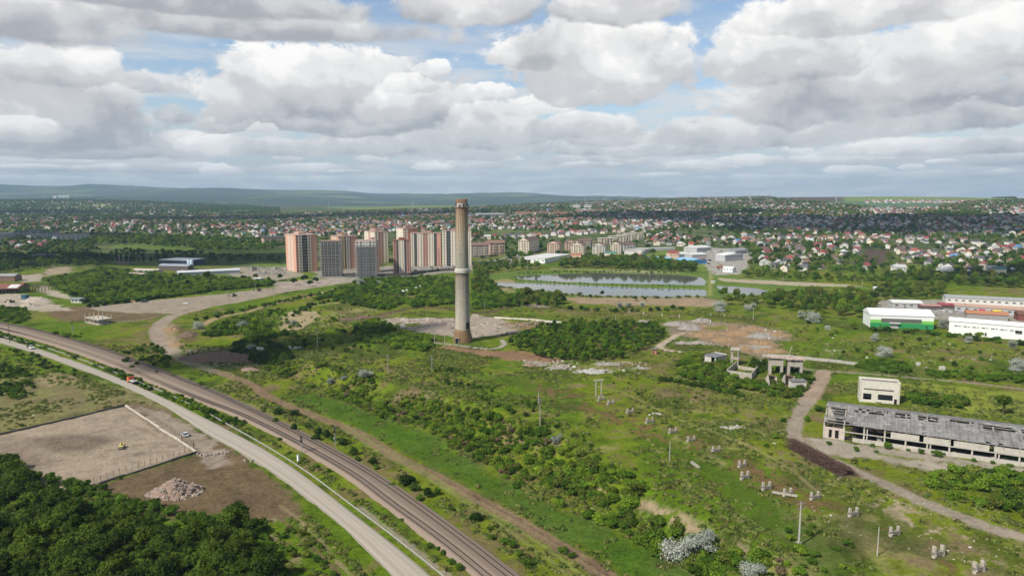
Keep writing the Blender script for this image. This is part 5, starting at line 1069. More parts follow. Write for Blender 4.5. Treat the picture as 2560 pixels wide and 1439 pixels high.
HREG = [([(235,548),(480,541),(700,536),(960,528),(1180,520),(1300,515),(1420,508),(1600,499),(1730,496),(1950,497),(2010,504),(2200,522),(2350,520),(2420,505),(2640,499),(2700,640),(2640,690),(2440,690),(2330,668),(2250,650),(2230,624),(2165,622),(2125,660),(2030,668),(1900,660),(1880,625),(1800,614),(1700,618),(1620,612),(1600,580),(1500,584),(1420,592),(1300,598),(1180,602),(1050,586),(900,588),(700,592),(560,572),(400,562),(235,562)], 21, 1),
        ([(-40,508),(200,503),(420,520),(520,535),(400,542),(200,535),(-40,540)], 70, 2), ([(-40,545),(240,545),(420,560),(620,575),(700,600),(640,612),(560,600),(300,580),(-40,570)], 42, 3),
        ([(2165,502),(2420,503),(2420,507),(2165,508)], 26, 4), ([(1880,640),(1990,630),(2060,668),(2020,690),(1900,680)], 24, 5), ([(2100,672),(2230,660),(2320,690),(2200,690)], 32, 6), ([(20,612),(135,603),(135,620),(20,628)], 26, 8),
        ([(2230,624),(2250,650),(2330,660),(2330,640),(2280,620)], 15, 7)]
def build_houses():
    Xs, Ys = [], []
    for pts, sp, sd in HREG:
        x, y = jgrid(PL(pts), sp, .24, sd)
        if sp == 21:
            k = fbm(x, y, 190, 3, 91) < .07 + .1 * (y > 1500); x, y = x[k], y[k]
        Xs.append(x); Ys.append(y)
    X = np.concatenate(Xs); Y = np.concatenate(Ys); thin = np.random.default_rng(3).random(len(X)) < np.where((Y < 1700) & (X > Y * .30), .68, .92); X, Y = X[thin], Y[thin]; ok = excl_mask(X, Y, 6); X, Y = X[ok], Y[ok]
    Z = H(X, Y); o = np.argsort(Y); X, Y, Z = X[o], Y[o], Z[o]
    u = CX + F * X / Y; vis = (u > -30) & (u < 2590)
    names, wts = zip(*RW); wts = np.array(wts) / sum(wts); g = np.random.default_rng(12)
    rot = fbm(X, Y, 330, 2, 97) * 5 + g.normal(0, .10, len(X)) + (g.random(len(X)) < .4) * math.pi / 2
    cache = {}; count = 0; far = {}; pend = []
    for i in range(len(X)):
        rn = names[g.choice(len(names), p=wts)]; wn, wm = WALLS[g.integers(len(WALLS))]; kind = ('gabled', 'hipped', 'fronted')[g.integers(3)]
        size = int(g.integers(3)); key = (kind, size)
        if key not in cache: cache[key] = house_geo(kind, (7.2, 9, 10.6)[size], (6.4, 7.2, 7.8)[size], (2.8, 4.3, 4.9)[size], (2.5, 3.0, 3.0)[size])
        if vis[i] and count < 300:
            count += 1; pend.append((i, rn, wn, wm, kind, size))
        else: far.setdefault(wm, []).append((0, i, key)); far.setdefault(ROOFS[rn], []).append((1, i, key))
        if Y[i] < 1700: EXCL.append((X[i], Y[i], 5.6))
    # names by where they stand
    def zone(uu):
        return ('at the left edge of town' if uu < 330 else 'left of the pink towers' if uu < 715 else 'behind the tower blocks' if uu < 1140 else 'just right of the chimney' if uu < 1300 else
                'behind the gabled apartment row' if uu < 1500 else 'above the blue halls' if uu < 1800 else 'above the green hill gardens' if uu < 2050 else 'round the ploughed field' if uu < 2280 else 'at the right edge of town')
    groups = {}
    for q in pend:
        i, rn, wn, wm, kind, size = q; lb = '%s %s house with %s roof, %s' % (('low', 'tall', 'wide')[size], wn, rn, zone(u[i])); groups.setdefault(lb, []).append(q)
    ORD = ['leftmost', 'second', 'third', 'fourth', 'fifth', 'sixth', 'seventh', 'eighth', 'ninth', 'tenth']
    mcache = {}; wme = MB().box((0, 0, 0), (1.3, .14, 1.2)).mesh('window', M_win)
    for lb, qs in groups.items():
        qs.sort(key=lambda q: u[q[0]])
        for n, (i, rn, wn, wm, kind, size) in enumerate(qs):
            W, Rf = cache[(kind, size)]
            k1 = (kind, size, wm.name); k2 = (kind, size, rn)
            if k1 not in mcache: mcache[k1] = W.mesh('wall', wm)
            if k2 not in mcache: mcache[k2] = Rf.mesh('roof', ROOFS[rn])
            t = empty('house', (X[i], Y[i], Z[i]), rot[i], lb if len(qs) == 1 else ORD[min(n, 9)] + ' ' + lb.replace(', ', ' '), 'house', 'houses of the town')
            link('wall', mcache[k1], t); link('roof', mcache[k2], t)
            if Y[i] < 1250:
                w, d, h = (7.2, 9, 10.6)[size], (6.4, 7.2, 7.8)[size], (2.8, 4.3, 4.9)[size]
                for x in (-w * .28, w * .28): link('window', wme, t, (x, -d / 2 - .04, h * .6))
                o2 = link('window', wme, t, (-w / 2 - .04, 0, h * .6)); o2.rotation_euler = (0, 0, math.pi / 2)
    V, Fs, mi, mats_ = [], [], [], []; nv = 0
    for m, lst in far.items():
        mats_.append(m); k = len(mats_) - 1
        for (part, i, key) in lst:
            mb = cache[key][part]; a = np.array(mb.v); c, s_ = math.cos(rot[i]), math.sin(rot[i])
            q = np.stack([a[:, 0] * c - a[:, 1] * s_ + X[i], a[:, 0] * s_ + a[:, 1] * c + Y[i], a[:, 2] + Z[i]], 1); V.append(q)
            for f in mb.f: Fs.append(tuple(j + nv for j in f)); mi.append(k)
            nv += len(a)
    if V:
        me = bpy.data.meshes.new('distant_houses'); me.from_pydata(np.concatenate(V).tolist(), [], Fs)
        for m in mats_: me.materials.append(m)
        me.polygons.foreach_set('material_index', mi); me.update(); tag(link('distant_houses', me), 'countless small far houses spread over the town hillside', 'houses', None, 'stuff')
    print('houses', len(X), 'near', count)
build_houses()
# ================================================================ foliage
def leafmat(name, a, b, hv=.25, trans=.25):
    m = bpy.data.materials.new(name); m.use_nodes = True; nt = m.node_tree; L = nt.links.new; bs = nt.nodes['Principled BSDF']; bs.inputs['Roughness'].default_value = .75; bs.inputs['Specular IOR Level'].default_value = .12
    tc = nt.nodes.new('ShaderNodeTexCoord'); n = nt.nodes.new('ShaderNodeTexNoise'); n.inputs['Scale'].default_value = 1.1; n.inputs['Detail'].default_value = 4; L(tc.outputs['Object'], n.inputs['Vector'])
    oi = nt.nodes.new('ShaderNodeObjectInfo'); f = mth(nt, 'ADD', mth(nt, 'MULTIPLY', mth(nt, 'SUBTRACT', n.outputs[0], .5), 1.6), mth(nt, 'MULTIPLY', oi.outputs['Random'], 1.0), clamp=True)
    mx = nt.nodes.new('ShaderNodeMixRGB'); L(f, mx.inputs[0]); mx.inputs[1].default_value = (*a, 1); mx.inputs[2].default_value = (*b, 1)
    v = mth(nt, 'MULTIPLY_ADD', mth(nt, 'FRACT', mth(nt, 'MULTIPLY', oi.outputs['Random'], 17.3)), hv * 2, 1 - hv)
    s = nt.nodes.new('ShaderNodeVectorMath'); s.operation = 'SCALE'; L(mx.outputs[0], s.inputs[0]); L(v, s.inputs['Scale']); L(s.outputs[0], bs.inputs['Base Color'])
    tr = nt.nodes.new('ShaderNodeBsdfTranslucent'); L(s.outputs[0], tr.inputs[0]); ms = nt.nodes.new('ShaderNodeMixShader'); ms.inputs[0].default_value = trans; L(bs.outputs[0], ms.inputs[1]); L(tr.outputs[0], ms.inputs[2])
    L(ms.outputs[0], nt.nodes['Material Output'].inputs[0]); return m
LM = {'green': leafmat('leaves_green', (0.056,0.123,0.011), (0.117,0.208,0.019)), 'dark': leafmat('leaves_dark_green', (0.032,0.069,0.010), (0.068,0.126,0.016)), 'lime': leafmat('leaves_lime', (0.125,0.222,0.017), (0.206,0.292,0.025)),
      'silver': leafmat('leaves_silver', (0.30,0.325,0.28), (0.49,0.51,0.45), .12), 'brown': leafmat('leaves_brown', (0.171,0.132,0.070), (0.275,0.203,0.116)), 'olive': leafmat('leaves_olive', (0.104,0.140,0.020), (0.172,0.208,0.035)),
      'wood': leafmat('leaves_wood', (.034,.072,.008), (.105,.160,.015), .35), 'grass': leafmat('blades', (0.116,0.178,0.034), (0.232,0.232,0.072), .3)}
M_bark = mat('bark', (.10,.075,.055), var=.3, scale=4)
def crown(name, seed, rx, rz, nl, nq, ls, m, cz=None, spread=.62, lobe=.5, shell=.35, flat=.5, spiky=0.0):
    """leaf clumps spread through several lobes of uneven size"""
    g = np.random.default_rng(seed); cz = cz if cz is not None else rz * .95
    lc = g.normal(0, 1, (nl, 3)); lc /= np.linalg.norm(lc, axis=1)[:, None]; lc *= g.uniform(.25, 1, (nl, 1)) * spread; lc[:, 2] = lc[:, 2] * .9 + .05
    lr = g.uniform(.65, 1.2, nl) * lobe; k = g.choice(nl, nq, p=lr ** 2 / (lr ** 2).sum())
    d = g.normal(0, 1, (nq, 3)); d /= np.linalg.norm(d, axis=1)[:, None]; d[:, 2] = np.where(d[:, 2] < -.3, -d[:, 2] * .4, d[:, 2]); r = lr[k] * (1 - shell * g.random(nq) ** 1.5) * (1 + g.normal(0, .10, nq) + spiky * g.random(nq) ** 4)
    p = lc[k] + d * r[:, None]; p = p * np.array([rx, rx, rz]); p[:, 2] += cz; ok = p[:, 2] > .05; p, d = p[ok], d[ok]; n = len(p)
    nrm = d * .9 + g.normal(0, .75, (n, 3)); nrm[:, 2] += .25; nrm /= np.linalg.norm(nrm, axis=1)[:, None]
    t = np.cross(nrm, g.normal(0, 1, (n, 3))); t /= np.linalg.norm(t, axis=1)[:, None]; bt = np.cross(nrm, t); s = ls * g.uniform(.6, 1.35, n)[:, None] / 2
    a, b = t * s, bt * s * g.uniform(.6, 1.0, n)[:, None]; bend = nrm * s * .3
    V = np.stack([p - a - b - bend, p + a - b + bend, p + a + b - bend, p - a + b + bend], 1).reshape(-1, 3); Fq = np.arange(4 * n).reshape(n, 4)
    return np_mesh(name, V, Fq, [m])
def trunk_mesh(h, r, seed):
    g = random.Random(seed); mb = MB(); mb.tube((0, 0, -.6), (g.uniform(-.1, .1), g.uniform(-.1, .1), h * .55), r, r * .6, 7)
    for k in range(5):
        a = k * 1.26 + g.uniform(-.3, .3); z0 = h * g.uniform(.3, .55); mb.tube((0, 0, z0), (math.cos(a) * h * .28, math.sin(a) * h * .28, z0 + h * .32), r * .45, r * .15, 5)
    return mb.mesh('trunk', M_bark)
# prototypes: (crown mesh list) by kind
PROTO = {}
def protos():
    for k, m in (('green', 'green'), ('dark', 'dark'), ('lime', 'lime'), ('silver', 'silver'), ('brown', 'brown'), ('olive', 'olive')):
        PROTO['bush_' + k] = [crown('foliage', 100 + i * 7 + len(k) * 31, 1.0, .72, 7 + i, 1400 if k != 'silver' else 3200, .15 if k != 'silver' else .065, LM[m], cz=.5, spread=.8, lobe=.46, shell=.6, spiky=.9 if k in ('silver', 'lime') else .5) for i in range(4)]
    PROTO['near_tree'] = [crown('crown', 300 + i, 3.0, 2.6, 16 + i, 4200, .36, LM['wood'], cz=4.3, spread=.88, lobe=.34, shell=.6, spiky=.9) for i in range(4)]
    for k in ('green', 'dark', 'lime', 'olive'):
        PROTO['tree_' + k] = [crown('crown', 400 + i * 5 + len(k) * 13, 3.2, 3.0, 8 + i, 1700, .52, LM[k], cz=3.9, spread=.70, lobe=.46, shell=.5, spiky=.3) for i in range(3)]
    PROTO['poplar'] = [crown('crown', 500 + i, 1.7, 6.5, 9, 620, .9, LM['dark'], cz=6.8, spread=.7, lobe=.5) for i in range(3)]
    for k in ('green', 'dark', 'olive'):
        PROTO['far_' + k] = [crown('crown', 600 + i * 5 + len(k) * 13, 3.6, 3.0, 6, 280, 1.3, LM[k], cz=3.0, spread=.6, lobe=.55) for i in range(3)]
    PROTO['tuft'] = [crown('tuft', 700 + i, .8, .22, 6, 80, .24, LM['grass'], cz=.08, spread=.8, lobe=.6) for i in range(3)]
protos()
TRUNKS = [trunk_mesh(6, .22, 3), trunk_mesh(6, .28, 4), trunk_mesh(11, .3, 5)]
PLACE = []      # (x, y, z, scale, kind, zone words, zscale)
def scat(kind, zone_, sp, s0, s1, pts, dens=1.0, nscale=0, nthr=-.05, seed=None, zs=(.85, 1.2), mix=None, excl=True, jit=.45):
    pl = PL(pts); sd = seed or len(PLACE) + 5; x, y = jgrid(pl, sp, jit, sd); g = np.random.default_rng(sd)
    k = g.random(len(x)) < dens
    if nscale: k &= fbm(x, y, nscale, 3, sd % 97) > nthr
    x, y = x[k], y[k]
    if excl: ok = excl_mask(x, y, 0); x, y = x[ok], y[ok]
    if not len(x): return
    z = H(x, y)
    for i in range(len(x)):
        kd = kind if mix is None else (kind if g.random() > sum(q[1] for q in mix) else mix[int(g.choice(len(mix), p=np.array([q[1] for q in mix]) / sum(q[1] for q in mix)))][0])
        PLACE.append((float(x[i]), float(y[i]), float(z[i]), float(g.uniform(s0, s1)), kd, zone_, float(g.uniform(*zs))))
def one(kind, zone_, u, v, s, zs=1.0):
    p = P(u, v); PLACE.append((p.x, p.y, p.z, s, kind, zone_, zs))
def row(kind, zone_, pts, sp, s0, s1, w=1.0, zs=(.9, 1.2), mix=None, seed=3):
    pl = resample(PL(pts), sp) if len(pts) > 1 else PL(pts); g = np.random.default_rng(seed + len(PLACE))
    for q in pl:
        x, y = q[0] + g.normal(0, w), q[1] + g.normal(0, w); kd = kind if not mix or g.random() > mix[1] else mix[0]
        PLACE.append((x, y, h1(x, y), float(g.uniform(s0, s1)), kd, zone_, float(g.uniform(*zs))))
# the wood, lower left
scat('near_tree', 'in the lower left wood', 2.7, .38, .98, [(-140,1160),(40,1168),(75,1215),(110,1262),(180,1282),(260,1300),(330,1312),(400,1330),(450,1348),(520,1335),(600,1318),(640,1340),(650,1385),(700,1439),(720,1520),(700,1640),(-260,1640),(-260,1160)], zs=(.75, 1.15), excl=False)
scat('bush_green', 'at the edge of the lower left wood', 2.4, 1.2, 2.0, [(60,1180),(250,1225),(400,1275),(560,1300),(660,1300),(700,1400),(660,1380),(560,1330),(400,1320),(200,1290),(60,1230)], dens=.7)
# bank thicket between the dirt road and the plateau
scat('bush_green', 'on the bank above the dirt road', 2.0, .7, 1.7, [(640,900),(720,905),(830,915),(890,935),(960,975),(1080,1005),(1200,1030),(1300,1050),(1370,1090),(1440,1130),(1560,1175),(1680,1240),(1800,1310),(1960,1400),(2080,1500),(1800,1500),(1700,1410),(1640,1390),(1500,1330),(1380,1265),(1290,1220),(1180,1140),(1060,1075),(960,1045),(860,1005),(760,965),(680,935)], dens=.9, nscale=14, nthr=-.09, mix=[('bush_lime', .36), ('bush_olive', .22), ('bush_brown', .04), ('bush_dark', .03)])
scat('bush_green', 'on the bank above the dirt road', 2.2, 1.5, 2.6, [(1180,1040),(1330,1060),(1400,1120),(1560,1190),(1620,1240),(1560,1290),(1420,1230),(1290,1180),(1190,1110)], dens=.5, nscale=12, nthr=-.02, mix=[('bush_lime', .3), ('bush_olive', .2)])
scat('bush_green', 'on the lower bank', 2.2, 1.4, 2.4, [(1450,1290),(1560,1290),(1680,1310),(1760,1360),(1900,1400),(2000,1500),(1780,1500),(1680,1400),(1560,1345)], dens=.7, mix=[('bush_lime', .2), ('bush_olive', .25)])
scat('bush_dark', 'on the plateau edge', 2.0, .6, 1.3, [(1060,905),(1160,925),(1260,965),(1330,1010),(1400,1060),(1500,1100),(1480,1120),(1380,1080),(1280,1040),(1180,990),(1080,945)], dens=.6, nscale=12, nthr=-.02, mix=[('bush_green', .5)])
scat('bush_green', 'in the hollow left of the chimney', 3.0, 1.3, 2.8, [(500,845),(560,810),(640,800),(720,830),(770,860),(780,890),(700,905),(640,895),(560,880)], dens=.9, nscale=18, nthr=-.05, mix=[('bush_lime', .28), ('bush_dark', .3)])
scat('bush_dark', 'in the shaded left hollow', 2.8, 1.4, 2.6, [(590,870),(680,860),(720,880),(740,900),(690,915),(620,905)], dens=.9)
scat('bush_lime', 'just left of the chimney', 2.6, 1.4, 2.4, [(960,845),(1000,835),(1060,840),(1090,862),(1060,880),(980,872)], dens=1, mix=[('bush_green', .4)])
scat('bush_green', 'in the thicket in front of the rubble', 2.8, 1.4, 2.6, [(880,820),(940,800),(985,820),(990,845),(940,865),(900,850)], dens=.9, mix=[('bush_dark', .3), ('bush_lime', .2)])
scat('bush_green', 'behind the demolished works', 3.6, 1.7, 3.0, [(900,700),(1080,690),(1130,700),(1140,760),(1080,765),(1010,770),(960,780),(900,765),(820,755),(780,750),(840,730)], dens=.85, nscale=30, nthr=-.12, mix=[('bush_lime', .25), ('bush_dark', .15)])
scat('bush_green', 'behind the demolished works', 3.6, 1.8, 3.2, [(1180,700),(1230,705),(1260,735),(1330,755),(1310,765),(1250,768),(1185,775)], dens=.9, mix=[('bush_lime', .2), ('bush_dark', .2)])
scat('tree_green', 'between the chimney and the ponds', 5.5, .6, .95, [(1180,680),(1215,685),(1220,730),(1185,740)], dens=.8, mix=[('tree_olive', .4)])
scat('tree_green', 'in front of the left end of the ponds', 6.5, .75, 1.15, [(1280,745),(1400,745),(1420,760),(1380,770),(1290,765)], dens=.9, mix=[('tree_olive', .5)])
for u, v, s in [(1318,752,1.5),(1345,757,1.3),(1392,760,1.5),(1300,758,1.1),(1505,740,.75),(1450,742,.6),(1475,744,.5),(1588,752,.7),(1612,752,.55),(1340,700,.45)]: one('tree_olive' if s > 1 else 'tree_dark', 'beside the near pond', u, v, s)
row('bush_dark', 'along the reeds below the near pond', [(1400,770),(1500,778),(1600,780),(1700,775)], 5, 1.6, 2.6, 1.5, mix=('bush_green', .5))
row('bush_olive', 'on the near pond margin', [(1250,717),(1310,726),(1400,737),(1480,743),(1620,745),(1760,744)], 3.2, 1.0, 1.9, 1.2)
row('bush_green', 'on the dam between the ponds', [(1290,700),(1400,707),(1550,713),(1750,718)], 4.5, .8, 1.3, .6)
row('bush_olive', 'on the far pond margin', [(1300,684),(1420,679),(1560,677),(1700,682)], 4.5, 1.0, 1.8, 1.0)
# the big green mass in the middle
scat('tree_green', 'in the middle thicket', 3.6, .42, .62, [(1268,860),(1310,835),(1370,815),(1450,808),(1560,806),(1640,818),(1665,838),(1630,865),(1560,895),(1470,905),(1380,902),(1330,895),(1330,880),(1285,875)], dens=1, mix=[('tree_dark', .25), ('tree_lime', .2), ('bush_green', .15)], zs=(.8, 1.15))
# ribbons of bushes
row('bush_dark', 'in the hedge strip', [(1655,952),(1700,958),(1760,968),(1820,982),(1850,990)], 1.8, 1.5, 2.0, .5, mix=('bush_green', .5))
scat('bush_green', 'round the concrete ruins', 2.6, 1.2, 2.3, [(1690,900),(1760,890),(1830,905),(1830,945),(1920,960),(2030,945),(2020,985),(1960,1000),(1880,975),(1790,965),(1700,945)], dens=.75, mix=[('bush_olive', .3), ('bush_lime', .15)])
scat('bush_dark', 'round the concrete ruins', 2.4, 1.3, 2.1, [(1870,905),(1920,910),(2030,935),(2025,965),(1940,945),(1880,930)], dens=.5)
scat('bush_green', 'on the overgrown mound', 2.4, 1.5, 2.2, [(2140,915),(2180,905),(2240,908),(2285,925),(2270,935),(2180,930)], dens=1)
scat('bush_green', 'along the upper right lane', 2.6, 1.3, 2.2, [(2310,930),(2380,935),(2480,940),(2600,948),(2600,962),(2480,955),(2330,942)], dens=.8, mix=[('bush_lime', .2)])
scat('bush_green', 'beside the derelict shed', 2.4, 1.3, 2.1, [(2012,1050),(2045,1020),(2065,1040),(2058,1080),(2030,1095)], dens=.95, mix=[('bush_lime', .4)])
scat('bush_green', 'behind the derelict shed', 2.8, 1.4, 2.6, [(2255,985),(2330,985),(2420,1010),(2400,1022),(2270,1010)], dens=.8, mix=[('bush_olive', .35), ('tree_dark', .05)])
scat('bush_lime', 'in the bright thicket on the right', 2.6, 1.3, 2.4, [(2330,1185),(2420,1175),(2620,1190),(2700,1330),(2600,1310),(2480,1275),(2380,1250),(2320,1215)], dens=.9, nscale=14, nthr=-.1, mix=[('bush_green', .45), ('bush_olive', .15)])
scat('bush_olive', 'in the dim thicket at the right edge', 3.0, 1.8, 2.8, [(2500,1240),(2600,1230),(2620,1300),(2540,1290)], dens=.9, mix=[('bush_dark', .4)])
for u, v, s in [(2215,1112,1.7),(2180,1108,1.0),(2305,1125,1.3),(2340,1132,1.8),(2360,1128,1.3),(2435,1145,1.0),(2480,1150,.9),(2525,1158,1.0),(2138,1120,1.2),(2075,1102,1.1),(2190,1122,.8),(2270,1118,.7)]: one('bush_green', 'in front of the derelict shed', u, v + 8, s)
one('near_tree', 'standing alone behind the derelict shed', 2508,1036,1.15,1.05); one('tree_olive', 'behind the derelict shed beside the white ruin', 2318,998,.6)
# silver shrubs
for u, v, s, w in [(917,945,2.5,'large round silver shrub on the open green bank'),(858,950,1.2,''),(826,962,1.6,''),(1392,1105,1.6,'single silver shrub high on the bush covered bank'),(1700,1395,4.2,'large silver shrub near the bottom edge, the left one'),(1765,1378,3.4,'large silver shrub near the bottom edge, the right one'),(1885,1445,2.8,''),(608,820,3.0,'silver shrub at the foot of the dark pole in the left hollow'),(497,822,2.6,''),(628,880,2.3,''),(732,815,2.3,''),(1550,770,2.6,''),(1572,768,2.2,''),(1606,766,2.2,''),(1795,778,4.4,'tallest silver tree below the ponds'),(1875,775,3.2,''),(2003,795,2.6,''),(2035,805,4.0,''),(2185,852,2.3,''),(2208,890,3.0,'wide silver shrub in the littered field'),(2420,858,2.2,''),(2533,868,2.4,''),(2540,925,3.4,'silver shrub at the right edge above the hedge'),(2360,820,3.2,''),(903,715,4.2,'wide silver shrub in front of the scaffolded towers'),(945,712,2.4,''),(1098,705,2.2,''),(1042,694,1.6,''),(2068,824,1.6,''),(1810,930,1.2,''),(1400,700,.9,'')]:
    if u in (1810, 1400): continue
    one('bush_silver', w or 'scattered over the fields', u, v, s * (1.08 if v > 1300 else 1.35), 1.2)
# verge and scrub between road and railway, and left of the road
scat('bush_green', 'between road and railway', 2.4, .8, 1.8, [(-40,812),(0,832),(60,852),(120,872),(200,895),(300,930),(400,972),(480,1008),(560,1042),(620,1068),(600,1078),(520,1045),(440,1008),(360,970),(260,926),(160,885),(60,860),(0,845)], dens=.85, nscale=16, nthr=-.1, mix=[('bush_lime', .15), ('bush_dark', .2)])
for u, v, s in [(585,1055,2.1),(560,1060,1.6),(608,1058,1.2),(510,1032,1.5),(700,1118,.8),(760,1150,.9),(790,1168,1.2),(820,1180,1.0),(930,1205,.5),(1075,1366,1.1),(1110,1385,1.0),(1130,1408,1.2),(1145,1425,1.3),(1095,1375,.8),(1005,1302,.6)]: one('bush_green', 'on the strip between road and tracks', u, v, s)
scat('bush_green', 'in the left field beside the road', 2.6, 1.1, 2.0, [(-60,905),(40,915),(85,950),(95,985),(40,1000),(-60,990)], dens=.75, nscale=14, nthr=-.08, mix=[('bush_dark', .3)])
scat('bush_green', 'in the left field beside the road', 3.0, .9, 1.7, [(10,865),(80,885),(200,930),(230,950),(160,940),(60,905)], dens=.5, mix=[('bush_dark', .3)])
scat('bush_green', 'by the railway at the left', 3.2, 1.3, 2.4, [(-60,770),(60,772),(75,795),(50,810),(-60,795)], dens=.8, mix=[('bush_lime', .25)])
scat('bush_green', 'beyond the railway on the left', 3.2, .9, 1.9, [(120,835),(220,838),(330,850),(400,868),(430,900),(420,930),(350,900),(260,868),(160,850)], dens=.55, nscale=20, nthr=-.05, mix=[('bush_dark', .3)])
for u, v, s in [(140,835,1.7),(318,905,2.4),(340,912,1.6),(330,920,1.5),(345,935,.9),(390,932,.9),(435,940,1.0),(500,965,1.6),(520,972,1.1),(695,1035,2.0),(735,1038,2.1),(690,1055,1.6),(660,1030,1.0),(735,1075,1.8),(770,1068,1.8),(795,1085,2.0),(815,1092,2.0),(790,1100,1.8),(830,1100,1.4),(855,1110,2.0),(885,1135,2.0),(895,1150,1.3),(930,1160,1.8),(940,1170,1.3),(980,1215,1.0),(1018,1210,2.6),(1035,1225,2.0),(1070,1240,2.0),(1090,1235,1.4),(1050,1250,1.4),(1130,1275,.9),(1190,1300,1.8),(1225,1325,.9),(1260,1360,1.5),(1285,1370,1.4),(1300,1390,1.3),(1320,1415,1.6),(1405,1380,1.4),(1430,1392,1.2),(1230,1350,1.1),(700,1100,.9),(725,1132,.8)]: one('bush_dark' if s > 1.7 else 'bush_green', 'between the tracks and the dirt road', u, v, s)
# hedges by the gravel road
row('bush_green', 'along the gravel road bank', [(505,800),(560,785),(620,775),(680,762),(750,745),(830,728),(920,715)], 3.0, 1.3, 2.2, 2.2, mix=('bush_dark', .4))
row('bush_green', 'along the curved tan lane', [(735,790),(770,765),(840,752),(920,738),(1000,728)], 2.8, 1.4, 2.2, 1.6, mix=('bush_dark', .4))
scat('bush_green', 'beside the curved tan lane', 3.0, 1.0, 2.0, [(560,800),(640,785),(720,770),(700,790),(640,800),(560,830)], dens=.5, mix=[('bush_lime', .3)])
row('bush_dark', 'edging the gravel yard', [(230,768),(300,758),(380,748),(460,736),(540,725),(620,716),(690,708)], 3.0, 1.8, 2.8, 1.5, mix=('bush_green', .4))
scat('bush_green', 'above the gravel yard', 4.0, 1.8, 3.4, [(110,700),(180,690),(260,670),(330,680),(420,690),(520,695),(600,700),(680,702),(680,715),(560,725),(420,745),(320,755),(230,762),(190,745),(130,715)], dens=.95, mix=[('bush_lime', .35), ('bush_dark', .12), ('bush_olive', .15)])
scat('tree_green', 'above the gravel yard', 13, .5, .9, [(150,690),(300,680),(600,698),(680,706),(520,720),(320,745),(200,735)], dens=.5, mix=[('tree_lime', .3), ('tree_dark', .3)])
for u, v, s in [(185,745,1.0),(65,740,1.05),(518,700,1.35),(400,705,1.0),(640,698,.9),(610,702,.9),(760,705,1.2),(790,708,1.0),(700,700,1.0),(735,712,1.1),(775,716,1.0),(90,748,.4),(218,760,.7),(205,758,.6)]: one('tree_dark', 'near the works on the left', u, v, s)
scat('tree_dark', 'in the tall trees at the left edge', 8, .8, 1.3, [(-60,640),(80,640),(210,640),(290,650),(260,668),(150,668),(80,675),(-60,690)], dens=.8, mix=[('tree_green', .3)])
row('poplar', 'behind the green thicket', [(225,655),(260,658),(290,662),(330,664),(370,662),(395,660)], 7, .75, 1.05, 1.5)
row('poplar', 'in the poplar line left of the pink towers', [(510,655),(540,656),(580,658),(640,660),(690,655)], 12, .6, .95, 3)
scat('tree_dark', 'in the shaded belt behind the works', 9, .7, 1.2, [(230,625),(480,635),(716,650),(700,662),(480,655),(300,648)], dens=.35, mix=[('tree_green', .3)])
scat('tree_green', 'below the left houses', 11, .8, 1.3, [(190,600),(320,590),(480,592),(600,600),(700,606),(712,620),(600,632),(480,625),(330,612),(220,612)], dens=.9, mix=[('tree_lime', .3), ('tree_dark', .2)])
# belts round the ponds and halls
scat('tree_green', 'in the willow belt behind the far pond', 7.5, .9, 1.4, [(1395,660),(1470,650),(1560,650),(1620,655),(1700,664),(1745,672),(1745,682),(1650,678),(1560,672),(1440,670),(1400,672)], dens=1, mix=[('tree_olive', .35), ('tree_dark', .15)])
scat('tree_olive', 'left of the white warehouse', 8, .7, 1.1, [(1180,665),(1280,652),(1340,664),(1350,672),(1270,678),(1190,690)], dens=.7, mix=[('tree_green', .4)])
scat('tree_green', 'in the trees right of the ponds', 7.5, .75, 1.2, [(1800,745),(1890,730),(1960,735),(2050,730),(2150,735),(2210,745),(2180,790),(2100,800),(2030,790),(1950,775),(1860,770),(1800,760)], dens=.8, nscale=45, nthr=-.12, mix=[('tree_olive', .45), ('tree_dark', .15), ('tree_lime', .08)])
scat('tree_olive', 'behind the green hangar', 8, .75, 1.15, [(2170,720),(2260,715),(2360,722),(2360,745),(2280,750),(2210,755)], dens=.8, mix=[('tree_green', .4), ('tree_dark', .2)])
scat('tree_dark', 'below the right hand houses', 8, .75, 1.25, [(2200,690),(2340,688),(2470,698),(2640,700),(2640,725),(2480,718),(2330,708),(2210,706)], dens=.95, mix=[('tree_green', .35), ('tree_olive', .2)])
scat('tree_green', 'in the reed belt beyond the dry pond', 7.5, .55, .9, [(1860,685),(1990,690),(2100,698),(2220,704),(2230,712),(2080,706),(1940,698),(1850,692)], dens=.95, mix=[('tree_olive', .4)])
row('bush_green', 'at the foot of the green hangar', [(2185,828),(2240,828),(2300,832),(2350,838),(2420,850),(2500,858),(2560,862)], 3, 1.6, 2.8, 1.5, mix=('bush_dark', .3))
for u, v, s in [(2445,850,.75),(2200,822,.4),(2132,822,.8),(2050,800,.9),(2160,800,.9)]: one('tree_lime', 'near the green hangar', u, v, s)
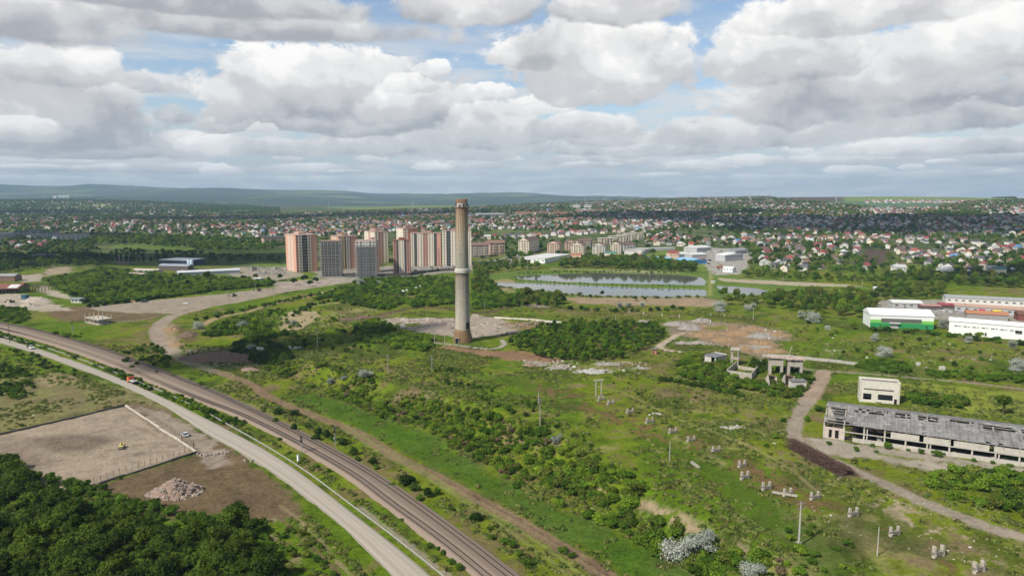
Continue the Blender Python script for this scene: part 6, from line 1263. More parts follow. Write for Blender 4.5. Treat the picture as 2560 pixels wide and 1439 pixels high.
# loose bushes over the fields
scat('bush_green', 'in the littered right field', 7, .7, 1.8, [(1990,790),(2120,830),(2350,850),(2600,880),(2600,940),(2400,925),(2250,895),(2140,905),(2060,900),(1990,860)], dens=.28, mix=[('bush_olive', .3), ('bush_dark', .2)])
scat('bush_green', 'in front of the chimney', 6, .6, 1.4, [(760,870),(960,900),(1180,910),(1400,930),(1700,960),(1980,1040),(1960,1130),(1700,1060),(1450,1000),(1200,960),(900,920)], dens=.16, nscale=25, nthr=0, mix=[('bush_dark', .3)])
scat('bush_green', 'left of the chimney', 5.5, .8, 2.0, [(640,840),(700,790),(800,770),(940,775),(900,830),(960,890),(860,900),(740,870)], dens=.35, nscale=25, nthr=-.05, mix=[('bush_lime', .3), ('bush_dark', .2)])
scat('bush_green', 'on the slope by the lower lane', 4.0, .6, 1.6, [(1950,1290),(2080,1330),(2200,1420),(2250,1500),(2060,1500),(1960,1400),(1880,1340)], dens=.5, mix=[('bush_lime', .3)])
scat('bush_green', 'beside the light track on the right', 4.0, .7, 1.5, [(2110,1150),(2250,1180),(2330,1230),(2220,1200)], dens=.3)
scat('bush_green', 'at the bottom left beside the tyre tracks', 3.2, .7, 1.4, [(680,1330),(760,1320),(860,1420),(880,1500),(700,1500)], dens=.45, mix=[('bush_olive', .4)])
# ---------------------------------------------------------------- individuals: the 300 largest trees and 300 largest shrubs; all others as ground cover
def emit():
    g = np.random.default_rng(77)
    rad = {'near_tree': 3.0, 'poplar': 5.0}
    def size(q): return q[3] * (rad.get(q[4], 3.2 if q[4].startswith('tree') else 1.0)) / max(q[1], 1)
    def vis(q):
        u = CX + F * q[0] / max(q[1], 1); return q[1] > 140 and -60 < u < 2620
    trees = sorted([q for q in PLACE if not q[4].startswith('bush')], key=lambda q: -size(q) if vis(q) else 1)
    bushes = sorted([q for q in PLACE if q[4].startswith('bush')], key=lambda q: (-size(q) * (3 if q[4] == 'bush_silver' else 1)) if vis(q) else 1)
    used = {}; labels = {}; rest = {}
    TINT = {'near_tree': 'broad green', 'poplar': 'slim dark', 'tree_green': 'green', 'tree_dark': 'dark green', 'tree_lime': 'light green', 'tree_olive': 'olive green', 'bush_green': 'green', 'bush_dark': 'dark green', 'bush_lime': 'light green', 'bush_silver': 'silver', 'bush_brown': 'brownish dry', 'bush_olive': 'olive green'}
    def lab(q, noun, ys):
        a, b = ys; f = (q[1] - a) / max(b - a, 1); lr = CX + F * q[0] / q[1]
        w = 'large' if size(q) > .0125 else 'small'
        d = 'its front row' if f < .33 else 'its middle' if f < .67 else 'its back row'
        return w, d, lr
    NTH = ['first','second','third','fourth','fifth','sixth','seventh','eighth','ninth','tenth','eleventh','twelfth'] + ['row%d' % k for k in range(13, 60)]; NTH[12:] = [str(k) + 'th' for k in range(13, 60)]
    for lst, noun, grp in ((trees, 'tree', 'trees'), (bushes, 'shrub', 'shrubs')):
        ind = [q for q in lst[:300] if vis(q)]; more = lst[len(ind):]
        zs = {}
        for q in ind: zs.setdefault(q[5], []).append(q)
        for zn, qs in zs.items():
            nr = max(1, math.ceil(len(qs) / 10)); qs.sort(key=lambda q: q[1]); rws = [qs[int(len(qs) * a / nr):int(len(qs) * (a + 1) / nr)] for a in range(nr)]; order = []
            for a, rw in enumerate(rws):
                rw.sort(key=lambda q: q[0] / q[1])
                for b, q in enumerate(rw): order.append((q, a, b, len(rw)))
            for q, a, b, nb_ in order:
                if len(zn.split()) > 6 and q[4] == 'bush_silver': lb = zn
                else:
                    lb = '%s %s %s' % (TINT[q[4]], noun, zn)
                    if len(qs) > 1: lb += (', %s row' % NTH[a] if nr > 1 else '') + ', %s from left' % NTH[b]
                if len(lb.split()) > 16: lb = lb.replace(TINT[q[4]] + ' ', TINT[q[4]].split()[-1] + ' ')
                vs = PROTO[q[4]]; k = int(g.integers(len(vs))); me = vs[k]; rz = float(g.uniform(0, 6.28))
                if noun == 'tree':
                    t = empty('poplar_tree' if q[4] == 'poplar' else 'tree', (q[0], q[1], q[2]), rz, lb, 'tree', grp + ' ' + zn); t.scale = (q[3], q[3], q[3] * q[6])
                    c = link('crown', me, t); link('trunk', TRUNKS[2] if q[4] == 'poplar' else TRUNKS[k % 2], t)
                else:
                    c = link('silver_shrub' if q[4] == 'bush_silver' else 'shrub', me, None, (q[0], q[1], q[2])); c.rotation_euler = (0, 0, rz); c.scale = (q[3], q[3], q[3] * q[6]); tag(c, lb, 'shrub', (('silver shrubs ' if q[4] == 'bush_silver' else 'shrubs ') + (zn if len(zn.split()) <= 6 or q[4] != 'bush_silver' else 'scattered over the fields')))
                used.setdefault((q[4], k), c)
        for q in more: rest.setdefault('rest_' + noun, []).append((q[0], q[1], q[2], q[3], q[4], q[6]))
    return used, rest
USED, REST = emit()
def source(kind, k):
    """an object of the scene whose mesh the ground cover repeats"""
    if (kind, k) in USED: return USED[(kind, k)]
    return None
def gn_stuff(name, label, cat, pts, loose):
    """one object: points carrying size, turn and kind, each repeating one of the plants already standing in the scene"""
    if not len(pts): return
    kinds = sorted({q[4] for q in pts}); src = []; idx = {}
    for kd in kinds:
        for k in range(len(PROTO[kd])):
            s = source(kd, k)
            if s is None:
                s = loose(kd, k)
            idx.setdefault(kd, []).append(len(src)); src.append(s)
    src_ = [s for s in src]
    g = np.random.default_rng(5); n = len(pts); me = bpy.data.meshes.new(name); me.vertices.add(n); me.vertices.foreach_set('co', np.array([q[:3] for q in pts], np.float32).ravel())
    def at(nm, ty, arr, key='value'):
        a = me.attributes.new(nm, ty, 'POINT'); a.data.foreach_set(key, arr)
    at('scl', 'FLOAT_VECTOR', np.array([(q[3], q[3], q[3] * q[5]) for q in pts], np.float32).ravel(), 'vector')
    at('turn', 'FLOAT', g.uniform(0, 6.28, n).astype(np.float32)); at('pick', 'INT', np.array([idx[q[4]][int(g.integers(len(idx[q[4]])))] for q in pts], np.int32))
    o = link(name, me); tag(o, label, cat, None, 'stuff')
    ng = bpy.data.node_groups.new(name + '_scatter', 'GeometryNodeTree'); ng.interface.new_socket('Geometry', in_out='INPUT', socket_type='NodeSocketGeometry'); ng.interface.new_socket('Geometry', in_out='OUTPUT', socket_type='NodeSocketGeometry')
    N = ng.nodes.new; L = ng.links.new; gi = N('NodeGroupInput'); go = N('NodeGroupOutput'); ip = N('GeometryNodeInstanceOnPoints'); ge = N('GeometryNodeGeometryToInstance')
    for s in src_[::-1]:
        oi = N('GeometryNodeObjectInfo'); oi.transform_space = 'ORIGINAL'; oi.inputs['Object'].default_value = s; oi.inputs['As Instance'].default_value = True; L(oi.outputs['Geometry'], ge.inputs[0])
    jn = N('GeometryNodeJoinGeometry')
    for l in list(ng.links):
        if l.to_node == ge: ng.links.remove(l)
    for q in [x for x in ng.nodes if x.bl_idname == 'GeometryNodeObjectInfo']: L(q.outputs['Geometry'], jn.inputs[0])
    L(gi.outputs[0], ip.inputs['Points']); L(jn.outputs[0], ip.inputs['Instance']); ip.inputs['Pick Instance'].default_value = True
    def na(nm, ty):
        a = N('GeometryNodeInputNamedAttribute'); a.data_type = ty; a.inputs['Name'].default_value = nm; return [x for x in a.outputs if x.enabled][0]
    L(na('pick', 'INT'), ip.inputs['Instance Index']); L(na('scl', 'FLOAT_VECTOR'), ip.inputs['Scale'])
    cb = N('ShaderNodeCombineXYZ'); L(na('turn', 'FLOAT'), cb.inputs[2]); L(cb.outputs[0], ip.inputs['Rotation'])
    L(ip.outputs[0], go.inputs[0]); md = o.modifiers.new('scatter', 'NODES'); md.node_group = ng; return o
def loose_src(kd, k):
    """a kind that has no single plant yet: one real plant of that kind is set out among the others"""
    spot = {'far': (1700, 560), 'tuf': (1450, 1000), 'tre': (1900, 760), 'bus': (1500, 1180), 'pop': (300, 660), 'nea': (200, 1400)}[kd[:3]]
    p = P(spot[0] + k * 9 + len(kd) * 3, spot[1]); me = PROTO[kd][k]
    if kd.startswith('tuft'):
        o = link('grass_tuft', me, None, p); tag(o, ('small', 'wide', 'low')[k] + ' tuft of long grass on the open plateau', 'grass tuft', 'grass tufts')
    else:
        t = empty('tree' if not kd.startswith('bush') else 'shrub', p, 0, '%s %s %s %s' % (('rounded', 'broad', 'upright', 'wide')[k], kd.split('_')[-1] + (' green' if 'green' not in kd else ''), 'shrub' if kd.startswith('bush') else 'tree', {'far': 'among the far gardens above the ponds', 'tre': 'at the edge of the olive green grove right of the ponds', 'bus': 'on the bank above the dirt road', 'pop': 'in the slim line behind the green thicket', 'nea': 'inside the lower left wood'}[kd[:3]]), 'tree', 'far garden trees'); o = link('crown', me, t); link('trunk', TRUNKS[k % 2], t)
    USED[(kd, k)] = o; return o
gn_stuff('tree_cover', 'remaining trees merging into belts and thickets', 'trees', REST.get('rest_tree', []), loose_src)
gn_stuff('scrub', 'remaining low scrub covering the banks and hedges', 'scrub', REST.get('rest_shrub', []), loose_src)
def far_green():
    pts = []; g = np.random.default_rng(31)
    regs = [(HREG[0][0], 11.5, 1.0), ([(-60,500),(350,500),(700,520),(700,600),(560,605),(300,590),(-60,600)], 17, .6), ([(1880,610),(2060,600),(2230,622),(2640,640),(2640,700),(2300,695),(2100,690),(1870,690)], 13, .55), ([(700,590),(1180,600),(1180,650),(720,660)], 14, .3), ([(1180,600),(1640,605),(1640,640),(1180,650)], 13, .35), ([(-60,590),(240,600),(240,640),(-60,640)], 12, .8), ([(-60,486),(200,486),(560,504),(700,519),(500,519),(200,503),(-60,505)], 26, .5), ([(2110,484),(2330,486),(2540,494),(2540,497),(2330,490),(2110,489)], 14, .9)]
    for pl, sp, dn in regs:
        w = PL(pl)
        if len(w) < 3: continue
        x, y = jgrid(w, sp, .48, int(sp * 10)); k = g.random(len(x)) < dn * sstep(-.28, .06, fbm(x, y, 120, 3, 13)); x, y = x[k], y[k]
        lim = 60000
        if len(x) > lim: q = g.choice(len(x), lim, replace=False); x, y = x[q], y[q]
        ok = excl_mask(x, y, 1.0) if len(x) < 40000 else np.ones(len(x), bool); x, y = x[ok], y[ok]; z = H(x, y)
        kk = g.random(len(x)); 
        for i in range(len(x)): pts.append((float(x[i]), float(y[i]), float(z[i]), float(g.uniform(.7, 1.35)) * (1 + .25 * (y[i] > 1800)), 'far_green' if kk[i] < .4 else 'far_dark' if kk[i] < .75 else 'far_olive', float(g.uniform(.8, 1.2))))
    print('far trees', len(pts))
    gn_stuff('garden_trees', 'mass of garden trees between the houses of the far town', 'trees', pts, loose_src)
far_green()
def tufts():
    pts = []; g = np.random.default_rng(41)
    for pl, sp, dn in [([(-60,860),(1000,860),(1600,900),(2600,1000),(2600,1500),(-60,1500)], 1.35, .62), ([(450,780),(1100,760),(1800,770),(2600,850),(2600,1000),(1600,900),(600,870)], 2.2, .55)]:
        x, y = jgrid(PL(pl), sp, .5, int(sp * 7)); k = g.random(len(x)) < dn * sstep(-.2, .12, fbm(x, y, 18, 4, 19)); x, y = x[k], y[k]
        bare = [PL(q[4]) for q in PAINT if q[0] == 'P' and q[2] > .85 and q[1] not in (C_YG, C_G2)]; strips = [(PL(q[4]), q[3][0]) for q in PAINT if q[0] == 'S' and q[3][0] > .8 and q[2] > 0]; thin = [PL(q[4]) for q in PAINT if q[0] == 'P' and (q[2] < -.8 or q[1][1] == .110)]
        ok = np.ones(len(x), bool)
        for b in bare: ok &= ~(polysd(x, y, b) > 0)
        for b in thin: ok &= ~((polysd(x, y, b) > 0) & (g.random(len(x)) < .8))
        for b, w in strips: ok &= segdist(x, y, b)[0] > w / 2 + .3
        ok &= segdist(x, y, RM)[0] > 6.5; ok &= segdist(x, y, BM)[0] > 7.5
        ok &= excl_mask(x, y, 0)
        x, y = x[ok], y[ok]; z = H(x, y)
        for i in range(len(x)): pts.append((float(x[i]), float(y[i]), float(z[i]), float(g.uniform(.6, 1.7)), 'tuft', float(g.uniform(.7, 1.5))))
    print('tufts', len(pts)); gn_stuff('rough_grass', 'rough tufted grass over the open ground', 'grass', pts, loose_src)
tufts()
# ================================================================ poles, lamps, signals
M_pole = mat('pole_concrete', (.42,.40,.36), var=.12); M_wood = mat('old_wood', (.13,.10,.075), var=.25, scale=3); M_black = mat('black_paint', (.012,.012,.013), rough=.5); M_ins = mat('insulator_brown', (.15,.08,.05), rough=.4)
def pole(u, v, vt, kind, label, group='poles over the fields'):
    A = P(u, v); h = hpx(v, vt, A.y); t = empty('utility_pole', A, R(20), label, 'pole', group); m = M_wood if kind == 'wood' else M_pole; r = .17 if kind != 'big' else .27
    MB().tube((0, 0, -.5), (0, 0, h), r, r * .55, 8).build('post', m, t)
    if kind in ('arm', 'big', 'wood'):
        for k in range(2 if kind != 'wood' else 1):
            z = h - .5 - k * 1.3; MB().box((0, 0, z), (2.0 if kind != 'big' else 2.4, .14, .14)).build('crossarm', m if kind == 'wood' else M_steel, t)
            for x in (-.9, -.3, .3, .9): MB().tube((x, 0, z + .05), (x, 0, z + .40), .08, .05, 6).build('insulator', M_ins, t)
    if kind == 'big':
        MB().box((0, 0, .3), (.9, .9, 1.2)).build('footing', M_conc, t); MB().tube((0, 0, h), (0, 0, h + .5), .1, n=6).build('cap', M_ins, t)
    if kind == 'switch':
        for k in range(3): MB().box((.0, 0, h - .5 - .9 * k), (.9, .5, .22)).build('switch_unit', M_ins, t)
        for k in range(2): MB().box((.0, 0, h - 1 - .9 * k), (.5, .3, .5)).build('bracket', M_steel, t)
for a in [(1997,1362,1240,'big','tall concrete pole with brown insulators on the lower right slope'),(2193,1388,1308,'plain','bare slim concrete pole on the slope right of the tall insulator pole'),(1674,1152,1097,'plain','bare concrete pole left of the row of concrete supports'),(1350,1063,984,'switch','concrete pole carrying stacked switch units above the thicket'),(1346,1010,976,'plain','thin post just behind the pole with switch units'),(970,930,885,'arm','concrete pole with crossarms on the green bank right of the big silver shrub'),(1080,928,887,'arm','slim concrete pole with a short crossarm on the open bank'),(794,871,818,'arm','concrete pole with crossarm left of the bright thicket'),(615,798,762,'wood','dark pole with crossarm rising from the hollow silver shrub'),(686,757,722,'plain','pale pole beside the curved tan lane'),(853,806,781,'plain','short pole by the brown soil ridge'),(1086,859,824,'arm','left pole of the pair in front of the chimney'),(1112,866,819,'arm','right pole of the pair in front of the chimney'),(25,860,790,'wood','dark wooden pole beside the railway at the far left'),(1712,858,822,'wood','dead thin pole beside the loop of track'),(1340,764,738,'plain','thin pole in the meadow behind the middle thicket'),(1539,806,788,'plain','thin white pole at the back corner of the middle thicket'),(1883,800,768,'plain','thin pole beside the right silver tree'),(1774,693,676,'arm','pole at the far end of the dam path'),(1212,772,748,'plain','thin pole among the bushes right of the chimney'),(2370,801,778,'plain','pole between the green hangar and the white hall'),(2412,783,757,'arm','white pole standing in front of the yards on the right'),(1957,707,690,'plain','thin pole by the dry pond, the left one'),(2155,724,700,'arm','pole at the right end of the dry pond'),(1268,667,640,'arm','pole near the white warehouse'),(1318,675,645,'plain','pole in front of the white warehouse'),(1624,685,668,'plain','pole reflected in the far pond'),(107,672,655,'plain','pale post in the works yard, right one'),(90,665,650,'plain','pale post in the works yard, left one'),(758,690,668,'plain','pole in front of the pink tower farthest left'),(1068,690,672,'arm','pole at the foot of the striped tower')]:
    pole(*a[:5])
def lamp(u, v, vt, label):
    A = P(u, v); h = hpx(v, vt, A.y); t = empty('yard_lamp', A, R(60), label, 'lamp', 'lamps along the gravel road'); MB().tube((0, 0, -.4), (0, 0, h), .12, .07, 8).build('post', M_pole, t); MB().tube((0, 0, h), (1.0, 0, h + .15), .05, n=6).build('arm', M_steel, t); MB().box((1.2, 0, h + .13), (.7, .28, .14)).build('lamp_head', M_steel, t)
ORDN = ['nearest', 'second nearest', 'third nearest', 'middle', 'fifth nearest', 'sixth nearest', 'farthest']
for k, (u, v, vt) in enumerate([(398,782,750),(484,773,752),(527,762,733),(569,750,724),(639,737,708),(722,724,700),(800,712,690)]): lamp(u, v, vt, ORDN[k] + ' pale lamp post along the gravel road')
for k, (u, v, vt) in enumerate([(1573,782,773),(1609,786,776),(1655,790,781),(1698,794,784),(1776,808,797),(1777,788,784),(1811,791,788)]):
    A = P(u, v); tag(MB().box((0, 0, .9), (.3, .3, max(1.2, hpx(v, vt, A.y) * 1.0)), 0, .8).build('white_post', mat('white_post', (.74,.73,.69)), None, False, A), 'white concrete post, ' + ['leftmost', 'second from left', 'third from left', 'fourth from left', 'tallest near the sand heaps', 'short stub below the silver tree', 'short stub right of the silver tree'][k] + ' of the row', 'post', 'white posts of a vanished fence')
def signal(u, v, vt, heads, label):
    A = P(u, v); h = hpx(v, vt, A.y); t = empty('railway_signal', A, R(-35), label, 'signal', 'railway signals'); MB().tube((0, 0, -.3), (0, 0, h), .10, n=8).build('mast', M_steel, t)
    for k in range(heads):
        z = h - .7 - k * 1.35; i = MB().tube((0, -.18, z), (0, -.26, z), .62, n=20).build('round_board', M_black, t)
        for dz in ((.22, -.22) if k == 0 else (.2,)): MB().tube((0, -.26, z + dz), (0, -.55, z + dz - .03), .13, n=10).build('lamp_hood', mat('hood_grey', (.22,.22,.21)), i)
    MB().box((0, -.2, h * .38), (.5, .3, .7)).build('number_plate', M_steel, t)
    mb = MB(); mb.box((-.25, .22, h / 2), (.05, .05, h * .9)); mb.box((.25, .22, h / 2), (.05, .05, h * .9)); [mb.box((0, .22, .5 + .45 * q), (.5, .04, .04)) for q in range(int(h * .85 / .45))]; mb.build('ladder', M_steel, t)
signal(755,1133,1082,2,'railway signal with two round black boards beside the left track'); signal(838,1113,1058,2,'railway signal with two round black boards beyond the right track'); signal(182,833,806,1,'railway signal with one black board near the left edge')
A = P(746,1152); t = empty('relay_cabinet', A, R(-35), 'white relay cabinet beside the railway near the nearer signal', 'cabinet'); MB().box((0, 0, .95), (.7, .6, 2.2)).build('body', M_mwh, t); MB().box((0, 0, 2.1), (.85, .75, .12)).build('lid', M_steel, t)
# ================================================================ concrete supports of a vanished pipeline
def support(u, v, h, gap, label, wide=.75, beam=.5, rz=.25, grp='concrete pipe supports in a diagonal row'):
    A = P(u, v); t = empty('concrete_support', A, rz, label, 'concrete support', grp); g = random.Random(int(u))
    for s in (-1, 1): MB().box((s * gap / 2, 0, h * .39 - .3), (.55, wide, h * .78 + .5), g.uniform(-.05, .05), .86).build('upright', M_oldc, t)
    MB().box((0, 0, h * .22), (gap + .9, .8, h * .28)).build('crossbeam', mat('dark_concrete', (.20,.18,.155), var=.25, scale=2), t); MB().box((-gap * .5 - .35, -.5, .2), (.9, .7, .7), .3).build('footing', M_oldc, t)  # crossbeam in a darker concrete tone than the uprights
SUP = [(1503,1000,2.4,2.0,'small','just in front of the tall portal frame'),(1527,1009,2.2,2.0,'small','second in the row after the portal frame'),(1575,1031,2.2,2.1,'small','third in the row after the portal frame'),(1624,1056,2.5,2.2,'thin','fourth in the row after the portal frame'),(1682,1081,2.4,2.3,'leaning','fifth in the row, with a green shrub between its posts'),(1728,1099,2.3,2.2,'pale','sixth in the row after the portal frame'),(1790,1128,2.3,2.2,'pale','right of the bare concrete pole'),(1855,1166,2.5,1.8,'stepped','joined to the one below it'),(1862,1196,2.8,1.9,'tall','directly below the stepped one'),(1916,1222,2.8,2.1,'grey','left of the long tilted beam'),(2037,1244,2.6,2.1,'grey','right of the long tilted beam'),(2133,1288,2.7,2.1,'grey','standing alone above the stony patch'),(2236,1334,2.7,2.1,'grey','beside the stony patch'),(2345,1387,3.3,2.3,'biggest','near the lower right corner'),(2446,1428,3.0,2.1,'rust topped','nearest the lower right corner')]
for u, v, h, g_, a, w in SUP: support(u, v, h, g_, '%s concrete support %s' % (a, w), .75 if u < 2300 else 1.0)
support(1969,1236,2.6,2.0,'support with a long tilted beam lying between its two posts'); bb = MB().box((-.6, -.2, .6), (6.5, .6, .5), -.12); o = bb.build('tilted_beam', M_oldc, bpy.data.objects[[x.name for x in bpy.data.objects if x.name.startswith('concrete_support')][-1]] if False else None, False, P(1967,1238)); tag(o, 'long tilted concrete beam lying between the supports', 'beam'); o.rotation_euler = (0, 0, -.3)
for k, (u, v) in enumerate([(1291,815),(1301,818),(1311,813),(1321,813),(1341,812),(1360,812),(1372,814),(1380,812)]): support(u, v, 2.4, 1.2, ('first','second','third','fourth','fifth','sixth','seventh','eighth')[k] + ' tiny support from the left beside the pale duct', .5, .35, .2, 'tiny supports beside the pale duct')
def portal():
    A = P(1496,992); t = empty('portal_frame', A, .12, 'tall slender concrete portal frame at the head of the support row', 'portal frame'); h = hpx(992, 949, A.y)
    for s in (-1, 1): MB().box((s * 1.15, 0, h / 2 - .5), (.42, .45, h + 1)).build('column', M_oldc, t)
    MB().box((0, 0, h + .22), (4.0, .6, .5)).build('crossbeam', M_oldc, t); MB().box((0, 0, h * .62), (1.9, .2, .15)).build('brace', M_steel, t)
portal()
# ================================================================ concrete ruins
def pier(u0, u1, v, vt, label):
    A, L, rz = site((u0, v - 1), (u1, v + 1)); h = hpx(v, vt, A.y); t = empty('ruined_pier', A, rz, label, 'ruin', 'portal ruins'); D = 4.2
    for x in (.55, L - .55):
        for y in (.5, D - .5): MB().box((x, y, h / 2 - 1), (1.15, 1.0, h + 1.6)).build('column', M_oldc, t)
    MB().box((L / 2, .45, h * .70), (L - 2.1, .75, h * .34)).build('deep_beam', M_oldc, t); MB().box((L / 2, D - .45, h * .70), (L - 2.1, .75, h * .34)).build('rear_beam', M_oldc, t)
    MB().box((.55, D / 2, h * .75), (.8, D - 2, h * .25)).build('side_beam', M_oldc, t); MB().box((L - .55, D / 2, h * .75), (.8, D - 2, h * .25)).build('side_beam', M_oldc, t)
    g = random.Random(int(u0)); mb = MB(); mb.box((L / 2, D / 2, h - .1), (L + 1.8, D + 1.4, .5))
    for k in range(16): mb.box((g.uniform(-.6, L + .6), g.uniform(-.5, D + .4), h + g.uniform(.1, .35)), (g.uniform(.6, 2.2), g.uniform(.5, 1.4), g.uniform(.15, .4)), g.uniform(0, 3))
    mb.build('broken_deck', mat('broken_deck', (.44,.36,.31), var=.3, scale=1.5), t); EXCL.append((A.x, A.y, 5))
pier(1922,1957,936,891,'left one of the two ruined concrete piers with broken tops'); pier(1968,2006,938,896,'right one of the two ruined concrete piers with broken tops')
A = P(1965,893) if False else None
A = P(1966,935); tag(MB().tube((0, 0, 7), (2.0, 0, 13.5), .16, .07, 6).build('leaning_mast', mat('dead_white_wood', (.50,.44,.38)), None, False, A), 'thin leaning mast between the two ruined piers', 'mast')
def hopper(u, v, rz, tilt, label):
    A = P(u, v); t = empty('fallen_hopper', A + Vector((0, 0, 1.6)), rz, label, 'hopper', 'fallen concrete hoppers'); t.rotation_euler = (tilt, .25, rz); s = 2.5; q = 1.4
    for k in range(4):
        a = k * math.pi / 2; c, n = math.cos(a), math.sin(a); f = lambda x, y, z: (x * c - y * n, x * n + y * c, z)
        MB().quad(f(-s, -s, 1.6), f(s, -s, 1.6), f(q, -q, -1.8), f(-q, -q, -1.8)).quad(f(-s, -s + .3, 1.6), f(-q, -q + .3, -1.8), f(q, -q + .3, -1.8), f(s, -s + .3, 1.6)).quad(f(-s, -s, 1.6), f(-s, -s + .3, 1.6), f(s, -s + .3, 1.6), f(s, -s, 1.6)).build('hopper_side', M_oldc if k % 2 else mat('rusty_concrete', (.30,.20,.15), var=.3), t)
    MB().box((0, 0, -1.6), (q * 2, q * 2, .2)).build('hopper_floor', mat('rusty_concrete', (.30,.20,.15), var=.3), t)
hopper(1926,962,.4,1.05,'fallen brown concrete hopper left below the ruined piers'); hopper(1968,962,.2,1.15,'fallen brown concrete hopper below the right pier')
A, L, rz = site((1980,972),(2016,972)); t = empty('white_ruin', A, rz, 'small broken white hut beside the fallen hoppers', 'ruin'); MB().box((L / 2, 2, 1.6), (L, 4, 3.6)).build('wall', mat('chalky_wall', (.52,.50,.46), stain=(.3,.27,.23,.6)), t); MB().box((L / 2, 2, 3.5), (L + .5, 4.5, .3)).build('roof_slab', mat('dark_slab', (.17,.16,.16), var=.3), t); MB().box((L * .62, -.05, 1.2), (1.6, .3, 1.8)).build('opening', M_dark, t)
def frame_tower():
    A, L, rz = site((1826,912),(1845,914)); h = hpx(913, 874, A.y); t = empty('frame_tower', A, rz, 'open concrete frame tower with a slab roof behind the basin', 'ruin')
    for x in (.2, L - .2):
        for y in (.2, L * 1.1): MB().box((x, y, h / 2 - .5), (.4, .4, h + 1)).build('column', M_oldc, t)
    MB().box((L / 2, L * .6, h + .2), (L + .9, L * 1.4, .45)).build('roof_slab', M_oldc, t); MB().box((L / 2, L * .6, h * .42), (L + .5, L * 1.2, .35)).build('middle_slab', mat('broken_deck', (.44,.36,.31), var=.3), t)
frame_tower()
def ruined_hut():
    A, L, rz = site((1762,905),(1789,911)); h = hpx(908, 890, A.y); D = 8; t = empty('ruined_hut', A, rz, 'roofless looking white hut with a grey slab roof in the bushes', 'ruin'); m = mat('chalky_wall', (.52,.50,.46), stain=(.3,.27,.23,.6))
    MB().box((L * .3, 0, h / 2), (L * .6, .3, h)).build('wall', m, t); MB().box((L - .3, 0, h / 2 - .4), (.6, .3, h + .8)).build('wall', m, t); MB().box((0, D / 2, h / 2), (.3, D, h)).build('wall', m, t); MB().box((L, D / 2, h / 2), (.3, D, h)).build('wall', m, t); MB().box((L / 2, D, h / 2), (L, .3, h)).build('wall', m, t)
    MB().box((L / 2, D / 2, h + .2), (L + .8, D + .8, .35)).build('roof_slab', mat('grey_tar_roof', (.17,.17,.18), var=.25, scale=.8), t); MB().box((L / 2, D + .3, h + .55), (L + .8, .25, .35)).build('parapet', m, t)
ruined_hut()
def basin():
    a, b, c, d = P(1818,941), P(1878,949), P(1893,930), P(1840,921); t = empty('concrete_basin', a, 0, 'open concrete basin without a roof among the bushes', 'basin'); H_ = 2.9
    for p, q, nm in ((a, b, 'front_wall'), (a, d, 'left_wall'), (b, c, 'right_wall'), (d, c, 'rear_wall')):
        v = q - p; L = math.hypot(v.x, v.y); m = (p + q) / 2 - a; hh = H_ * (1.15 if nm == 'left_wall' else .55 if nm == 'rear_wall' else 1)
        MB().box((m.x, m.y, hh / 2 - .4), (L + .3, .38, hh + .8), math.atan2(v.y, v.x)).build(nm, M_oldc, t)
basin()
def wall_run(name, label, pts, h, th, m, cat='wall', panels=0, posts=None):
    pl = PL(pts); o0 = Vector((pl[0][0], pl[0][1], h1(*pl[0]))); t = empty(name, o0, 0, label, cat)
    for k in range(len(pl) - 1):
        p, q = pl[k], pl[k + 1]; v = q - p; L = float(np.hypot(*v)); a = math.atan2(v[1], v[0]); n = max(1, int(L / (panels or 12)))
        for j in range(n):
            c = p + v * (j + .5) / n; z = h1(*c) - o0.z; MB().box((c[0] - o0.x, c[1] - o0.y, z + h / 2 - .3), (L / n - (.06 if panels else -.1), th, h + .6), a).build('panel' if panels else 'wall_section', m, t)
    return t
wall_run('concrete_panel_wall', 'long pale concrete panel wall behind the ruined piers', [(1905,892),(1960,894),(2010,898),(2070,904),(2145,913)], 1.5, .2, mat('pale_panel', (.40,.38,.34), stain=(.33,.31,.27,.6)), panels=3.2)
wall_run('pale_duct', 'straight pale concrete duct running right behind the chimney', [(1236,795),(1300,799),(1410,807)], .9, 1.3, mat('pale_duct', (.60,.56,.49)), 'duct')
wall_run('retaining_wall', 'dark retaining wall at the foot of the scaffolded towers', [(862,692),(900,692),(960,691),(1025,689),(1045,685),(1100,677),(1170,675)], 2.6, .5, mat('dark_wall_stone', (.085,.08,.075)))
wall_run('loading_platform', 'weathered concrete platform edge in front of the derelict shed', [(2250,1122),(2400,1138),(2560,1160),(2640,1172)], .9, 1.2, mat('platform_concrete', (.47,.43,.38), var=.2, stain=(.25,.22,.18,.55)), 'platform')
lot = mat('lot_wall', (.30,.28,.26), var=.2); lot2 = mat('lot_wall_pale', (.50,.46,.41), var=.15)
t1 = wall_run('low_wall', 'dark low wall along the upper left side of the earth lot', [(-60,1098),(0,1086),(80,1068),(160,1050),(240,1032),(313,1014)], .7, .45, mat('lot_wall_dark', (.11,.10,.095)), panels=0)
t2 = wall_run('low_wall', 'pale low wall between the earth lot and the parked silver car', [(313,1014),(370,1052),(430,1090),(490,1130)], .45, .5, lot2)
t3 = wall_run('low_wall', 'dark low wall along the lower right side of the earth lot', [(492,1130),(430,1150),(370,1170),(310,1190),(247,1211)], .6, .45, mat('lot_wall_dark', (.11,.10,.095)))
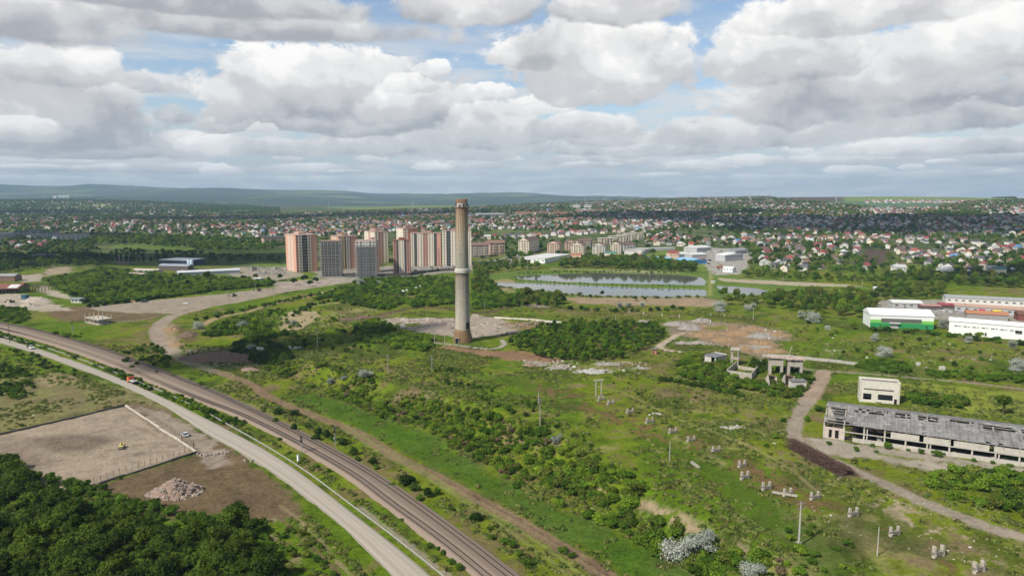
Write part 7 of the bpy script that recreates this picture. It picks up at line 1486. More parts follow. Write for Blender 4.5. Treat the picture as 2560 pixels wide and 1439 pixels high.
def post_fence(label, pts, sp, h):
    pl = resample(PL(pts), sp); o0 = Vector((pl[0][0], pl[0][1], h1(*pl[0]))); t = empty('post_fence', o0, 0, label, 'fence', 'post fences round the earth lot'); me = MB().box((0, 0, h / 2 - .2), (.10, .10, h + .4)).mesh('post', mat('rust_post', (.17,.09,.06)))
    for p in pl[:100]: link('post', me, t, (p[0] - o0.x, p[1] - o0.y, h1(*p) - o0.z))
    for z in (h * .45, h * .95):
        mb = MB(); [mb.tube((a[0] - o0.x, a[1] - o0.y, h1(*a) - o0.z + z), (b[0] - o0.x, b[1] - o0.y, h1(*b) - o0.z + z), .012, n=3, cap=False) for a, b in zip(pl[:-1], pl[1:])]; mb.build('wire', M_steel, t)
post_fence('row of rusty fence posts along the pale wall by the silver car', [(318,1008),(380,1048),(440,1085),(485,1115)], 1.9, 2.0)
post_fence('row of rusty fence posts along the lower right wall of the lot', [(488,1122),(430,1142),(370,1162),(310,1182),(235,1208)], 1.9, 2.0)
post_fence('row of thin posts behind the dark upper wall of the lot', [(0,1078),(120,1052),(240,1026),(310,1008)], 2.6, 1.3)
for k, (u, v) in enumerate([(455,1106),(484,1122)]): A = P(u, v); tag(MB().box((0, 0, 1.1), (.28, .28, 2.6)).build('gate_post', mat('rust_post', (.17,.09,.06)), None, False, A), ('left', 'right')[k] + ' rusty gate post at the corner of the earth lot', 'post', 'gate posts')
def white_ruin():
    A, L, rz = site((2148,1003),(2248,1012)); h = hpx(1007, 950, A.y); D = 6.5; t = empty('white_factory_ruin', A, rz, 'two storey white windowless ruin behind the derelict shed', 'ruin'); m = mat('white_ruin_wall', (.60,.57,.50), stain=(.42,.37,.30,.62), scale=.5); EXCL.append((A.x + L / 2, A.y, 7))
    mb = MB(); mb.box((L / 2, D - .2, h / 2 - .5), (L, .4, h + 1)); mb.box((.2, D / 2, h / 2 - .5), (.4, D - .8, h + 1)); mb.box((L - .2, D / 2, h / 2 - .5), (.4, D - .8, h + 1))
    mb.build('rear_and_side_walls', m, t)
    z = [0, 1.0, 3.7, h]; f = MB(); f.box((L / 2, .2, (z[2] + h) / 2), (L, .4, h - z[2]))
    for x0, x1 in ((0, .09), (.30, .46), (.83, 1)): f.box((L * (x0 + x1) / 2, .2, 1.35), (L * (x1 - x0), .4, 4.7))
    f.box((L * .195, .2, .1), (L * .21, .4, 2.2)); f.box((L * .645, .2, .3), (L * .37, .4, 2.4)); f.build('front_wall', m, t)
    MB().box((L / 2, D / 2, .4), (L - 1, D - 1, .3)).build('floor', M_dark, t); MB().box((L / 2, D / 2, h - .9), (L - .8, D - .8, .3)).build('roof_slab', mat('dark_slab', (.17,.16,.16), var=.3), t)
    MB().box((L * .47, -.05, h * .63), (L * .74, .16, .42)).build('slot_window', mat('slot_dark', (.10,.09,.08)), t)
    MB().box((L * .9, -.06, 1.2), (.9, .2, 2.2)).build('doorway', M_dark, t)
    mb = MB(); [mb.box((x, -.05, 1.2 + .7 * k), (.14, .12, .22)) for x in (.35, L - .35) for k in range(int(h / .7) - 1)]; mb.build('beam_stubs', mat('slot_dark', (.10,.09,.08)), t)
white_ruin()
def shed():
    A, L, rz = site((2057,1093),(2640,1178)); A.z = h1(A.x, A.y); D = 23.0; he, hr, hb = 5.3, 8.7, 6.4; t = empty('derelict_shed', A, rz, 'long derelict shed with a torn grey corrugated roof and open front', 'shed'); keep(A, L, rz, D, 8)
    wm = mat('shed_wall', (.47,.44,.39), stain=(.25,.22,.19,.55), scale=.7)
    # roof sheets: a grid with the missing sheets left out
    g = np.random.default_rng(4); nx, ny = int(L / 1.1), 22; X = np.linspace(0, L, nx + 1); S = np.linspace(0, 1, ny + 1)
    hole = np.zeros((nx, ny), bool); yy = lambda j: S[j]
    def cut(x0, x1, s0, s1, p=.85):
        for i in range(nx):
            for j in range(ny):
                if x0 <= X[i] <= x1 and s0 <= S[j] <= s1 and g.random() < p: hole[i, j] = True
    cut(0, 6.5, .14, .38, 1); cut(.5, 7, .0, .10, .9); cut(10, 18, .36, .46, .75); cut(21, 25.5, .35, .46, .9); cut(27, 33, .33, .46, .95); cut(36, 43, .38, .46, .8); cut(45, 50, .30, .44, .95); cut(50, 57, .36, .44, .8); cut(58, 66, .32, .44, .95); cut(67, 80, .31, .43, .85); cut(0, 80, .0, .9, .006)
    V = []; F_ = []
    def prof(s): return (s * D, (he + (hr - he) * s / .52) if s < .52 else (hr + (hb - hr) * (s - .52) / .48))
    for x in X:
        for s in S: y, z = prof(s); V.append((x, y - .5, z + .35 + float(g.normal(0, .05))))
    for i in range(nx):
        for j in range(ny):
            if not hole[i, j]: a = i * (ny + 1) + j; F_.append((a, a + ny + 1, a + ny + 2, a + 1))
    m = bpy.data.materials.new('torn_corrugated_roof'); m.use_nodes = True; nt = m.node_tree; Lk = nt.links.new; b = nt.nodes['Principled BSDF']; b.inputs['Roughness'].default_value = .85; b.inputs['Specular IOR Level'].default_value = .15
    tc = nt.nodes.new('ShaderNodeTexCoord'); sp = nt.nodes.new('ShaderNodeSeparateXYZ'); Lk(tc.outputs['Object'], sp.inputs[0]); n = nt.nodes.new('ShaderNodeTexNoise'); n.inputs['Scale'].default_value = .8; n.inputs['Detail'].default_value = 8; n.inputs['Roughness'].default_value = .75; Lk(tc.outputs['Object'], n.inputs['Vector'])
    w = mth(nt, 'SINE', mth(nt, 'MULTIPLY', sp.outputs[0], 5.6)); pan = nt.nodes.new('ShaderNodeTexWhiteNoise'); pan.noise_dimensions = '2D'; cb = nt.nodes.new('ShaderNodeCombineXYZ'); Lk(mth(nt, 'FLOOR', mth(nt, 'DIVIDE', sp.outputs[0], 1.1)), cb.inputs[0]); Lk(mth(nt, 'FLOOR', mth(nt, 'DIVIDE', sp.outputs[1], 2.4)), cb.inputs[1]); Lk(cb.outputs[0], pan.inputs['Vector'])
    v = mth(nt, 'ADD', mth(nt, 'MULTIPLY', n.outputs[0], .9), mth(nt, 'MULTIPLY', w, .05)); v = mth(nt, 'ADD', v, mth(nt, 'MULTIPLY', pan.outputs[0], .28)); rp = nt.nodes.new('ShaderNodeValToRGB'); rp.color_ramp.elements[0].position = .3; rp.color_ramp.elements[1].position = .95; rp.color_ramp.elements[0].color = (.10,.098,.098,1); rp.color_ramp.elements[1].color = (.30,.29,.285,1); Lk(v, rp.inputs[0]); Lk(rp.outputs[0], b.inputs['Base Color'])
    me = bpy.data.meshes.new('roof_sheets'); me.from_pydata(V, [], F_); me.materials.append(m); me.update(); so = me; link('roof_sheets', me, t)
    mb = MB()
    for s in np.linspace(.02, .98, 15): y, z = prof(s); mb.box((L / 2, y - .5, z + .12), (L, .16, .16))
    mb.build('purlins', mat('grey_purlin', (.30,.28,.26)), t)
    for k in range(int(L / 6) + 1):
        x = min(.3 + k * 6.0, L - .3); y1, z1 = prof(.52); r_ = MB(); r_.box((x, D * .26 - .5, (he + hr) / 2 - .25), (.3, math.hypot(D * .52, hr - he), .45), 0, 1, math.atan2(hr - he, D * .52)); r_.box((x, D * .76 - .5, (hb + hr) / 2 - .25), (.3, math.hypot(D * .48, hr - hb), .45), 0, 1, math.atan2(hb - hr, D * .48)); r_.build('rafter', M_oldc, t)
        MB().box((x, 0, he / 2 - .5), (.45, .45, he + 1)).build('column', wm, t)
        if k % 3 == 2: MB().box((x + .9, .05, he / 2 - .5), (.35, .35, he)).build('column', wm, t)
    MB().box((L / 2, D - .7, hb / 2 - .5), (L, .3, hb + 1)).build('rear_wall', wm, t)
    MB().box((9 + (L - 9) / 2, .25, .1), (L - 9, .4, 2.2)).build('low_front_wall', wm, t)
    x = 20.0; g2 = random.Random(5)
    MB().box((5.5 + (L - 5.5) / 2, -.28, 3.1), (L - 5.5, .18, .28)).build('long_rail_beam', wm, t)
    while x < L - 2:
        w_ = g2.uniform(5.5, 9.5); MB().box((x + w_ / 2, -.3, 4.15), (w_, .22, 1.9)).build('fascia_panel', wm, t); x += w_ + g2.choice((.08, .1, 1.2))
    # the room at the left end
    MB().box((3.4, .0, 1.9), (6.4, .3, 4.0)).build('end_room_wall', mat('faded_pink_wall', (.50,.42,.38), stain=(.3,.25,.2,.6)), t); MB().box((.1, D * .3, he / 2), (.3, D * .55, he)).build('end_wall', wm, t)
    for x_, w_ in ((4.2, 1.1), (2.2, .9)): MB().box((x_, -.2, 1.8), (w_, .2, 2.6)).build('doorway', M_dark, t)
    MB().box((L / 2, D / 2, -.02), (L, D - 2, .12)).build('floor', mat('shade_dark_floor', (.06,.05,.042)), t)  # floor coloured near black to put the interior's shade into its tone
    mb = MB(); g3 = random.Random(8)
    for k in range(46): s = g3.uniform(.04, .5); y, z = prof(s); mb.box((g3.uniform(1, L - 1), y - .5, z + .45), (g3.uniform(.8, 2.6), g3.uniform(.15, .5), .06), g3.uniform(-.9, .9), 1, math.atan2(hr - he, D * .52))
    mb.build('loose_sheets', mat('pale_loose_sheet', (.34,.34,.34), var=.2), t)
shed()
def frame_house():
    A, L, rz = site((214,806),(246,813)); B, L2, rz2 = site((246,813),(280,808)); dx = Vector((math.cos(rz), math.sin(rz))); dy = Vector((math.cos(rz2), math.sin(rz2))); t = empty('unfinished_building', A, 0, 'half built concrete house frame in the meadow beyond the railway', 'building frame'); hs = 3.2; m = mat('new_concrete', (.42,.39,.34)); g = random.Random(3); mo = mat('formwork_orange', (.50,.30,.15))
    def pt(a, b, z): return (dx.x * L * a + dy.x * L2 * b, dx.y * L * a + dy.y * L2 * b, z)
    q = [pt(-.03, -.03, 0), pt(1.03, -.03, 0), pt(1.03, 1.03, 0), pt(-.03, 1.03, 0)]; MB().prism([p[:2] for p in q], hs, hs + .35).build('slab', m, t)
    MB().prism([p[:2] for p in q], -.6, .25).build('plinth', m, t)
    for i in range(4):
        for j in range(4):
            p = pt(i / 3, j / 3, 0); MB().box((p[0], p[1], hs / 2), (.32, .32, hs)).build('column', m, t)
            if g.random() < .85: h = g.uniform(1.6, 3.2); MB().box((p[0], p[1], hs + .35 + h / 2), (.28, .28, h)).build('upper_column', m if g.random() < .6 else mo, t)
frame_house()
def rusty_shed():
    A, L, rz = site((-60,735),(113,733)); t = empty('rusty_shed', A, rz, 'large old shed with a rust red roof, its right half a bare frame', 'shed'); D = 20; he, hr = 4.6, 8.2; rm = mat('rust_roof', (.20,.085,.06), var=.3, scale=.5); f = .62
    MB().quad((0, -1, he), (L * f, -1, he), (L * f, D / 2, hr), (0, D / 2, hr)).quad((0, D / 2, hr + .02), (L * f, D / 2, hr + .02), (L * f, D + 1, he), (0, D + 1, he)).build('roof', rm, t); MB().box((L * .52, 3.6, he + 1.65), (L * .14, 7.0, .14), 0, 1, math.atan2(hr - he, D / 2 + 1)).build('pale_roof_sheets', M_mlg, t)
    n = 22
    for k in range(n):
        x = L * k / (n - 1)
        for y in (.0, D): MB().box((x, y, he / 2 - .4), (.35, .35, he + .8)).build('column', M_wood, t)
        if x > L * f: mb = MB(); mb.tube((x, 0, he), (x, D / 2, hr), .14, n=4); mb.tube((x, D / 2, hr), (x, D, he), .14, n=4); mb.tube((x, 0, he), (x, D, he), .10, n=4); mb.build('truss', M_wood, t)
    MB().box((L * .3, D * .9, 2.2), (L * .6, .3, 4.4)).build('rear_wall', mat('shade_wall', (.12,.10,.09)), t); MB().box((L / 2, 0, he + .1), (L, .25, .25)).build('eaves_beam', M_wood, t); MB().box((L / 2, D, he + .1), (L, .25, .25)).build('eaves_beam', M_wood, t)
rusty_shed()
A, L, rz = site((1629,885),(1641,886)); t = empty('brick_hut', A, rz, 'tiny red brick hut with flat roof beside the track loop', 'hut'); MB().box((L / 2, 1.4, 1.3), (L, 2.6, 3.0)).build('wall', M_brick, t); MB().box((L / 2, 1.4, 2.9), (L + .7, 3.4, .25)).build('roof_slab', mat('dark_slab', (.17,.16,.16), var=.3), t); MB().box((L * .35, -.02, 1.3), (.9, .2, 2.0)).build('door', M_wood, t)
A, L, rz = site((722,871),(742,873)); t = empty('wall_remnant', A, rz, 'low broken white wall in the grass left of the lone poles', 'ruin'); MB().box((L / 2, 0, .7), (L, .4, 1.8)).build('long_side', mat('chalky_wall', (.52,.50,.46)), t); MB().box((L, 2.5, .5), (.4, 5, 1.4)).build('short_side', mat('chalky_wall', (.52,.50,.46)), t)
A, L, rz = site((645,885),(657,884)); t = empty('white_doorway_ruin', A, rz, 'broken white doorway standing in the shaded hollow', 'ruin'); [MB().box((x, 0, 1.6), (.9, .8, 3.8)).build('jamb', mat('chalky_wall', (.52,.50,.46)), t) for x in (.3, L - .3)]; MB().box((L / 2, 0, 3.4), (L + 1.2, .9, .9)).build('lintel', mat('chalky_wall', (.52,.50,.46)), t)
A = P(1738,1165); t = empty('broken_slab', A, -.5, 'tilted broken concrete slab beside a green shrub', 'slab'); t.rotation_euler = (0, .5, -.5); MB().box((0, 0, .5), (3.6, 1.6, .25)).build('slab', M_oldc, t); MB().box((1.5, 0, 0), (.4, 1.4, 1.2)).build('slab_foot', M_oldc, t)
for k, (u0, v0, u1, v1, lb) in enumerate([(2292,915,2302,916,'left one of two low white blocks among the hedge'),(2350,925,2366,927,'right one of two low white blocks among the hedge'),(2195,1105,2206,1107,'white stub block in front of the derelict shed'),(1140,790,1165,792,'low cream wall in the rubble behind the chimney')]):
    A, L, rz = site((u0, v0), (u1, v1)); tag(MB().box((L / 2, .5, .7), (L, 1.2, 1.9)).build('concrete_block', mat('chalky_wall', (.52,.50,.46)), None, False, A), lb, 'block', 'low white blocks')
# ================================================================ heaps of rubble, sand, brushwood
def heap(name, label, cat, u, v, rx, ry, h, m, n=0, bm=None, bs=(.2, .7), seed=1, rz=0.0, group=None, rough=.35):
    A = P(u, v); t = empty(name, A, rz, label, cat, group); g = np.random.default_rng(seed); N = 26; V = []; Fs = []
    for i in range(N + 1):
        for j in range(N + 1):
            x, y = (i / N * 2 - 1) * rx, (j / N * 2 - 1) * ry; q = math.hypot(x / rx, y / ry); wx, wy = A.x + x * math.cos(rz) - y * math.sin(rz), A.y + x * math.sin(rz) + y * math.cos(rz)
            V.append([x, y, wx, wy, q])
    V = np.array(V); base = H(V[:, 2], V[:, 3]) - A.z; bump = fbm(V[:, 2], V[:, 3], max(1.2, rx * .28), 4, seed * 3, .6); zz = base - .5 + (h + .5) * np.clip(1.02 - V[:, 4] ** 1.4, -.2, 1) * (1 + bump * 1.1) + bump * h * rough
    zz = np.where(V[:, 4] > .98, base - .6, zz)
    for i in range(N):
        for j in range(N): a = i * (N + 1) + j; Fs.append((a, a + N + 1, a + N + 2, a + 1))
    link('mound', np_mesh('mound', np.stack([V[:, 0], V[:, 1], zz], 1), Fs, [m], False), t)
    if n:
        mb = MB()
        for k in range(n):
            a = g.uniform(0, 6.28); r = math.sqrt(g.random()) * .98; x, y = rx * r * math.cos(a), ry * r * math.sin(a); i = int(np.clip((x / rx + 1) / 2 * N, 0, N)); j = int(np.clip((y / ry + 1) / 2 * N, 0, N)); z = zz[i * (N + 1) + j]; s = g.uniform(*bs)
            mb.box((x, y, max(z, base[i * (N + 1) + j]) + s * .15), (s, s * g.uniform(.4, 1), s * g.uniform(.25, .7)), g.uniform(0, 3), g.uniform(.6, 1), g.uniform(-.6, .6))
        tag(mb.build('broken_pieces', bm or m, t), kind='stuff')
rub = mat('rubble_brown', (.25,.17,.13), var=.4, scale=2, bump=.5); rubw = mat('broken_concrete', (.34,.30,.26), var=.35, scale=2.5); rubg = mat('grey_rubble', (.27,.25,.23), var=.35, scale=2, bump=.5); sand = mat('ochre_sand', (.25,.165,.09), var=.18, scale=.5, bump=.3); earth = mat('dark_earth', (.14,.095,.07), var=.3, scale=1, bump=.4); grav = mat('gravel_heap', (.36,.31,.26), var=.15, scale=1)
heap('rubble_heap', 'big heap of broken brick and concrete beside the wood', 'rubble heap', 438,1232,8.2,5.6,3.6,rub,620,mat('broken_brick_mix', (.31,.255,.215), var=.5, scale=2.2),(.25, 1.0),2,rough=.3)
for k, (u, v, rx, ry, h, n, m, b, lb) in enumerate([(1395,921,7,4,1.3,130,rubg,rubw,'pale rubble heap in front of the middle thicket, left of the brightest'),(1482,930,10,4,1.1,210,mat('pale_rubble', (.36,.35,.34), var=.3, scale=2),mat('chalky_wall', (.52,.50,.46)),'brightest whitish rubble heap in front of the middle thicket'),(1326,914,5,2.5,1.6,40,rub,rubw,'small rubble heap with a boulder left of the pale ones'),(1353,912,4,2.5,.9,50,rubg,rubw,'little grey rubble heap between two larger ones'),(1520,911,8,3,.9,70,rubg,rubw,'low rubble heap right behind the thicket edge'),(1600,920,6,2.5,.8,60,rubg,rubw,'low rubble heap right of the whitish ones'),(1830,1069,4.5,2,.5,50,rubw,mat('chalky_wall', (.52,.50,.46)),'scattered white rubble in the field below the piers'),(1638,1036,3,1.8,.5,34,rubw,mat('chalky_wall', (.52,.50,.46)),'small patch of white rubble right of the supports')]):
    heap('rubble_heap', lb, 'rubble heap', u, v, rx, ry, h, m, n, (mat('whitish_rubble', (.40,.385,.36), var=.3, scale=2) if b.name.startswith('chalky') else b), (.25, .9), 20 + k, group='rubble heaps before the middle thicket')
for k, (u, v, rx, ry, h, lb) in enumerate([(1768,838,9,5,2.4,'ochre heap at the left end of the sand heaps'),(1815,852,9,5,2.0,'ochre heap in the front row of the sand heaps'),(1850,836,11,6,2.6,'broad ochre heap in the middle of the sand heaps'),(1905,858,8,5,2.2,'ochre heap at the front right of the sand heaps'),(1925,880,11,4,2.2,'long ochre heap just behind the ruined piers'),(1880,822,9,5,1.8,'ochre heap at the back of the sand heaps'),(1950,838,8,5,1.8,'brownish heap at the right end of the sand heaps'),(1862,872,6,4,1.4,'small ochre heap above the frame tower')]):
    heap('sand_heap', lb, 'sand heap', u, v, rx, ry, h, sand, 30, rubw, (.2, .8), 40 + k, group='ochre sand heaps')
for k, (u, v, rx, ry, h, lb) in enumerate([(1690,812,9,5,2.2,'grey rubble heap left behind the sand heaps'),(1725,822,8,5,3.0,'tallest grey rubble heap beside the sand heaps'),(1752,803,8,4,2.2,'grey rubble heap topped by a white block'),(1610,806,8,4,1.6,'brown heap behind the right end of the thicket'),(1900,842,9,5,1.4,'grey gravelly heap inside the sand heaps'),(1745,858,6,4,1.2,'grey heap beside the track loop'),(1705,858,8,4,.8,'stony patch inside the track loop')]):
    heap('rubble_heap', lb, 'rubble heap', u, v, rx, ry, h, rubg, 90, rubw, (.25, .9), 60 + k, group='grey rubble heaps by the sand')
for k, (u, v, rx, ry, h, m, lb) in enumerate([(90,752,12,9,3.4,grav,'tall gravel heap in the left yard'),(72,765,8,6,2.4,grav,'smaller gravel heap in front of the tall one'),(20,762,9,6,2.0,grav,'gravel heap at the left edge'),(330,753,5,2.5,1.0,mat('orange_sand', (.40,.22,.11)),'little orange sand heap in the gravel yard'),(430,826,6,7,2.0,sand,'yellowish earth bank at the bend of the gravel road'),(470,838,7,7,2.2,earth,'dark earth slope beside the yellowish bank'),(445,862,6,5,1.6,sand,'dry grass topped earth bank below the bend'),(560,895,26,9,2.8,earth,'large dark earth mound in the shade above the dirt road'),(625,925,6,3,1.4,rub,'brown earth clods beside the dirt road'),(480,800,1,1,.1,earth,'')]):
    if lb: heap('earth_heap', lb, 'earth heap', u, v, rx, ry, h, m, 60 if rx > 20 else 12, rubw, (.15, .5), 80 + k, group='earth heaps on the left')
heap('brown_soil_ridge', 'ridge of dark reddish soil left of the demolished works', 'earth ridge', 905,795,24,4,1.2,earth,60,rub,(.3,.8),95,rz=.35)
heap('overgrown_mound', 'low grassy rubble mound behind the white ruin', 'mound', 2210,925,13,6,2.0,mat('mound_green', (.06,.085,.02), var=.3),0,seed=96)
def brush():
    pl = resample(PL([(1978,1116),(2000,1124),(2030,1140),(2060,1156),(2090,1172),(2118,1188)]), 1.2); o0 = Vector((pl[0][0], pl[0][1], h1(*pl[0]))); t = empty('brushwood_pile', o0, 0, 'long dark brown pile of cut branches beside the pale track', 'brushwood pile'); g = random.Random(9); m = mat('cut_branches', (.045,.026,.022), var=.45, scale=5); mb = MB(); t_, n_ = normals2(pl)
    V = []; W = 2.5
    for k, p in enumerate(pl):
        lump = 1 + .35 * math.sin(k * 1.1) + .2 * math.sin(k * 2.7); e = lump * min(1, k / 2, (len(pl) - 1 - k) / 2) * .9 + .1
        for j in range(9): s = j / 8 * 2 - 1; q = p + n_[k] * s * W * (1 + .2 * g.random()); V.append((q[0] - o0.x, q[1] - o0.y, h1(*q) - o0.z - .3 + 1.9 * e * max(0, 1 - s * s) * g.uniform(.8, 1.2)))
    K = len(pl); i = np.arange(K * 9).reshape(K, 9); Fq = np.stack([i[:-1, :-1], i[:-1, 1:], i[1:, 1:], i[1:, :-1]], -1).reshape(-1, 4); link('core', np_mesh('core', V, Fq, [m]), t)
    for k in range(1500):
        q = g.randrange(K); s = g.uniform(-1, 1); p = pl[q] + n_[q] * s * W + t_[q] * g.uniform(-1, 1); z = h1(*p) - o0.z + 2.3 * max(0, 1 - s * s); a = g.uniform(0, 6.28); r = g.uniform(.6, 1.6); c = (p[0] - o0.x, p[1] - o0.y, z); dz = g.uniform(-.3, .45); mb.tube((c[0] - math.cos(a) * r, c[1] - math.sin(a) * r, z - dz), (c[0] + math.cos(a) * r, c[1] + math.sin(a) * r, z + dz + .15), .06, .03, 3, False)
    tag(mb.build('branches', mat('branch_brown', (.10,.06,.048), var=.4, scale=4), t), kind='stuff')
brush()
def litter(name, label, cat, regs, m, seed, zs=.5):
    g = np.random.default_rng(seed); mb = MB()
    for pts, n, s0, s1 in regs:
        pl = PL(pts); x0, y0 = pl.min(0); x1, y1 = pl.max(0); x = g.uniform(x0, x1, n * 4); y = g.uniform(y0, y1, n * 4); k = in_poly(x, y, pl) & (g.random(n * 4) < sstep(-.15, .15, fbm(x, y, 9, 3, seed)) + .1); x, y = x[k][:n], y[k][:n]; z = H(x, y)
        for a, b, c in zip(x, y, z): s = g.uniform(s0, s1) * (1 + 1.2 * (g.random() < .08)); mb.box((a, b, c + s * zs * .3), (s, s * g.uniform(.3, .9), s * zs * g.uniform(.3, 1)), g.uniform(0, 3), g.uniform(.6, 1), g.uniform(-.3, .3))
    tag(mb.build(name, m), label, cat, None, 'stuff')
WORKS = [(925,803),(975,794),(1060,794),(1140,797),(1190,787),(1225,793),(1270,803),(1295,822),(1300,832),(1240,838),(1180,846),(1130,842),(1080,836),(1020,824),(985,818)]
litter('demolition_debris', 'broken slabs and concrete pieces strewn round the chimney', 'debris', [(WORKS, 420, .4, 2.6), ([(1080,856),(1180,862),(1250,876),(1180,872)], 60, .3, .8)], mat('pale_debris', (.36,.31,.265), var=.3), 51, .16)
litter('dark_debris', 'darker bricks and dirt clods strewn round the chimney', 'debris', [(WORKS, 150, .3, 1.1), ([(1655,800),(1800,800),(1975,830),(1930,890),(1700,860)], 300, .3, 1.0), ([(860,804),(980,780),(1060,772),(900,806)], 160, .3, 1.0)], mat('dark_debris', (.20,.155,.13), var=.3), 52, .5)
litter('white_litter', 'white scraps and litter scattered over the open fields', 'litter', [([(2060,830),(2560,850),(2600,935),(2300,925),(2150,900),(2060,870)], 170, .2, .8), ([(1290,898),(1620,905),(1600,935),(1380,928)], 160, .3, 1.0), ([(1650,800),(2000,820),(1980,880),(1700,862)], 110, .3, .9), ([(500,890),(680,890),(640,940),(540,930)], 26, .2, .6), ([(1700,1040),(1900,1060),(2000,1140),(1800,1120)], 50, .2, .5), ([(2100,1180),(2500,1330),(2500,1439),(2000,1300)], 80, .15, .4), ([(60,980),(400,1010),(300,1010),(0,1060)], 40, .15, .35)], mat('white_scrap', (.55,.54,.51), var=.1), 53, .3)
litter('yard_clutter', 'dark clutter of machines and scrap in the work yards', 'scrap', [([(620,665),(716,672),(716,690),(640,686)], 190, .8, 2.6), ([(380,660),(480,664),(600,676),(560,684),(400,680)], 60, .8, 2.4), ([(2210,766),(2330,772),(2540,790),(2400,798),(2340,790)], 190, .7, 2.4), ([(1770,625),(1880,632),(1850,680),(1780,682)], 70, .9, 2.6), ([(880,685),(1000,672),(1150,662),(1150,672),(960,690)], 60, .8, 2.2), ([(1262,640),(1300,640),(1300,652),(1240,655)], 50, 1, 2.5)], mat('yard_scrap', (.26,.25,.24), var=.6, scale=.15), 54, .7)
litter('timber_stacks', 'stacks of pale timber in front of the open workshop', 'timber', [([(2238,772),(2306,775),(2306,782),(2240,780)], 50, .8, 2.4), ([(475,685),(500,684),(505,694),(480,695)], 30, .7, 1.8)], mat('pale_timber', (.55,.40,.24), var=.2), 55, .5)
stones = MB(); g = random.Random(4)
for k, (u, v) in enumerate([(495,1132),(503,1137),(511,1139),(519,1138),(528,1137),(537,1136),(546,1135),(554,1133),(562,1134),(570,1131),(612,1150),(630,1152)]):
    p = P(u, v); tag(MB().box((0, 0, .25), (g.uniform(.8, 1.3), g.uniform(.5, .8), .7), g.uniform(0, 3), .7).build('stone_block', rubw, None, False, p), 'pale stone block, ' + (['first','second','third','fourth','fifth','sixth','seventh','eighth','ninth','last'][k] + ' in the short row across the lot entrance' if k < 10 else ['left', 'right'][k - 10] + ' one of two lying beside the road'), 'stone', 'stone blocks by the road')
# white tarpaulin covered stacks among bushes
for k, (u, v, s) in enumerate([(1005,735,5),(1018,732,4),(1040,725,3.5),(1050,723,2.5)]): heap('tarpaulin', ('leftmost','second','third','rightmost')[k] + ' white covered heap among the bushes left of the chimney', 'covered heap', u, v, s, s * .7, 2.6, mat('white_tarp', (.75,.75,.74), var=.05), 0, seed=200 + k, group='white covered heaps')
# ================================================================ vehicles
M_tyre = mat('tyre_rubber', (.02,.02,.02), rough=.8); M_glass = mat('car_glass', (.02,.025,.03), rough=.12, spec=.7); M_rim = mat('wheel_rim', (.35,.35,.36), metal=.5, rough=.4)
def wheels(t, xs, w, r=.33):
    for x in xs:
        for s in (-1, 1):
            o = MB().tube((x, s * w / 2 - s * .2, r), (x, s * w / 2 + s * .02, r), r, n=16).build('wheel', M_tyre, t); MB().tube((x, s * w / 2 + s * .02, r), (x, s * w / 2 + s * .04, r), r * .6, n=12).build('rim', M_rim, o)
def carpaint(n, c): return mat('paint_' + n, c, rough=.3, var=.03, spec=.6)
def side_extrude(prof, w, top=1.0):
    """prof (x,z) outline across the car's width; upper points drawn in by top"""
    mb = MB(); zs = [p[1] for p in prof]; z0, z1 = min(zs), max(zs); n = len(prof)
    for s in (-1, 1):
        for x, z in prof: k = 1 - (1 - top) * (z - z0) / (z1 - z0 + 1e-6); mb.v.append((x, s * w / 2 * k, z))
    mb.f = [tuple(range(n))[::-1], tuple(range(n, 2 * n))] + [(k, (k + 1) % n, n + (k + 1) % n, n + k) for k in range(n)]; return mb
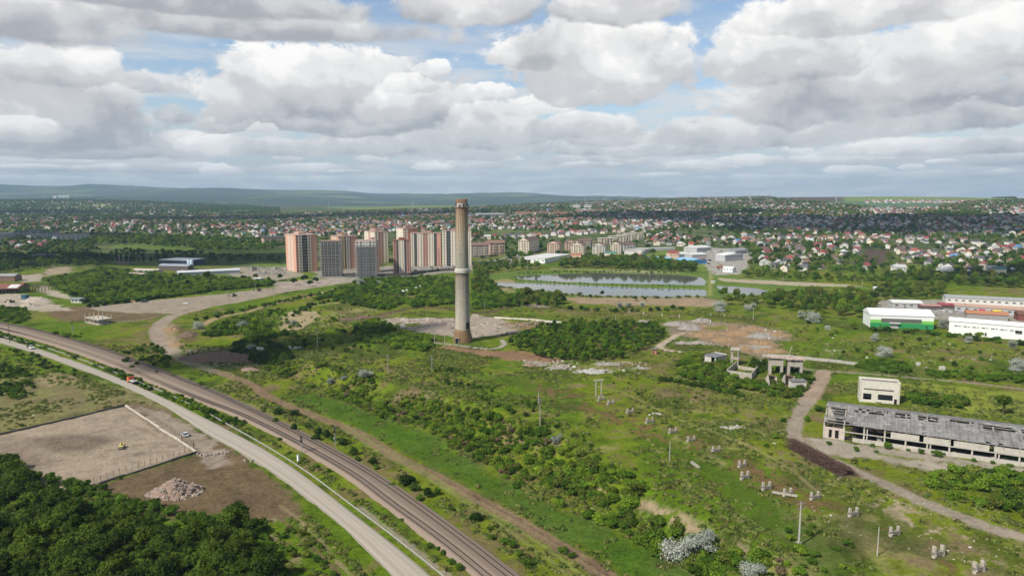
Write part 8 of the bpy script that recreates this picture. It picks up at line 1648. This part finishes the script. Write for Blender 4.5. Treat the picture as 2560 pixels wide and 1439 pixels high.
def car(u, v, rz, col, kind, label, dz=0.0, group='cars', z=None):
    A = P(u, v, dz); A.z = z if z is not None else A.z; t = empty('parked_car' if kind != 'pickup' else 'pickup_truck', A, rz, label, 'car' if kind != 'pickup' else 'pickup', group); m = col
    if kind == 'sedan':
        side_extrude([(-2.2,.3),(2.2,.3),(2.25,.62),(1.95,.82),(1.1,.92),(-1.5,.95),(-2.15,.9),(-2.25,.6)], 1.75, .96).build('body', m, t); side_extrude([(-1.75,.9),(1.05,.9),(.35,1.40),(-1.05,1.42)], 1.62, .82).build('cabin_glass', M_glass, t); side_extrude([(-1.08,1.40),(.38,1.385),(.30,1.45),(-1.0,1.47)], 1.34, 1).build('roof', m, t)
    elif kind == 'van':
        side_extrude([(-2.3,.35),(2.3,.35),(2.35,.8),(2.1,1.05),(1.3,1.2),(-2.3,1.15)], 1.85, .97).build('body', m, t); side_extrude([(-2.25,1.1),(1.45,1.1),(.7,1.75),(-2.15,1.8)], 1.78, .9).build('cabin_glass', M_glass, t); side_extrude([(-2.2,1.74),(.75,1.72),(.6,1.84),(-2.1,1.9)], 1.6, 1).build('roof', m, t)
    elif kind == 'pickup':
        side_extrude([(-.2,.4),(2.4,.4),(2.45,.85),(2.1,1.05),(-.2,1.1)], 1.85, .96).build('body', m, t); side_extrude([(-.2,1.05),(1.4,1.05),(.8,1.75),(-.1,1.8)], 1.75, .85).build('cabin_glass', M_glass, t); side_extrude([(-.15,1.72),(.85,1.7),(.7,1.84),(-.1,1.85)], 1.5, 1).build('roof', m, t)
        mb = MB(); mb.box((-1.6, 0, .75), (2.6, 1.85, .12)); mb.box((-1.6, .9, 1.0), (2.6, .06, .5)); mb.box((-1.6, -.9, 1.0), (2.6, .06, .5)); mb.box((-2.88, 0, 1.0), (.06, 1.85, .5)); mb.build('load_bed', mat('dark_bed', (.06,.06,.065)), t)
    wheels(t, (-1.4, 1.4), 1.72)
    for s in (-.6, .6): MB().box((2.22, s, .66), (.1, .32, .14)).build('headlight', M_mwh, t); MB().box((-2.27 if kind != 'pickup' else -2.93, s * 1.15, .72), (.06, .22, .14)).build('tail_light', mat('tail_red', (.30,.01,.01), rough=.3), t)
silver = carpaint('silver', (.52,.54,.56)); white = carpaint('white', (.78,.78,.77)); black = carpaint('black_green', (.02,.03,.035))
car(463,1089,R(130),silver,'sedan','silver saloon car parked between the lot wall and the road')
rd = lambda u: math.atan2(RM[min(len(RM)-1, u + 1)][1] - RM[u][1], RM[min(len(RM)-1, u + 1)][0] - RM[u][0])
def on_road(u, v): p = P(u, v); k = int(np.argmin((RM[:, 0] - p.x) ** 2 + (RM[:, 1] - p.y) ** 2)); return p, rd(k), float(RZ[k])
p, a, z = on_road(74,870); car(77,873,a,white,'pickup','white pickup with a dark load bed driving on the asphalt road',z=z + .02,group='vehicles on the road')
car(362,755,R(15),black,'van','black van parked in the gravel yard'); car(466,759,R(170),white,'sedan','white car parked in the gravel yard'); car(231,752,R(170),white,'van','white van among bushes beside the small hut')
def truck():
    p, a, z = on_road(331,958); t = empty('flatbed_truck', Vector((p.x, p.y, z)), a + math.pi, 'orange lorry with a pale flatbed driving on the asphalt road', 'lorry', 'vehicles on the road'); o = carpaint('orange', (.62,.12,.03))
    side_extrude([(1.2,.6),(3.2,.6),(3.3,1.5),(3.0,2.5),(1.3,2.6)], 2.3, .93).build('cab', o, t); MB().box((3.1, 0, 2.0), (.25, 1.8, .7)).build('windscreen', M_glass, t); MB().box((.9, 0, 2.2), (.3, 2.3, 1.5)).build('headboard', o, t)
    MB().box((-1.3, 0, 1.15), (4.4, 2.4, .2)).build('flatbed', mat('pale_bed', (.60,.58,.54)), t); MB().box((-.9, 0, .8), (6.4, .8, .35)).build('chassis', M_black, t); MB().box((-1.6, .1, 1.45), (2.4, 1.4, .4)).build('load', M_steel, t); wheels(t, (-2.4, 2.3), 2.2, .5)
truck()
def roller():
    A = P(304,1120); t = empty('road_roller', A, R(-70), 'small yellow road roller working on the earth lot', 'road roller'); y = carpaint('yellow', (.66,.56,.16))
    MB().tube((1.25, -.75, .55), (1.25, .75, .55), .55, n=20).build('drum', mat('drum_steel', (.22,.22,.22), metal=.6, rough=.4), t); MB().tube((-1.1, -.75, .55), (-1.1, .75, .55), .55, n=20).build('rear_drum', M_tyre, t)
    side_extrude([(-1.9,.7),(.2,.7),(.2,1.35),(-1.7,1.45)], 1.35, .9).build('engine_cover', y, t); MB().box((1.25, 0, 1.2), (1.0, 1.6, .15)).build('front_frame', y, t); MB().box((.55, 0, .85), (.9, .9, .35)).build('platform', M_black, t); mb = MB(); mb.tube((.1, 0, 1.2), (.45, 0, 1.75), .04, n=6); mb.build('steering_column', M_black, t)
roller()
def driver():
    A = P(304,1120); t = bpy.data.objects.new('person', None); COL.objects.link(t); t.location = A + Vector((.12, .25, 1.25)); t.rotation_euler = (0, 0, R(-70)); tag(t, 'driver in dark clothes seated on the yellow road roller', 'person')
    me = bpy.data.meshes.new('body'); vs = [(0,0,.15),(0,0,.45),(0,0,.62),(0,0,.74),(0,0,.86),(.45,-.12,.15),(.5,-.12,-.3),(.45,.12,.15),(.5,.12,-.3),(.05,-.22,.58),(.28,-.26,.38),(.42,-.12,.45),(.05,.22,.58),(.28,.26,.38),(.42,.12,.45)]
    es = [(0,1),(1,2),(2,3),(3,4),(0,5),(5,6),(0,7),(7,8),(2,9),(9,10),(10,11),(2,12),(12,13),(13,14)]; me.from_pydata(vs, es, []); o = link('body', me, t); md = o.modifiers.new('skin', 'SKIN'); rr = [.15,.16,.14,.06,.10,.085,.06,.085,.06,.07,.05,.04,.07,.05,.04]
    for k, s in enumerate(me.skin_vertices[0].data): s.radius = (rr[k], rr[k])
    me.skin_vertices[0].data[0].use_root = True; o.modifiers.new('smooth', 'SUBSURF').levels = 1; o.modifiers['smooth'].render_levels = 1; me.materials.append(mat('dark_workwear', (.035,.035,.045)))
driver()
g = random.Random(21); CP = [(white,'white'),(silver,'silver'),(black,'black'),(carpaint('red', (.35,.02,.02)),'red'),(carpaint('grey', (.16,.17,.18)),'grey')]
for k in range(26):
    u = 1095 + g.uniform(-8, 8) + (k % 13) * 6.2 - 40; v = 672.5 - (k // 13) * 3 - (u - 1060) * .012; c, n = CP[[0,1,0,2,4,0,3][k % 7]]; car(u, v, R(90 + g.uniform(-6, 6)), c, 'sedan', '%s car parked before the striped towers, %s row, %s from left' % (n, ('front', 'back')[k // 13], ['first','second','third','fourth','fifth','sixth','seventh','eighth','ninth','tenth','eleventh','twelfth','thirteenth'][k % 13]), group='cars parked by the towers')
for k, (u, v, n) in enumerate([(2362,778,'left'),(2373,780,'right')]): car(u, v, R(100), white, 'van', n + ' one of two white vans before the red roofed shed', group='vans in the right hand yard')
for k, (u, v) in enumerate([(1788,630),(1796,629),(1803,629),(1811,628),(1820,627),(1830,674),(1838,672),(1842,664),(1775,652),(2560 - 20,705),(2535,703),(1772,660)]): car(u, v, R(g.uniform(0, 180)), CP[k % 3][0], ('van', 'sedan')[k % 2], '%s vehicle in the yards behind the ponds, %s' % (CP[k % 3][1], ['leftmost by the fence','second by the fence','third by the fence','fourth by the fence','rightmost by the fence','near the white office','behind the white office','at the gate','beside the red container','at the far right street','next to the far right street tree','below the red container'][k]), group='vehicles in the far yards')
A = P(1799,671); t = empty('dump_truck', A, R(10), 'orange brown dump truck parked by the small white office', 'lorry'); o = carpaint('brick_orange', (.42,.13,.05)); side_extrude([(-3.5,1.2),(1.6,1.2),(1.9,2.8),(-3.8,2.9)], 2.5, 1).build('tipper_body', o, t); side_extrude([(2.0,.7),(4.0,.7),(4.0,1.8),(3.6,2.8),(2.0,2.8)], 2.4, .93).build('cab', o, t); wheels(t, (-2.6, -1.2, 3.0), 2.3, .55)
# excavators in the gravel yard
for u, v, lb in [(586,741,'dark loader working at the gravel road'),(648,727,'small dark excavator farther along the gravel road'),(30,757,'rusty machine standing on the gravel heaps at the left')]:
    A = P(u, v); t = empty('excavator', A, R(200), lb, 'excavator', 'machines in the gravel yard'); m = mat('machine_dark', (.05,.05,.045)); MB().box((0, .8, .4), (3.4, .5, .8)).build('track', M_tyre, t); MB().box((0, -.8, .4), (3.4, .5, .8)).build('track', M_tyre, t); MB().box((-.3, 0, 1.4), (2.8, 2.0, 1.2)).build('body', m, t); MB().box((.5, .5, 2.3), (1.2, .9, 1.3)).build('cab', M_glass, t); MB().tube((1.1, 0, 1.6), (3.0, 0, 3.3), .2, n=6).tube((3.0, 0, 3.3), (4.4, 0, 1.3), .16, n=6).build('arm', m, t); MB().box((4.4, 0, .9), (.9, 1.0, .8), 0, 1.4).build('bucket', m, t)
# ================================================================ pylons on the hills
def pylon(u, v, vt, label):
    A = P(u, v); h = hpx(v, vt, A.y); t = empty('pylon', A, R(30), label, 'pylon', 'pylons on the hills'); m = mat('pylon_steel', (.55,.56,.57)); s = h * .09; mb = MB()
    for x in (-1, 1):
        for y in (-1, 1): mb.tube((x * s, y * s, -2), (x * s * .15, y * s * .15, h), .35, .2, 4)
    for k in range(8):
        z0, z1 = h * k / 8, h * (k + 1) / 8; w0, w1 = s * (1 - .85 * k / 8), s * (1 - .85 * (k + 1) / 8)
        for y in (-1, 1): mb.tube((-w0, y * w0, z0), (w1, y * w1, z1), .16, n=4); mb.tube((w0, y * w0, z0), (-w1, y * w1, z1), .16, n=4)
    mb.build('lattice_mast', m, t)
    for k, z in enumerate((.70, .82, .94)): MB().box((0, 0, h * z), (h * (.24 - .03 * k), .4, .5)).build('crossarm', m, t)
for a in [(2090,506,486,'tall pylon beside the brown ridge field'),(2299,501,487,'pylon on the ridge right of the tall one'),(1876,506,488,'pylon above the far houses, left of the brown field'),(1463,507,487,'thin pylon on the skyline right of the chimney'),(822,524,505,'thin pylon on the plain left of the chimney'),(1033,519,502,'thin pylon just left of the chimney top'),(382,527,512,'thin pylon on the dark left hill')]: pylon(*a)
haze()
